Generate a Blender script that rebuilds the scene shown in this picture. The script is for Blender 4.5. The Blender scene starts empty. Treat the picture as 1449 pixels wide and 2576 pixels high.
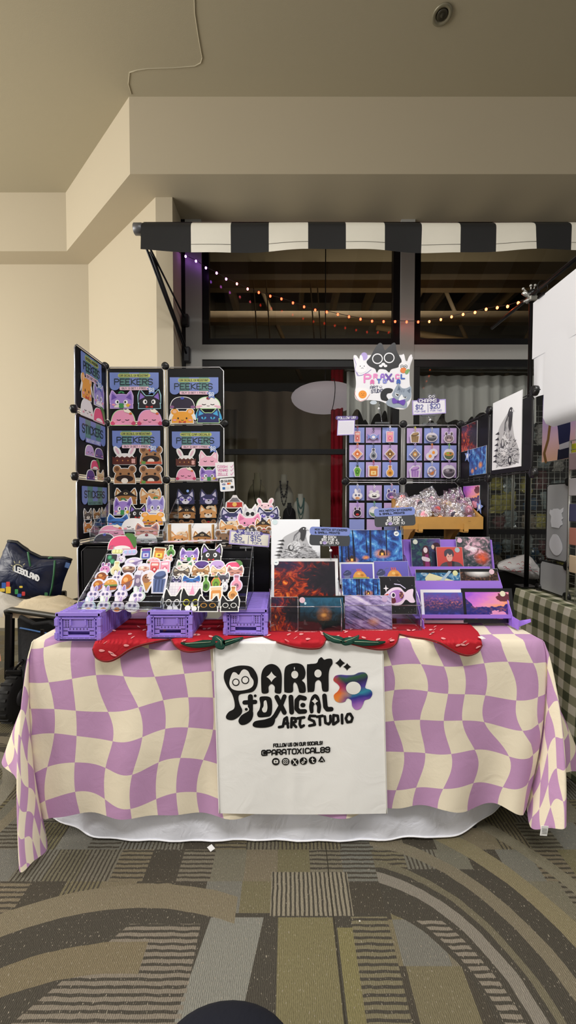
import bpy, math, random
import numpy as np
from mathutils import Vector, Matrix, Euler

# ------------------------------------------------------------------ camera, world, lights, exposure
SC = bpy.context.scene
COL = SC.collection
F, CU, CV, PITCH, CAMZ = 968.0, 724.5, 1288.0, 0.03, 1.262
cam = bpy.data.cameras.new('camera'); CAM = bpy.data.objects.new('camera', cam); COL.objects.link(CAM)
cam.sensor_fit = 'VERTICAL'; cam.sensor_height = 36.0; cam.sensor_width = 36.0
cam.lens = 36.0 * F / 2576.0
CAM.location = (0, 0, CAMZ); CAM.rotation_euler = (math.pi/2 - PITCH, 0, 0)
cam.clip_start = 0.02; cam.clip_end = 100
SC.camera = CAM
W = bpy.data.worlds.new('hall_ambient'); SC.world = W; W.use_nodes = True
bg = W.node_tree.nodes['Background']; bg.inputs[0].default_value = (1.0, 0.96, 0.90, 1); bg.inputs[1].default_value = 0.20
SC.view_settings.view_transform = 'Standard'; SC.view_settings.look = 'None'
SC.view_settings.gamma = 1.0; SC.view_settings.use_curve_mapping = False
SC.view_settings.exposure = 0.95
def area(name, loc, rot, sx, sy, power, col):
    l = bpy.data.lights.new(name, 'AREA'); l.shape = 'RECTANGLE'; l.size = sx; l.size_y = sy
    l.energy = power; l.color = col
    o = bpy.data.objects.new(name, l); o.location = loc; o.rotation_euler = rot; COL.objects.link(o); return o
# storefront daylight and hall lamps (left of and behind the camera), ceiling lamps overhead
area('hall_window_light', (-5.5, 0.3, 2.3), (0, -math.pi/2, 0), 2.6, 5.0, 165, (1.0, 0.95, 0.87))
area('ceiling_lamp_light', (0.3, -1.2, 4.08), (math.radians(-8), 0, 0), 3.2, 1.6, 205, (1.0, 0.97, 0.93))
area('ceiling_lamp_light', (2.6, 0.2, 4.08), (0, 0, 0), 1.4, 1.4, 38, (1.0, 0.97, 0.94))
area('shop_fill_light', (0.6, 4.05, 4.35), (0, 0, 0), 3.0, .5, 230, (1.0, 0.93, 0.82))  # added fill that brightens the curtains and display inside the shop
area('beam_fill_light', (1.2, 5.0, 3.12), (math.pi, 0, 0), 3.0, .3, 4.0, (1.0, 0.80, 0.55))  # added upward fill for the shop beams, hidden behind the transom
area('sheet_fill_light', (0.75, 1.0, 2.75), (0, math.radians(50), math.radians(25)), 0.25, 0.25, 7, (0.93, 0.96, 1.0))  # added cool fill to brighten the white sheets at the right stall

# ------------------------------------------------------------------ pixel -> place
CP, SP = math.cos(PITCH), math.sin(PITCH)
def ray(u, v):
    a = (u - CU) / F; b = -(v - CV) / F
    return (a, CP + SP * b, -SP + CP * b)
def P(u, v, D):
    r = ray(u, v); k = D / r[1]; return Vector((r[0]*k, D, CAMZ + r[2]*k))
def Pz(u, v, z):
    r = ray(u, v); k = (z - CAMZ) / r[2]; return Vector((r[0]*k, r[1]*k, z))
def Px(u, v, x):
    r = ray(u, v); k = x / r[0]; return Vector((x, r[1]*k, CAMZ + r[2]*k))
def M_PX(D): return D / F * 1.0

# ------------------------------------------------------------------ materials
def lin(h):
    h = h.lstrip('#'); c = [int(h[i:i+2], 16)/255 for i in (0, 2, 4)]
    return tuple((x/12.92 if x <= .04045 else ((x+.055)/1.055)**2.4) for x in c)
class N:
    """tiny expression wrapper around shader sockets"""
    T = None
    def __init__(s, sock): s.s = sock
    @staticmethod
    def put(sock, val):
        if isinstance(val, N): N.T.links.new(val.s, sock)
        else: sock.default_value = val
    @staticmethod
    def math(op, *a, clamp=False):
        n = N.T.nodes.new('ShaderNodeMath'); n.operation = op; n.use_clamp = clamp
        for i, x in enumerate(a): N.put(n.inputs[i], x)
        return N(n.outputs[0])
    def __add__(s, o): return N.math('ADD', s, o)
    __radd__ = __add__
    def __sub__(s, o): return N.math('SUBTRACT', s, o)
    def __rsub__(s, o): return N.math('SUBTRACT', o, s)
    def __mul__(s, o): return N.math('MULTIPLY', s, o)
    __rmul__ = __mul__
    def __truediv__(s, o): return N.math('DIVIDE', s, o)
    def gt(s, o): return N.math('GREATER_THAN', s, o)
    def lt(s, o): return N.math('LESS_THAN', s, o)
    def floor(s): return N.math('FLOOR', s)
    def fract(s): return N.math('FRACT', s)
    def sin(s): return N.math('SINE', s)
    def abs(s): return N.math('ABSOLUTE', s)
    def sqrt(s): return N.math('SQRT', s)
    def max(s, o): return N.math('MAXIMUM', s, o)
    def min(s, o): return N.math('MINIMUM', s, o)
    def clamp(s): return N.math('ADD', s, 0.0, clamp=True)
def xyz(x, y, z=0.0):
    n = N.T.nodes.new('ShaderNodeCombineXYZ')
    for i, v in enumerate((x, y, z)): N.put(n.inputs[i], v)
    return N(n.outputs[0])
def coords(kind):
    n = N.T.nodes.new('ShaderNodeTexCoord'); sp = N.T.nodes.new('ShaderNodeSeparateXYZ')
    N.T.links.new(n.outputs[kind], sp.inputs[0])
    return N(n.outputs[kind]), N(sp.outputs[0]), N(sp.outputs[1]), N(sp.outputs[2])
def noise(vec, scale, detail=3, dist=0.0, rough=.5):
    n = N.T.nodes.new('ShaderNodeTexNoise'); N.put(n.inputs['Vector'], vec)
    n.inputs['Scale'].default_value = scale; n.inputs['Detail'].default_value = detail
    n.inputs['Distortion'].default_value = dist; n.inputs['Roughness'].default_value = rough
    return N(n.outputs[0])
def white(vec):
    n = N.T.nodes.new('ShaderNodeTexWhiteNoise'); N.put(n.inputs['Vector'], vec); return N(n.outputs[0])
def mix(f, a, b):
    n = N.T.nodes.new('ShaderNodeMix'); n.data_type = 'RGBA'
    N.put(n.inputs[0], f)
    for i, c in ((6, a), (7, b)):
        if isinstance(c, str): c = lin(c) + (1,)
        elif isinstance(c, tuple) and len(c) == 3: c = c + (1,)
        N.put(n.inputs[i], c)
    return N(n.outputs[2])
def ramp(f, stops):
    n = N.T.nodes.new('ShaderNodeValToRGB'); N.put(n.inputs[0], f)
    el = n.color_ramp.elements
    while len(el) < len(stops): el.new(.5)
    for e, (p, c) in zip(el, stops): e.position = p; e.color = lin(c) + (1,)
    return N(n.outputs[0])
def bump(h, strength=.3, dist=.002):
    n = N.T.nodes.new('ShaderNodeBump'); N.put(n.inputs['Height'], h)
    n.inputs['Strength'].default_value = strength; n.inputs['Distance'].default_value = dist
    return N(n.outputs[0])
def newmat(name):
    m = bpy.data.materials.new(name); m.use_nodes = True; N.T = m.node_tree
    b = m.node_tree.nodes['Principled BSDF']; return m, b
_mc = {}
def col(h, rough=.5, metal=0.0, spec=.5, coat=0.0, emit=0.0, noise_amt=0.0, bump_s=0.0, bump_scale=60, name=None):
    k = (h, rough, metal, spec, coat, emit, noise_amt, bump_s, bump_scale)
    if k in _mc: return _mc[k]
    m, b = newmat(name or 'paint_' + h.lstrip('#'))
    c = lin(h) + (1,)
    b.inputs['Base Color'].default_value = c; b.inputs['Roughness'].default_value = rough
    b.inputs['Metallic'].default_value = metal; b.inputs['Specular IOR Level'].default_value = spec
    b.inputs['Coat Weight'].default_value = coat; b.inputs['Coat Roughness'].default_value = .08
    if emit: b.inputs['Emission Color'].default_value = c; b.inputs['Emission Strength'].default_value = emit
    if noise_amt or bump_s:
        o = coords('Object')[0]
        n = noise(o, bump_scale, 4)
        if noise_amt:
            d = tuple(x*(1-noise_amt) for x in c[:3]); N.put(b.inputs['Base Color'], mix(n, d, c[:3]))
        if bump_s: N.put(b.inputs['Normal'], bump(n, bump_s))
    _mc[k] = m; return m
def clear_mat(name, tint='#ffffff', refl=.07, edge=.55, rough=.03, wr=0.0, wscale=30):
    """clear acrylic / glass: transparent with a fresnel-like gloss"""
    m, b = newmat(name); t = m.node_tree
    t.nodes.remove(b); out = t.nodes['Material Output']
    tr = t.nodes.new('ShaderNodeBsdfTransparent'); tr.inputs[0].default_value = lin(tint) + (1,)
    gl = t.nodes.new('ShaderNodeBsdfGlossy'); gl.inputs['Roughness'].default_value = rough
    gl.inputs[0].default_value = (1, 1, 1, 1)
    lw = t.nodes.new('ShaderNodeLayerWeight'); lw.inputs[0].default_value = .35
    f = N(lw.outputs['Facing']); f = f*f*edge + refl
    mx = t.nodes.new('ShaderNodeMixShader'); N.put(mx.inputs[0], f.clamp())
    if wr:
        nrm = bump(noise(coords('Object')[0], wscale, 3, 1.0), wr, .01); N.put(gl.inputs['Normal'], nrm)
    t.links.new(tr.outputs[0], mx.inputs[1]); t.links.new(gl.outputs[0], mx.inputs[2])
    t.links.new(mx.outputs[0], out.inputs[0]); return m

# ------------------------------------------------------------------ mesh building
WM = {}
class B:
    def __init__(s): s.v = []; s.f = []; s.mi = []; s.mats = []; s.uv = {}; s.sm = []
    def mat(s, m):
        if m not in s.mats: s.mats.append(m)
        return s.mats.index(m)
    def add(s, vs, fs, m, smooth=False):
        o = len(s.v); s.v += [tuple(x) for x in vs]; k = s.mat(m)
        for f in fs: s.f.append([i+o for i in f]); s.mi.append(k); s.sm.append(smooth)
        return s
    def box(s, c, d, m, rot=None, taper=1.0):
        hx, hy, hz = d[0]/2, d[1]/2, d[2]/2
        vs = [Vector((x*hx*(taper if z > 0 else 1), y*hy*(taper if z > 0 else 1), z*hz)) for z in (-1, 1) for y in (-1, 1) for x in (-1, 1)]
        if rot: R = Euler(rot).to_matrix(); vs = [R @ v for v in vs]
        c = Vector(c); vs = [v + c for v in vs]
        return s.add(vs, [(0,2,3,1),(4,5,7,6),(0,1,5,4),(2,6,7,3),(0,4,6,2),(1,3,7,5)], m)
    def rbox(s, c, d, m, r=.006, rot=None):
        """box with chamfered vertical and horizontal edges"""
        hx, hy, hz = d[0]/2, d[1]/2, d[2]/2; r = min(r, hx*.9, hy*.9, hz*.9)
        R = Euler(rot).to_matrix() if rot else Matrix.Identity(3); c = Vector(c)
        def ring(z, ins):
            X, Y = hx-ins, hy-ins; q = max(r-ins, r*.3)
            return [(X-q,-Y,z),(X,-Y+q,z),(X,Y-q,z),(X-q,Y,z),(-X+q,Y,z),(-X,Y-q,z),(-X,-Y+q,z),(-X+q,-Y,z)]
        vs = ring(-hz, r) + ring(-hz+r, 0) + ring(hz-r, 0) + ring(hz, r)
        fs = [tuple(range(7,-1,-1)), tuple(range(24,32))]
        for k in range(3):
            for i in range(8): j = (i+1) % 8; fs.append((k*8+i, k*8+j, k*8+8+j, k*8+8+i))
        return s.add([R @ Vector(v) + c for v in vs], fs, m)
    def quad(s, a, b, c, d, m): return s.add([a,b,c,d], [(0,1,2,3)], m)
    def tube(s, pts, r, m, n=8, closed=False):
        pts = [Vector(p) for p in pts]; vs = []; fs = []; L = len(pts)
        prev = None
        for i, p in enumerate(pts):
            if closed: t = pts[(i+1) % L] - pts[i-1]
            else: t = pts[min(i+1, L-1)] - pts[max(i-1, 0)]
            t.normalize()
            a = prev if prev is not None else (Vector((0,0,1)) if abs(t.z) < .9 else Vector((1,0,0)))
            x = (a - t*a.dot(t)); x.normalize(); prev = x; y = t.cross(x)
            rr = r[i] if isinstance(r, (list, tuple)) else r
            for k in range(n):
                q = 2*math.pi*k/n; vs.append(p + x*math.cos(q)*rr + y*math.sin(q)*rr)
        for i in range(L if closed else L-1):
            j = (i+1) % L
            for k in range(n): fs.append((i*n+k, i*n+(k+1)%n, j*n+(k+1)%n, j*n+k))
        if not closed: fs += [tuple(range(n-1,-1,-1)), tuple(range((L-1)*n, L*n))]
        return s.add(vs, fs, m, True)
    def lathe(s, c, prof, m, n=20, axis='z'):
        vs = []; fs = []; c = Vector(c)
        for (r, h) in prof:
            for k in range(n):
                q = 2*math.pi*k/n; a, b2 = r*math.cos(q), r*math.sin(q)
                v = {'z': (a,b2,h), 'y': (a,h,b2), 'x': (h,a,b2)}[axis]; vs.append(c + Vector(v))
        for i in range(len(prof)-1):
            for k in range(n): fs.append((i*n+k, i*n+(k+1)%n, (i+1)*n+(k+1)%n, (i+1)*n+k))
        fs += [tuple(range(n-1,-1,-1)), tuple(range((len(prof)-1)*n, len(prof)*n))]
        return s.add(vs, fs, m, True)
    def ball(s, c, r, m, n=12, sc=(1,1,1)):
        prof = [(max(math.sin(math.pi*i/(n//2+2)), .001)*r, -math.cos(math.pi*i/(n//2+2))*r) for i in range(n//2+3)]
        o = len(s.v); s.lathe((0,0,0), prof, m, n); c = Vector(c)
        s.v[o:] = [(c.x+x*sc[0], c.y+y*sc[1], c.z+z*sc[2]) for x,y,z in s.v[o:]]
        return s
    def grid(s, rows, m, smooth=True, uvs=None):
        o = len(s.v); nr, nc = len(rows), len(rows[0]); fs = []
        for i in range(nr-1):
            for j in range(nc-1): fs.append((i*nc+j, i*nc+j+1, (i+1)*nc+j+1, (i+1)*nc+j))
        s.add([p for r in rows for p in r], fs, m, smooth)
        if uvs:
            k = o
            for r in uvs:
                for q in r: s.uv[k] = q; k += 1
        return s
    def prism(s, pts, a, b, m, f=None):
        """extrude 2D polygon: f(x, y, t) -> 3D; t = a, b"""
        n = len(pts); vs = [f(x, y, a) for x, y in pts] + [f(x, y, b) for x, y in pts]
        fs = [tuple(range(n)), tuple(range(2*n-1, n-1, -1))] + [(i, (i+1)%n, n+(i+1)%n, n+i) for i in range(n)]
        return s.add(vs, fs, m)
    def build(s, name, parent=None, local=False):
        vs = np.array(s.v, float)
        me = bpy.data.meshes.new(name)
        if local: c = Vector((0,0,0))
        else:
            lo, hi = vs.min(0), vs.max(0); c = Vector(((lo[0]+hi[0])/2, (lo[1]+hi[1])/2, lo[2])); vs = vs - np.array(c)
        me.from_pydata(vs.tolist(), [], s.f)
        for m in s.mats: me.materials.append(m)
        me.polygons.foreach_set('material_index', s.mi); me.polygons.foreach_set('use_smooth', s.sm)
        if s.uv:
            l = me.uv_layers.new(name='UVMap')
            for lp in me.loops: l.data[lp.index].uv = s.uv.get(lp.vertex_index, (0,0))
        me.update()
        o = bpy.data.objects.new(name, me); COL.objects.link(o)
        o.location = c; WM[o.name] = Matrix.Translation(c)
        if parent is not None: setpar(o, parent)
        return o
def setpar(o, p):
    o.parent = p; o.matrix_parent_inverse = WM[p.name].inverted()
def place(o, loc, rot=(0,0,0)):
    o.location = loc; o.rotation_euler = rot
    WM[o.name] = Matrix.Translation(Vector(loc)) @ Euler(rot).to_matrix().to_4x4(); return o
def tag(o, label, cat, group=None, kind=None):
    o['label'] = label; o['category'] = cat
    if group: o['group'] = group
    if kind: o['kind'] = kind
    return o
def thing(name, loc, label, cat, group=None):
    o = bpy.data.objects.new(name, None); COL.objects.link(o); o.empty_display_size = .05
    place(o, loc); return tag(o, label, cat, group)
def struct(b, name): o = b.build(name); o['kind'] = 'structure'; return o

# ------------------------------------------------------------------ flat art (stickers, signs): local x right, z up, facing -Y
EPS = .00035
INK = {}
def ink(h):
    return col(h, .38, coat=.25) if isinstance(h, str) else h
class Art(B):
    def __init__(s, ox=0, oy=0, k=1.0): super().__init__(); s.ox, s.oy, s.k = ox, oy, k; s.n_ = 0
    def t(s, p): return ((p[0]-s.ox)*s.k, -(p[1]-s.oy)*s.k)          # picture coordinates (y down) -> metres
    def poly(s, pts, c, layer=1, th=0.0):
        q = [s.t(p) for p in pts]; s.n_ += 1; y = -layer*EPS - s.n_*1.5e-6; n = len(q)   # no two inks share a plane
        if th:
            vs = [(a, y, b) for a, b in q] + [(a, y+th, b) for a, b in q]
            s.add(vs, [tuple(range(n)), tuple(range(2*n-1, n-1, -1))] + [(i, (i+1)%n, n+(i+1)%n, n+i) for i in range(n)], ink(c))
        else: s.add([(a, y, b) for a, b in q], [tuple(range(n))], ink(c))
        return s
    def ell(s, cx, cy, rx, ry, c, layer=1, th=0, a0=0, a1=360, n=22, rot=0):
        full = abs(a1-a0) >= 360; m = n if full else n+1; cr, sr = math.cos(rot), math.sin(rot)
        pts = []
        for i in range(m):
            q = math.radians(a0 + (a1-a0)*i/n); x, y = rx*math.cos(q), -ry*math.sin(q)
            pts.append((cx + x*cr - y*sr, cy + x*sr + y*cr))
        return s.poly(pts, c, layer, th)
    def rrect(s, x0, y0, x1, y1, r, c, layer=1, th=0):
        pts = []
        for (cx, cy, a) in ((x1-r,y1-r,0),(x0+r,y1-r,90),(x0+r,y0+r,180),(x1-r,y0+r,270)):
            for i in range(5):
                q = math.radians(a+90*i/4); pts.append((cx+r*math.cos(q), cy+r*math.sin(q)))
        return s.poly(pts, c, layer, th)
    def stroke(s, pts, w, c, layer=2, n=10):
        for i, p in enumerate(pts):
            s.ell(p[0], p[1], w/2, w/2, c, layer, n=n)
            if i:
                a, b = pts[i-1], p; dx, dy = b[0]-a[0], b[1]-a[1]; L = math.hypot(dx, dy)
                if L < 1e-9: continue
                nx, ny = -dy/L*w/2, dx/L*w/2
                s.poly([(a[0]+nx,a[1]+ny),(b[0]+nx,b[1]+ny),(b[0]-nx,b[1]-ny),(a[0]-nx,a[1]-ny)], c, layer)
        return s
    def text(s, txt, x, y, h, c, w=None, layer=2, asp=.62, gap=.32, anchor='c', width=None, slope=0.0):
        """x,y = centre of the line (picture units), h = cap height"""
        w = w or h*.17
        cw = h*asp; adv = [cw*(.45 if ch in " .,!'1I" else 1) + h*gap*.6 for ch in txt]
        tot = sum(adv)
        if width: sx = width/tot
        else: sx = 1.0
        X = x - tot*sx/2 if anchor == 'c' else x
        for ch, ad in zip(txt, adv):
            for st in GLY.get(ch, '').split('|'):
                if not st: continue
                pts = []
                for tkn in st.split():
                    gx = int(tkn[0])/4; gy = (-1 if tkn[1] == 'm' else int(tkn[1]))/6
                    if ch in "I1.,!'": gx = (gx-.5)*1.0 + .22
                    px = X + gx*cw*sx; pts.append((px, y + h/2 - gy*h + (px-x)*slope))
                s.stroke(pts, w, c, layer, n=8)
            X += ad*sx
        return s
GLY = {'A':'00 04 16 36 44 40|02 42','B':'00 06 36 45 44 33 03|33 42 41 30 00','C':'45 36 16 05 01 10 30 41','D':'00 06 26 44 42 20 00',
'E':'46 06 00 40|03 33','F':'46 06 00|03 33','G':'45 36 16 05 01 10 30 41 43 23','H':'00 06|40 46|03 43','I':'20 26','J':'46 41 30 10 01',
'K':'00 06|46 03 40','L':'06 00 40','M':'00 06 22 46 40','N':'00 06 40 46','O':'10 01 05 16 36 45 41 30 10','P':'00 06 36 45 44 33 03',
'Q':'10 01 05 16 36 45 41 30 10|22 40','R':'00 06 36 45 44 33 03|23 40','S':'45 36 16 05 04 13 33 42 41 30 10 01','T':'06 46|26 20',
'U':'06 01 10 30 41 46','V':'06 20 46','W':'06 10 23 30 46','X':'00 46|06 40','Y':'06 23 46|23 20','Z':'06 46 00 40',
'0':'10 01 05 16 36 45 41 30 10','1':'15 26 20','2':'05 16 36 45 44 00 40','3':'05 16 36 45 44 33 13|33 42 41 30 10 01','4':'30 36 02 42',
'5':'46 06 03 33 42 41 30 10 01','8':'13 04 05 16 36 45 44 33 13 02 01 10 30 41 42 33','9':'01 10 30 41 45 36 16 05 04 13 33 44',
'$':'45 36 16 05 04 13 33 42 41 30 10 01|27 2m','&':'40 05 16 25 24 02 01 10 20 42','!':'26 22|20 20','"':'16 14|36 34',"'":'26 24',
',':'20 1m','.':'20 20','@':'40 10 01 05 16 36 45 42 32 34 24 22 32','|':'27 2m'}
def sticker_obj(a, name, loc, rot=(0,0,0)):
    o = a.build(name, local=True); return place(o, loc, rot)
# ================================================================== THE SETTING
YW = 3.20                                     # shop window plane
ZS = P(724, 438, 2.75).z                      # underside of the soffit
ZC = P(724, 243, 2.75).z                      # ceiling
def wallmat(name, h, s=.06):
    m, b = newmat(name); o = coords('Object')[0]
    n = noise(o, 220, 4); n2 = noise(o, 1.3, 2)
    N.put(b.inputs['Base Color'], mix(n2*.5, lin(h), tuple(x*.93 for x in lin(h))))
    b.inputs['Roughness'].default_value = .75; N.put(b.inputs['Normal'], bump(n, s, .002)); return m
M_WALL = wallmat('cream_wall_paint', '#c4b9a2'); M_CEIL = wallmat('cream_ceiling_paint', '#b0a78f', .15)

# ---- carpet
def carpet():
    m, b = newmat('patterned_carpet'); o, x, y, z = coords('Object')
    w1 = noise(xyz(x*2, y*2), 6, 2) - .5
    # blocks in staggered rows
    ry = (y*8.6 + .35).floor(); off = white(xyz(ry, 3.1))
    bx = x*(6.0 + white(xyz(ry, 8.7))*3.0) + off; cx = bx.floor(); r = white(xyz(cx, ry, 1.0)); r2 = white(xyz(cx, ry, 7.0)); r3 = white(xyz(cx, ry, 12.0))
    wob = noise(xyz(x, y), 25, 2)*.22
    vs = ((x*70 + wob*2).fract()).lt(.58); hs = ((y*62 + wob*2).fract()).lt(.58)
    dark, tan, olive, grey = '#4c473e', '#796f5d', '#706a50', '#73726b'
    base = mix(r2, lin(tan), lin(olive)); base = mix((r3*1.6 - .6).clamp(), base, lin(grey))
    vstr = r.gt(.30)*r.lt(.70); hstr = r.gt(.70)*r.lt(.88); drk = r.gt(.88)
    c = mix(vstr*(1.0-vs), base, lin(dark)); c = mix(hstr*(1.0-hs), c, lin(dark)); c = mix(drk, c, lin(dark))
    def rect(x0, x1, y0, y1): return x.gt(x0)*x.lt(x1)*y.gt(y0)*y.lt(y1)
    def over(mask, colr):
        nonlocal c; c = mix(mask, c, lin(colr) if isinstance(colr, str) else colr)
    near = y.lt(1.14)*x.gt(-.62)*x.lt(.30)
    over(near, '#4b473f')
    over(rect(-.03, .135, .80, 1.128), '#777053'); over(rect(.145, .19, .80, 1.10), '#7b7452')
    over(rect(.19, .30, .80, 1.13)*hs, '#77705a')
    over(rect(-.055, .20, 1.132, 1.27)*vs, '#8e8674'); over(rect(-.055, .20, 1.132, 1.27)*(1.0-vs), '#4b473f')
    slant = x + (1.12 - y)*.18
    over(slant.gt(-.235)*slant.lt(-.075)*y.lt(1.128)*y.gt(.86), '#807f76')
    over(x.gt(-.055 - .0)*x.lt(-.035)*y.lt(1.10), '#4b473f')
    tri = (x - .9*y).gt(-1.47)*x.lt(-.26)*y.lt(1.11)
    over(tri*hs, '#7f776a')
    # sweeping rings
    d1 = ((x-.2)*(x-.2) + (y-.85)*(y-.85)).sqrt() + w1*.012
    right = x.gt(.30)
    over(right*d1.gt(.31)*d1.lt(.70)*y.lt(1.28), '#4b473f')
    over(right*d1.gt(.325)*d1.lt(.375)*hs*y.lt(1.12), '#857d70')
    for a, e, cc in ((.395,.432,'#837d72'), (.452,.475,'#6f6957'), (.53,.575,'#7a7260'), (.645,.71,'#82795f'), (.80,.85,'#7d7765')):
        over(right*d1.gt(a)*d1.lt(e), cc)
    d2 = ((x+.45)*(x+.45) + (y-.2)*(y-.2)).sqrt() + w1*.01
    left = x.lt(-.16)*x.gt(-1.4)
    over(left*d2.gt(.70)*d2.lt(.985)*x.lt(-.32)*y.gt(.75)*(1.0-tri), '#4b473f')
    over(left*d2.gt(.955)*d2.lt(1.03)*x.gt(-1.2), '#7c735f'); over(x.lt(-.40)*x.gt(-1.2)*d2.gt(.79)*d2.lt(.865), '#776d57')
    d3 = ((x+1.55)*(x+1.55) + (y-1.55)*(y-1.55)).sqrt() + w1*.02
    over(x.lt(-.98)*d3.gt(.30)*d3.lt(.36), '#8a8577'); over(x.lt(-.98)*d3.gt(.42)*d3.lt(.47), '#807866')
    seam = ((x - .138).abs()).lt(.0016); over(seam, '#3c382f')
    # yarn
    yn = noise(xyz(x*1.0, y*.45), 330, 2); yn2 = noise(xyz(x*.6, y), 90, 2); speck = noise(xyz(x, y*.5), 240, 1)
    rib = ((x*190 + yn2*1.5).fract() - .5).abs()*2.0
    k = .48 + yn*.62 + rib*.20
    mm = N.T.nodes.new('ShaderNodeVectorMath'); mm.operation = 'SCALE'; N.put(mm.inputs[0], c); N.put(mm.inputs['Scale'], k)
    cc = mix(speck.gt(.70), N(mm.outputs[0]), lin('#8f8778'))
    N.put(b.inputs['Base Color'], cc); b.inputs['Roughness'].default_value = .95; b.inputs['Specular IOR Level'].default_value = .1
    N.put(b.inputs['Normal'], bump(yn + rib*.6, .55, .004)); return m
bb = B(); bb.box((0, 1.5, -.05), (13, 13, .10), carpet()); fl = bb.build('floor', local=True); fl['kind'] = 'structure'
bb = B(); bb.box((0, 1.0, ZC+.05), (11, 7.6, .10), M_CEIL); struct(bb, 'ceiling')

# ---- soffit, walls
pl = Pz(168, 632, ZS); pa = P(327, 438, 2.75); wl = Pz(222, 665, ZS); wd = Pz(391, 496, ZS); we = Pz(433, 495, ZS)
zf = lambda x, y, t: (x, y, t)
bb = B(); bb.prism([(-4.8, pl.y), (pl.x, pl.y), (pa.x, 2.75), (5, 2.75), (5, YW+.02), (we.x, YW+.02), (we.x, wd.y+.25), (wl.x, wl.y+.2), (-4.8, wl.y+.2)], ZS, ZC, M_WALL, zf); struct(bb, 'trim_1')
bb = B(); bb.prism([(-4.8, wl.y), (wl.x, wl.y), (wd.x, wd.y), (wd.x, wd.y+.6), (wl.x, wl.y+.4), (-4.8, wl.y+.4)], 0, ZS, M_WALL, zf); struct(bb, 'wall_left')
bb = B(); bb.prism([(wd.x, wd.y), (we.x, wd.y), (we.x, YW+.3), (wd.x, YW+.3)], 0, ZS, M_WALL, zf); struct(bb, 'trim_2')
# drywall patch seam on the ceiling
def oc(u, v): return Pz(u, v, ZC) - Vector((0, 0, .001))
seam = [(488,-40),(490,30),(499,90),(509,145),(505,158),(490,166),(440,170),(372,172),(345,176),(326,182),(323,210),(331,236)]
bb = B(); bb.tube([oc(*q) for q in seam], .004, M_CEIL, 6)
bb.tube([oc(u, v) + Vector((0, .012, .002)) for u, v in ((330,243),(420,244),(700,241),(1000,240),(1449,243))], .006, M_CEIL, 6)
struct(bb, 'trim_3')
# recessed sprinkler / downlight
c = oc(1112, 35); t = thing('recessed_downlight', c, 'small round recessed fitting in the cream ceiling, upper right', 'ceiling light')
bb = B(); bb.lathe(c + Vector((0,0,-.006)), [(.052,.008),(.056,.0),(.050,-.004),(.036,-.002),(.034,.006)], col('#8d8874', .35, .3), 28); bb.build('trim_ring', t)
bb = B(); bb.lathe(c + Vector((0,0,-.007)), [(.033,.006),(.026,-.004),(.014,.004),(.006,-.008)], col('#3c382c', .4), 24); bb.build('reflector', t)

# ---- shop window wall
GREY = col('#a9a9a6', .45, .0, noise_amt=.05); BLKF = col('#0c0c0f', .4, spec=.3); GLASS = clear_mat('window_glass', '#ecedec', .012, .45)
def X(u, D=YW): return P(u, 1259, D).x
def Z(v, D=YW): return P(724, v, D).z
def bar(b, u0, u1, z0, z1, y0, y1, m): b.box(((X(u0)+X(u1))/2, (y0+y1)/2, (z0+z1)/2), (abs(X(u1)-X(u0)), y1-y0, z1-z0), m)
bb = B()
ztr0, ztr1 = Z(906), Z(869)
bar(bb, 472, 512, 0, ZS, YW-.02, YW+.08, GREY); bar(bb, 1002, 1036, 0, ZS, YW-.02, YW+.08, GREY)
bar(bb, 1526, 1566, 0, ZS, YW-.02, YW+.08, GREY); bar(bb, 512, 1002, ztr0, ztr1, YW-.018, YW+.07, GREY); bar(bb, 1036, 1526, ztr0, ztr1, YW-.018, YW+.07, GREY)
bar(bb, 1566, 2000, 0, ZS, YW, YW+.08, GREY)
struct(bb, 'trim_4')
bb = B(); bb.box(((we.x+X(472))/2, YW+.01, ZS/2), (X(472)-we.x-.002, .06, ZS), BLKF); struct(bb, 'trim_5')
def window(name, u0, u1, z0, z1, rails):
    b = B(); fw = .055
    y0, y1 = YW-.005, YW+.06
    b.box(((X(u0)+X(u1))/2, YW+.028, z0+fw/2), (X(u1)-X(u0), .065, fw), BLKF); b.box(((X(u0)+X(u1))/2, YW+.028, z1-fw/2), (X(u1)-X(u0), .065, fw), BLKF)
    for xx in (X(u0)+fw/2, X(u1)-fw/2): b.box((xx, YW+.028, (z0+z1)/2), (fw, .06, z1-z0-2*fw), BLKF)
    for v in rails: b.box(((X(u0)+X(u1))/2, YW+.028, Z(v)), (X(u1)-X(u0)-2*fw, .055, .042), BLKF)
    o = struct(b, name)
    g = B(); g.box(((X(u0)+X(u1))/2, YW+.03, (z0+z1)/2), (X(u1)-X(u0)-2*fw-.004, .006, z1-z0-2*fw-.004), GLASS); go = g.build('glass', o)
    return o
window('window_1', 512, 1002, ztr1, ZS-.10, []); window('window_2', 1036, 1526, ztr1, ZS-.10, [])
window('window_3', 512, 1002, .12, ztr0, [1136, 1338]); window('window_4', 1036, 1526, .12, ztr0, [1128, 1338])
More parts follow.
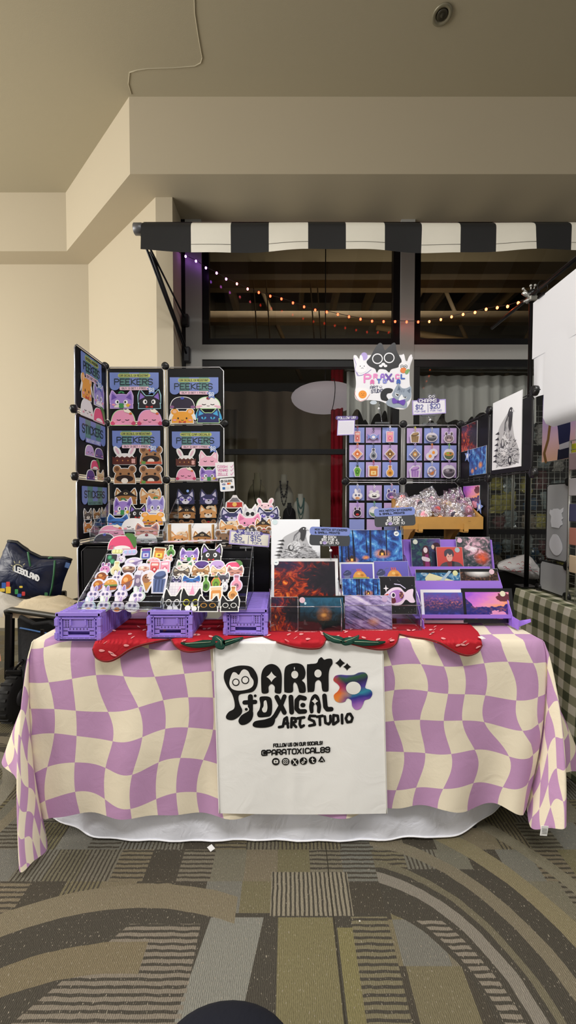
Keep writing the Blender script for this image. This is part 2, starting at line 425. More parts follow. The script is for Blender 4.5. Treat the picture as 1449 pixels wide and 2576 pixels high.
# shop shell behind the glass
M_SHOP = wallmat('dark_shop_wall', '#4b463d'); M_BEAM = col('#7a674c', .7, noise_amt=.3, bump_scale=8)
bb = B(); bb.box((1.7, 7.05, 2.4), (6.6, .1, 4.8), M_SHOP); struct(bb, 'wall_rear')
bb = B(); bb.box((-1.35, 5.2, 2.4), (.1, 3.7, 4.8), M_SHOP); struct(bb, 'wall_shop_left')
bb = B(); bb.box((4.95, 5.2, 2.4), (.1, 3.7, 4.8), M_SHOP); struct(bb, 'wall_shop_right')
bb = B(); bb.box((1.8, 5.15, 4.85), (6.4, 3.9, .1), col('#2c261e', .8)); struct(bb, 'ceiling')
bb = B()
for y, z, h in ((4.3, 3.78, .13), (5.0, 4.02, .15), (5.7, 3.92, .16), (6.4, 3.8, .18)): bb.box((1.8, y, z), (6.2, .11, h), M_BEAM)
for k in range(11): bb.box((-.9 + k*.56, 5.2, 4.62), (.07, 3.5, .24), M_BEAM)
for x0, x1 in ((1.3, 2.1), (2.9, 2.2), (0.2, -.5), (3.2, 4.0)):
    bb.tube([(x0, 5.75, 3.05), (x1, 5.75, 4.6)], .03, M_BEAM, 6)
bb.tube([(1.2, 5.3, 3.62), (4.5, 5.3, 3.1)], .045, M_BEAM, 6); bb.tube([(-1.2, 6.0, 3.5), (4.5, 6.0, 3.5)], .03, M_BEAM, 6)
for x0 in (-.35, -.2, .32, .4): bb.tube([(x0, 4.6, 3.0), (x0-.12, 4.6, 4.7)], .008, M_BEAM, 5)
struct(bb, 'trim_6')

# ---- curtains and display inside the shop
def curtain(name, u0, u1, v0, v1, D, h, label, amp=.03, waves=9, ruff=0.0, rough=.9, seed=1):
    rnd = random.Random(seed); ph = [rnd.uniform(0, 6.28) for _ in range(4)]
    b = B(); rows = []; p0, p1 = P(u0, v0, D), P(u1, v1, D); n = int(waves*10)
    for j in range(15):
        t = j/14; row = []
        for i in range(n+1):
            s = i/n; q = s*waves*6.283
            a = amp*(.35 + .65*t)
            row.append((p0.x + (p1.x-p0.x)*s + .4*a*math.sin(q*.5+ph[0]), D + a*math.sin(q+ph[1]+.7*math.sin(s*9+ph[2])), p0.z + (p1.z - p0.z + ruff*math.sin(q*.37+ph[3]) + ruff*.6*math.sin(q+1))*t))
        rows.append(row)
    b.grid(rows, col(h, rough)); o = b.build(name); return tag(o, label, 'curtain')
curtain('backdrop_curtain', 560, 900, 985, 1560, 4.7, '#cfc4aa', 'beige full-length backdrop curtain behind the jewellery busts', .05, 7, seed=3)
curtain('side_curtain', 500, 600, 1030, 1560, 4.35, '#a39c8a', 'grey-beige curtain at the left edge of the lower shop window', .04, 4, seed=5)
curtain('red_curtain', 832, 862, 930, 1560, 3.9, '#c01030', 'narrow crimson red curtain hanging behind the shop window', .02, 3, seed=7)
curtain('white_curtain', 872, 990, 935, 1052, 3.42, '#e4e4e2', 'short white curtain behind the cat-shaped studio sign', .03, 5, .05, seed=9)
curtain('curtain_valance', 1044, 1345, 945, 1058, 3.42, '#e4e4e2', 'white ruffled curtain valance above the wire racks in the shop', .035, 9, .05, seed=11)
bb = B(); bb.tube([P(868, 930, 3.42), P(1500, 938, 3.42)], .012, col('#8c8c88', .3, .8)); tag(bb.build('curtain_rod'), 'thin metal rod carrying the white shop curtains', 'curtain rod')
# oval pendant lamp
c = P(818, 1000, 4.0); t = thing('pendant_lamp', c, 'wide oval white pendant lamp glowing softly inside the shop', 'lamp')
bb = B(); rx = 85*4.0/F; prof = [(rx*math.sin(a), -.155*math.cos(a)*(1 if a < 1.57 else .85)) for a in [i*math.pi/16 + .001 for i in range(17)]]
prof = [(r**1.0, h) for r, h in prof]
bb.lathe(c, [(max(r, .002), h) for r, h in prof], col('#c9bcc0', .4, emit=.22), 40); sh = bb.build('lamp_shade', t)
bb = B(); bb.tube([(c.x+.06, c.y-rx*.99*math.sin(a), c.z-.157*math.cos(a)) for a in [i*math.pi/12 for i in range(13)]], .004, col('#2a2629', .5), 5); bb.build('seam_wire', t)
bb = B(); bb.tube([(c.x, c.y, c.z+.12), (c.x, c.y, 4.8)], .006, col('#222222', .5), 5); bb.build('hanging_cord', t)
# jewellery busts on a shelf
zl = Z(1322, 3.7)
t = thing('display_counter', (X(690,3.7), 3.75, 0), 'dark counter behind the shop window carrying jewellery busts', 'counter')
bb = B(); bb.box((X(690,3.7), 3.78, zl-.02), (.9, .42, .04), col('#2b2622', .5)); bb.build('counter_top', t)
bb = B(); bb.box((X(690,3.7), 3.80, (zl-.04)/2), (.84, .36, zl-.04), col('#211d1a', .6)); bb.build('counter_base', t)
def bust(u, v0, v1, w, D, h, label, nlabel, nh, loops):
    x = P(u, 1259, D).x; z0 = zl; z1 = Z(v0, D); H = z1 - z0; wd = w*D/F
    prof = [(0,.52,.30),(.12,.56,.32),(.40,.50,.30),(.62,.46,.24),(.74,.34,.18),(.80,.20,.13),(.90,.155,.12),(1.0,.15,.115)]
    b = B(); n = 18; rows = []
    for t_, a, d in prof:
        rows.append([(x + a*wd*math.cos(q), D + .10 + d*wd*math.sin(q) + .06*(1-t_)*wd, z0 + t_*H) for q in [6.2832*i/n for i in range(n+1)]])
    b.grid(rows, col(h, .8)); b.add([rows[-1][i] for i in range(n)], [tuple(range(n))], col(h, .8)); b.add([rows[0][i] for i in range(n)], [tuple(range(n-1,-1,-1))], col(h, .8))
    tag(b.build('necklace_bust'), label, 'jewellery bust')
    b = B()
    for (drop, r, beads) in loops:
        pts = []
        for i in range(25):
            s = i/24*2-1; zz = z0 + H*(.86 - drop*(1-abs(s)**1.6)); xx = x + s*wd*(.15 + .22*drop*(1-abs(s)) + .10*drop)
            t_ = (zz-z0)/H; d = np.interp(t_, [p[0] for p in prof], [p[2] for p in prof])
            pts.append((xx, D + .10 - d*wd*max(.25, math.sqrt(max(0, 1-(s*.85)**2))) + .06*(1-t_)*wd - .006, zz))
        b.tube(pts, r, col(nh, .35), 6)
        if beads:
            for i in range(0, 25, 2): b.ball(pts[i], beads, col(nh, .3), 8)
    tag(b.build('necklace'), nlabel, 'necklace')
bust(645, 1188, 1268, 52, 3.75, '#a8a084', 'olive-beige fabric bust, leftmost of the jewellery busts', 'thin dark beaded chain on the olive-beige bust', '#3a3226', [(.45, .0025, .004)])
bust(714, 1192, 1300, 52, 3.62, '#b9b4a6', 'tall pale grey bust with a dark leafy necklace', 'black leafy necklace on the tall pale grey bust', '#241f22', [(.30, .003, .009), (.46, .003, .007)])
bust(757, 1242, 1310, 46, 3.52, '#cfccc2', 'short white bust wearing turquoise and dark strands', 'turquoise and dark bead strands on the short white bust', '#3d6a68', [(.30, .005, .007), (.5, .004, .005), (.64, .003, .004)])
bust(728, 1265, 1310, 34, 3.48, '#16141a', 'small black velvet bust beside the short white bust', 'fine dark chain on the small black bust', '#4a4650', [(.4, .002, 0)])

# ---- wire racks with goods behind the right window
WIRE = col('#c9c9c4', .35, .6)
def wire_rack(name, u0, u1, v0, v1, D, label, step=.05):
    b = B(); x0, x1, z1, z0 = P(u0, v0, D).x, P(u1, v0, D).x, P(u0, v0, D).z, P(u0, v1, D).z
    b.tube([(x0,D,z0),(x1,D,z0),(x1,D,z1),(x0,D,z1)], .007, WIRE, 6, True)
    nx, nz = int((x1-x0)/step), int((z1-z0)/step)
    for i in range(1, nx): xx = x0+(x1-x0)*i/nx; b.tube([(xx,D,z0),(xx,D,z1)], .0030, WIRE, 4)
    for i in range(1, nz): zz = z0+(z1-z0)*i/nz; b.tube([(x0,D+.004,zz),(x1,D+.004,zz)], .0030, WIRE, 4)
    return tag(b.build(name), label, 'wire rack')
wire_rack('wire_rack', 1042, 1292, 1030, 1480, 3.52, 'white wire grid rack behind the right shop window, left panel')
wire_rack('wire_rack', 1296, 1545, 1020, 1480, 3.52, 'white wire grid rack behind the right shop window, right panel')
rnd = random.Random(4)
goods = []
cols_ = [1250, 1290, 1330, 1372, 1412]; rows_ = [1085, 1160, 1215, 1262, 1312, 1378, 1412]
gcol = [('#d8cf6a','pale yellow'),('#9a9a96','grey'),('#c9b9a0','tan'),('#b7c7c9','pale blue'),('#d9d5cf','clear white'),('#7d3b3b','dark red'),('#4a6f93','blue'),('#c7c29a','straw')]
ordn = ['first','second','third','fourth','fifth']; rown = ['topmost','second','third','fourth','fifth','sixth','lowest']
def packet(u, v, D, w, h, hx, label, seed):
    r = random.Random(seed); b = B(); c = P(u, v, D); m = col(hx, .35, coat=.5, noise_amt=.5, bump_scale=70); rows = []
    for j in range(7):
        t = j/6
        rows.append([(c.x + (i/6-.5)*w*(1-.25*abs(t-.5)) + r.uniform(-.014,.014), c.y - .022*math.sin(math.pi*i/6)*math.sin(math.pi*t) + r.uniform(-.008,.008), c.z + (t-.5)*h + r.uniform(-.005,.005)) for i in range(7)])
    b.grid(rows, m, False); rows2 = [[(x, y+.03 - 2*(y-c.y)*.2, z) for x, y, z in rr] for rr in rows]; b.grid(rows2, m, False)
    b.tube([(c.x, c.y, c.z+h*.48), (c.x, c.y-.03, c.z+h*.56), (c.x, 3.515, c.z+h*.56)], .002, WIRE, 4)
    o = b.build('trinket_packet'); tag(o, label, 'packet', 'packets hanging on the wire racks')
for i, v in enumerate(rows_):
    for j, u in enumerate(cols_):
        k = rnd.randrange(len(gcol))
        if (i, j) in ((2, 0), (3, 0), (2, 2), (3, 1)): k = 0
        packet(u+rnd.uniform(-9,9), v+rnd.uniform(-8,8), 3.60, rnd.uniform(.08,.13), rnd.uniform(.10,.20), gcol[k][0], f'{gcol[k][1]} bagged trinket on the shop wire racks, {rown[i]} row, {ordn[j]} from the left', 100+i*9+j)
for j, u in enumerate((1070, 1112, 1155, 1200)):
    packet(u, 1062, 3.60, .09, .07, ('#3a3634','#b9b4ac','#6a5a52','#c9c4bd')[j], f'small {("dark","pale","brown","white")[j]} trinket card high on the shop wire rack, {ordn[j]} from the left', 300+j)

# ---- awning
t = thing('striped_awning', (.8, 3.1, P(700,550,2.4).z), 'black and white striped awning over the shop windows', 'awning')
CRM = col('#e7e3d6', .85, noise_amt=.04, bump_s=.2, bump_scale=25); BLA = col('#141416', .7, noise_amt=.3, bump_s=.2, bump_scale=25)
YA = 2.40
us = [363, 485, 583, 677, 774, 867, 963, 1055, 1150, 1238, 1334, 1424, 1518, 1612, 1706]
zt, zb = P(724, 551, YA).z, P(724, 631, YA).z
def avp(x, tt):
    r = .010*math.sin(x*5.3)*tt + .006*math.sin(x*13+1)*tt
    sag = .006*math.sin(x*4.1+.5)
    k = min(1, max(0, tt*4)); bend = .03*(1-k)**2
    return (x, YA - r + bend, zt + (zb - zt)*tt + sag*(.3+tt))
bv = B()
for i in range(len(us)-1):
    x0, x1 = X(us[i], YA), X(us[i+1], YA); m = BLA if i % 2 == 0 else CRM
    rows = [[avp(x0+(x1-x0)*a/8, j/12) for a in range(9)] for j in range(13)]; bv.grid(rows, m)
    rows = [[(x0+(x1-x0)*a/8, YA+.03+(YW-.05-YA)*j/6, zt + .004 + (3.42-zt)*j/6 - .03*math.sin(math.pi*j/6)) for a in range(9)] for j in range(7)]; bv.grid(rows, m)
fab = bv.build('canopy_fabric', t)
bs = B()
for i in range(1, len(us)-1, 2):
    x0, x1 = X(us[i], YA), X(us[i+1], YA)
    bs = B(); bs.tube([tuple(Vector(avp(x0+(x1-x0)*a/8, .76)) - Vector((0,.002,0))) for a in range(9)], .0011, col('#6d6a60', .8), 4); bs.build('hem_stitching', fab)
MET = col('#2c2d31', .35, .5)
bb = B(); bb.tube([(X(352,YA), YA+.035, zt-.035), (X(1706,YA), YA+.035, zt-.035)], .026, MET, 12); bb.build('front_bar', t)
bb = B(); bb.lathe((X(341,YA), YA+.03, zt-.04), [(.030,0),(.034,.004),(.034,.05),(.03,.056)], col('#6e6f74', .35, .6), 18, 'x'); bb.build('end_cap', t)
for (a, b2, D0, D1, r) in (((353,584),(470,893),2.43,3.14,.008), ((360,590),(466,803),2.45,3.15,.007), ((379,634),(464,868),2.58,3.14,.013)):
    bb = B(); bb.tube([P(*a, D0), P(*b2, D1)], r, MET, 8); bb.build('arm', t)
bb = B(); bb.rbox(P(467, 806, 3.15), (.05,.05,.09), MET); bb.build('wall_bracket', t); bb = B(); bb.rbox(P(471, 893, 3.15), (.05,.05,.12), MET); bb.build('wall_bracket', t)

# ---- string lights
bl = [(467,645),(493,657),(518,674),(545,687),(569,702),(596,714),(623,727),(651,736),(680,745),(708,752),(737,762),(765,772),(793,780),(822,785),(850,791),(878,797),(907,803),(936,808),(965,809),(994,809),(1023,810),(1052,810),(1080,809),(1109,804),(1136,797),(1165,791),(1195,786),(1223,778),(1251,774),(1277,771),(1304,762),(1332,752)]
def sd(u): return 3.13 if u < 1000 else 3.13 - .80*((u-1000)/332)**1.6
sp_ = [P(u, v, sd(u)) for u, v in bl]
t = thing('string_lights', sp_[15], 'string of tiny purple to orange bulbs draped across the upper windows', 'string lights')
bb = B(); bb.tube([P(445, 632, 3.12)] + [p + Vector((0,0,.008)) for p in sp_], .0022, col('#2b1d18', .6), 5); bb.build('wire', t)
for i, p in enumerate(sp_):
    hx = '#c070ff' if i < 3 else '#e070e0' if i < 5 else '#ff6a70' if i < 7 else '#ff3a20' if i < 22 else '#ff6a38'
    bb = B(); bb.ball(p, .0085, col(hx, .3, emit=6.0), 10, (1,1,1.2)); bb.build('bulb', t)
# ================================================================== THE TABLE AND ITS CLOTHS
ZT = .762; YF = 1.36; YB = 2.14; XL, XR = -.905, .905
t = thing('folding_table', (0, 1.75, 0), 'long folding table hidden under the checkered and white cloths', 'table')
bb = B(); bb.rbox((0, (YF+YB)/2+.005, ZT-.03), (XR-XL-.03, YB-YF-.03, .04), col('#b9b9b4', .5), .008); bb.build('tabletop', t)
for sx in (-1, 1):
    for yy in (YF+.10, YB-.1):
        bb = B(); bb.tube([(sx*.72, yy, .0), (sx*.72, yy, ZT-.05)], .014, col('#55565a', .4, .6), 10); bb.build('leg', t)

# ---- warped checkerboard: fitted from the pattern's own nodes (column, row) in cloth coordinates
nodes = []
def LN(cx, cy, i, j): nodes.append((cx*.3865, 1550+cy*.3865, i, j))
def RN(cx, cy, i, j): nodes.append((940+cx*.3513, 1550+cy*.3515, i, j))
for j, row in enumerate([[(333,418),(490,390),(637,372),(815,375),(1020,382),(1205,365),(1385,345)],
    [(378,590),(508,598),(715,612),(918,575),(1072,527),(1235,507),(1388,520)],
    [(372,742),(508,760),(757,795),(948,753),(1085,713),(1230,718),(1392,725)],
    [(320,970),(510,935),(690,968),(885,993),(1042,930),(1187,890),(1325,930)],
    [(312,1180),(505,1115),(697,1175),(870,1212),(1028,1165),(1160,1125),(1278,1135)]]):
    for i, p in enumerate(row): LN(*p, i+1, j+1)
for j, row in enumerate([[(118,345),(330,328),(485,348),(620,343),(785,322),(935,313),(1118,320)],
    [(150,508),(377,523),(525,540),(640,540),(775,550),(1020,588),(1165,570)],
    [(135,745),(315,728),(490,725),(607,723),(762,738),(1050,803),(1150,745)],
    [(85,950),(210,975),(365,947),(540,978),(725,930),(937,975),(1160,968)],
    [(20,1230),(155,1245),(290,1188),(478,1200),(693,1160),(915,1222),(1100,1150)]]):
    for i, p in enumerate(row):
        k = 14 + i if j < 3 else 13 + i
        RN(*p, k, j+1)
A_ = np.array([[P(u, v, YF).x, P(u, v, YF).z - ZT] for u, v, _, _ in nodes]); T_ = np.array([[i, j] for _, _, i, j in nodes], float)
G_ = np.c_[A_, np.ones(len(A_))]; aff, *_ = np.linalg.lstsq(G_, T_, rcond=None)
R_ = T_ - G_ @ aff; SG = .13
K_ = np.exp(-((A_[:, None]-A_[None])**2).sum(-1)/(2*SG*SG)); wt = np.linalg.solve(K_ + np.eye(len(A_))*.02, R_)
def pat(a, b):
    q = np.array([a, b]); k = np.exp(-((A_-q)**2).sum(-1)/(2*SG*SG))
    base = np.array([a, b, 1]) @ aff + k @ wt; cov = min(1, k.sum())
    base += (1-cov)*np.array([.22*math.sin(b*21+a*5), .22*math.sin(a*19+b*6)])
    return base
def checker_mat():
    m, bs = newmat('warped_lilac_checker_cloth'); o, u, v, _ = coords('UV')
    par = ((u.floor() + v.floor())*.5).fract().gt(.25)
    oo = coords('Object')[0]; n = noise(oo, 9, 3); wv = noise(oo, 500, 2)
    c = mix(par, lin('#c095bd'), lin('#ece1c9')); c2 = mix(n*.25, c, lin('#8d7a84')) if False else c
    N.put(bs.inputs['Base Color'], c2); bs.inputs['Roughness'].default_value = .85; bs.inputs['Specular IOR Level'].default_value = .2
    wr = noise(oo, 14, 5, .8, .55); N.put(bs.inputs['Normal'], bump(wr + wv*.12, .22, .012)); return m
M_CHK = checker_mat()
def smooth_keys(keys, n):
    """catmull-rom through key columns; each key is a list of vectors"""
    K = len(keys); out = []
    for s in range(K-1):
        k0, k1, k2, k3 = keys[max(s-1,0)], keys[s], keys[s+1], keys[min(s+2,K-1)]
        for q in range(n):
            t = q/n; row = []
            for a, b, c, d in zip(k0, k1, k2, k3):
                row.append(b + (c-a)*(.5*t) + (a*2 - b*5 + c*4 - d)*(.5*t*t) + (b*3 - a - c*3 + d)*(.5*t*t*t))
            out.append(row)
    out.append(list(keys[-1])); return out
E = lambda u, v, D: P(u, v, D)
LF, RF = Vector((XL, YF, ZT)), Vector((XR, YF, ZT))
# columns: [edge point, hem point] ; side panels first
def side_keys(sx):
    C = LF if sx < 0 else RF
    if sx < 0:
        hem = [Vector((-.97,2.12,.20)), Vector((-1.07,1.9,.19)), E(25,1898,1.64), E(50,1950,1.50), E(70,1992,1.42), E(66,2090,1.33), E(64,2186,1.24), E(100,2160,1.27), E(131,2132,1.335), E(128,2088,1.385), E(122,2052,1.36)]
    else:
        hem = [Vector((.97,2.12,.20)), Vector((1.07,1.9,.19)), E(1449,1918,1.62), E(1420,1938,1.50), E(1393,1945,1.42), E(1402,2020,1.33), E(1409,2076,1.255), E(1368,2078,1.285), E(1322,2077,1.335), E(1311,2015,1.39), E(1306,2036,1.36)]
    top = [Vector((C.x, YB-.04, ZT)), Vector((C.x, 1.9, ZT)), Vector((C.x, 1.62, ZT)), Vector((C.x, 1.5, ZT)), Vector((C.x, 1.42, ZT)),
           Vector((C.x, 1.385, ZT)), Vector((C.x+.004*sx, YF+.006, ZT)), C.copy(), C.copy(), C.copy(), C - Vector((.02*sx, 0, 0))]
    return [[a, b] for a, b in zip(top, hem)]
front = []
hemF = [(215,2045,1.35),(300,2040,1.365),(400,2046,1.352),(545,2040,1.36),(700,2042,1.358),(850,2040,1.36),(975,2032,1.355),(1045,2014,1.366),(1110,2024,1.35),(1185,2030,1.362),(1250,2022,1.353)]
kL = side_keys(-1); kR = list(reversed(side_keys(1)))
mid = [[Vector((P(u, v, d).x, YF, ZT)), P(u, v, d)] for u, v, d in hemF]
cols2 = smooth_keys(kL + mid + kR, 12)
NR = 54
rows, uvs = [[] for _ in range(NR)], [[] for _ in range(NR)]
rl = len(kL); total = len(cols2); prev_ang = 0
for ci, (top, hem) in enumerate(cols2):
    s = ci/12; side = None
    if s < rl-1: side = -1; ph = s/(rl-1)
    elif s > rl-1+len(mid)+1: side = 1; ph = (len(kL)+len(mid)+len(kR)-1 - s)/(rl-1)
    d = hem - top; L = d.length; out = Vector((d.x, d.y, 0))
    nrm = Vector((0, -1, 0)) if side is None else Vector((side, -.55, 0)).normalized()
    for r in range(NR):
        t_ = r/(NR-1); p = top + d*t_
        o_ = .016*(1-math.exp(-t_*26)) ; p = p + nrm*o_
        if t_ < .03: p.z = top.z + .003 - (1-math.cos(t_/.03*1.57))*.006*3
        if side is None:
            amp = (t_**1.4)*.014
            p.y += amp*(math.sin(top.x*17+.7+t_*1.2) + .6*math.sin(top.x*31+t_*2.5+2)) - .006*math.exp(-((t_-.62)/.18)**2)*math.sin(top.x*9)
            a, b_ = p.x, -L*t_
        else:
            p += nrm*(.02*math.sin(t_*3.14))
            # cloth coordinates fan round the corner
            if ph > .55: an = (1-ph)/.45*1.5708; a = side*(abs(XL) + math.sin(an)*L*t_); b_ = -math.cos(an)*L*t_
            else: a = side*(abs(XL) + L*t_); b_ = (top.y - YF)
        p.z = max(p.z, .012)
        rows[r].append(p); uvs[r].append(tuple(pat(a, b_)))
bb = B(); bb.grid(rows, M_CHK, True, uvs)
rows, uvs = [], []
for j in range(20):
    y = YF + (YB-YF+.012)*j/19
    rows.append([(XL + (XR-XL)*i/70, y, ZT+.003) for i in range(71)]); uvs.append([tuple(pat(XL+(XR-XL)*i/70, y-YF)) for i in range(71)])
bb.grid(rows, M_CHK, True, uvs)
CLOTH = bb.build('checkered_tablecloth'); tag(CLOTH, 'lilac and cream warped checkered tablecloth draped over the stall table', 'tablecloth')
bb = B(); c0 = P(1369, 2090, 1.262); bb.rbox(c0, (.026, .0015, .034), col('#eeeeec', .7), .0005, (0, .15, .1)); ct = bb.build('care_tag', CLOTH); ct['label'] = 'white printed care tag'
bb = B()
for i in range(4): bb.box(c0 + Vector((0, -.002, .008-.005*i)), (.018, .0004, .0012), col('#777777', .8), (0, .15, .1))
bb.build('tag_print', ct)

# ---- white undercloth
def cloth(name, h, rough=.8, ws=.3, sc=18, spec=.3):
    m, b = newmat(name); o = coords('Object')[0]; b.inputs['Base Color'].default_value = lin(h)+(1,); b.inputs['Roughness'].default_value = rough
    b.inputs['Specular IOR Level'].default_value = spec
    N.put(b.inputs['Normal'], bump(noise(o, sc, 5, 1.0) + noise(o, 600, 1)*.06, ws, .012)); return m
hs = [(140,2085,1.60),(128,2098,1.50),(190,2092,1.44),(238,2114,1.40),(330,2117,1.385),(480,2119,1.38),(640,2116,1.385),(800,2118,1.38),(950,2117,1.385),(1040,2106,1.39),(1125,2108,1.395),(1175,2088,1.42),(1228,2052,1.47),(1262,2026,1.55)]
keys = [[Vector((max(-.88, min(.88, P(u, v, d).x)), YF+.03+max(0, d-1.42)*.8, ZT-.055)), P(u, v, d)] for u, v, d in hs]
cc = smooth_keys(keys, 12); rows = []
for r in range(24):
    t_ = r/23; row = []
    for top, hem in cc:
        p = top.lerp(hem, t_); p.y += math.sin(3.14*t_)*.014*math.sin(p.x*23+1.5*t_) + .003*math.sin(p.x*41+3*t_)*t_; p.z = max(p.z, .006); row.append(p)
    rows.append(row)
bb = B(); bb.grid(rows, cloth('white_satin_cloth', '#eceef8', .5, .5, 16, .5)); under = bb.build('white_undercloth')
tag(under, 'white satin undercloth showing below the checkered tablecloth', 'tablecloth')
bb = B(); bb.tube([rows[-1][i] + Vector((0,-.001,.004)) for i in range(0, len(cc), 2)], .003, col('#f0f1f6', .6), 5); bb.build('hem', under)

# ---- banner
def ban_y(u, v):
    s = (u-535)/435; t_ = (v-1610)/435
    return YF - .037 - .002*math.sin(s*7+1) - .005*max(0, t_)*(.5+.5*math.sin(s*9.5+.4)) - .002*math.exp(-((s-.47)/.03)**2) - .0015*math.exp(-((t_-.28)/.04)**2)
def ban_xy(s, t_):
    ul = 535 + 15*t_; ur = 964 + 11*t_; u = ul + (ur-ul)*s
    vb = 2046 + 3*math.sin(s*3); vt = 1606; return u, vt + (vb-vt)*t_
rows = []
for j in range(60):
    rows.append([])
    for i in range(60):
        u, v = ban_xy(i/59, j/59); rows[-1].append(P(u, v, ban_y(u, v)))
top1 = [Vector((p.x, YF+.03, ZT+.0075)) for p in rows[0]]; top0 = [Vector((p.x, YF+.16, ZT+.0075)) for p in rows[0]]
rows = [top0, top1, [Vector((p.x, YF-.022, ZT+.006)) for p in rows[0]]] + rows[1:]
bb = B(); bb.grid(rows, cloth('white_canvas', '#f4f3f0', .85, .22, 10, .2))
BAN = bb.build('studio_banner'); tag(BAN, 'white fabric banner with a black studio logo hanging on the table front', 'banner')
for s in (.006, .994): bh = B(); bh.tube([P(*ban_xy(s, j/30), ban_y(*ban_xy(s, j/30))-.001) for j in range(1, 31)], .0016, col('#d6d3cc', .8), 4); bh.build('side_hem', BAN)
class BanArt(Art):
    """print on the banner; coordinates are those of a sketch 1449 wide"""
    def poly(s, pts, c, layer=1, th=0):
        q = []; n = len(pts); s.n_ += 1
        for i in range(n):                      # subdivide edges so the print follows the cloth
            a, b = pts[i], pts[(i+1) % n]; L = math.hypot(b[0]-a[0], b[1]-a[1]); k = max(1, int(L/40))
            for j in range(k): q.append((a[0]+(b[0]-a[0])*j/k, a[1]+(b[1]-a[1])*j/k))
        vs = []
        for x, y in q:
            u, v = 530+x*.3244, 1580+y*.3245; vs.append(P(u, v, ban_y(u, v)-.0006-.0009*layer-s.n_*2e-6))
        s.add(vs, [tuple(range(len(vs)))], ink(c)); return s
def csmooth(pts, n=6):
    out = []; K = len(pts)
    for i in range(K):
        a, b, c, d = [np.array(pts[(i+k-1) % K], float) for k in range(4)]
        for q in range(n):
            t = q/n; out.append(tuple(b + (c-a)*(.5*t) + (a*2-b*5+c*4-d)*(.5*t*t) + (b*3-a-c*3+d)*(.5*t**3)))
    return out
K0, WH = '#131315', '#eceae5'
a = BanArt()
# P with cat face
a.poly(csmooth([(102,385),(115,330),(180,300),(250,290),(320,305),(362,370),(362,440),(330,490),(270,505),(225,515),(215,545),(225,590),(245,640),(225,680),(175,712),(130,708),(118,685),(140,650),(180,625),(185,580),(165,510),(125,450)]), K0, 1)
a.poly(csmooth([(145,430),(155,380),(172,345),(195,345),(218,362),(240,330),(262,320),(290,335),(310,375),(332,410),(325,450),(285,475),(215,485),(165,470)]), WH, 2)
for cx, cy, r in ((195,420,29),(268,403,31)): a.ell(cx, cy, r, r, K0, 3); a.ell(cx, cy, r-8, r-8, WH, 4)
def legA(x0, x1, y0, y1, notch=True):            # blocky arch letter
    w = x1-x0; a.poly(csmooth([(x0,y1-30),(x0,y0+80),(x0+w*.18,y0+22),(x0+w*.5,y0),(x0+w*.82,y0+22),(x1,y0+80),(x1,y1-30),(x1-8,y1),(x1-w*.22,y1+2),(x1-w*.34,y1-10),(x1-w*.34,y1-50),(x0+w*.5,y1-72),(x0+w*.36,y1-50),(x0+w*.36,y1-10),(x0+w*.24,y1+2),(x0+8,y1)], 5), K0, 1)
def spark(cx, cy, rx, ry, c, layer=3):
    pts = []
    for q in range(32):
        an = q/32*math.pi*2; sx_, cy_ = math.sin(an), math.cos(an); pts.append((cx+rx*math.copysign(abs(sx_)**2.6, sx_), cy-ry*math.copysign(abs(cy_)**2.6, cy_)))
    a.poly(pts, c, layer)
legA(393, 550, 278, 505); spark(471, 378, 40, 42, WH)
a.poly(csmooth([(570,480),(572,330),(600,285),(665,272),(715,290),(735,340),(728,385),(708,405),(730,430),(738,480),(728,500),(690,500),(680,470),(668,435),(650,420),(640,440),(638,490),(610,502),(580,498)], 5), K0, 1); a.ell(652, 361, 27, 30, WH, 2)
a.poly(csmooth([(750,480),(746,300),(762,280),(820,272),(838,240),(860,226),(880,245),(905,238),(938,240),(945,275),(925,310),(915,360),(915,470),(905,492),(872,490),(862,465),(856,420),(835,402),(812,420),(806,470),(798,492),(765,495)], 5), K0, 1); a.ell(832, 352, 28, 31, WH, 2)
# TOXICAL
a.stroke([(262,577),(345,572)], 34, K0, 1); a.stroke([(308,532),(308,640),(285,690),(250,725)], 40, K0, 1); a.ell(345, 525, 11, 11, K0, 1)
a.poly(csmooth([(215,720),(235,680),(275,655),(320,640),(330,670),(315,715),(275,745),(235,750)]), K0, 1); a.ell(276, 630, 22, 20, WH, 2); a.ell(276, 630, 12, 11, K0, 3)
a.poly(csmooth([(378,545),(395,530),(450,532),(474,560),(476,640),(462,680),(420,690),(372,690),(360,660),(378,630),(385,590)], 5), K0, 1); a.poly(csmooth([(412,570),(428,560),(436,580),(440,620),(430,650),(408,652),(398,630),(410,605)]), WH, 2)
a.stroke([(512,535),(545,600),(572,655)], 36, K0, 1); a.stroke([(572,530),(545,600),(500,680),(440,745),(370,752)], 34, K0, 1)
a.poly(csmooth([(325,752),(345,722),(420,708),(480,690),(500,712),(480,755),(420,772),(350,770)]), K0, 1)
a.stroke([(622,535),(628,652)], 38, K0, 1)
a.stroke([(728,545),(690,535),(668,560),(666,625),(688,648),(730,645)], 36, K0, 1); a.ell(715, 597, 20, 18, K0, 1)
legA(765, 855, 512, 658); spark(808, 566, 26, 26, WH)
a.stroke([(882,525),(890,610),(905,630),(935,628)], 36, K0, 1)
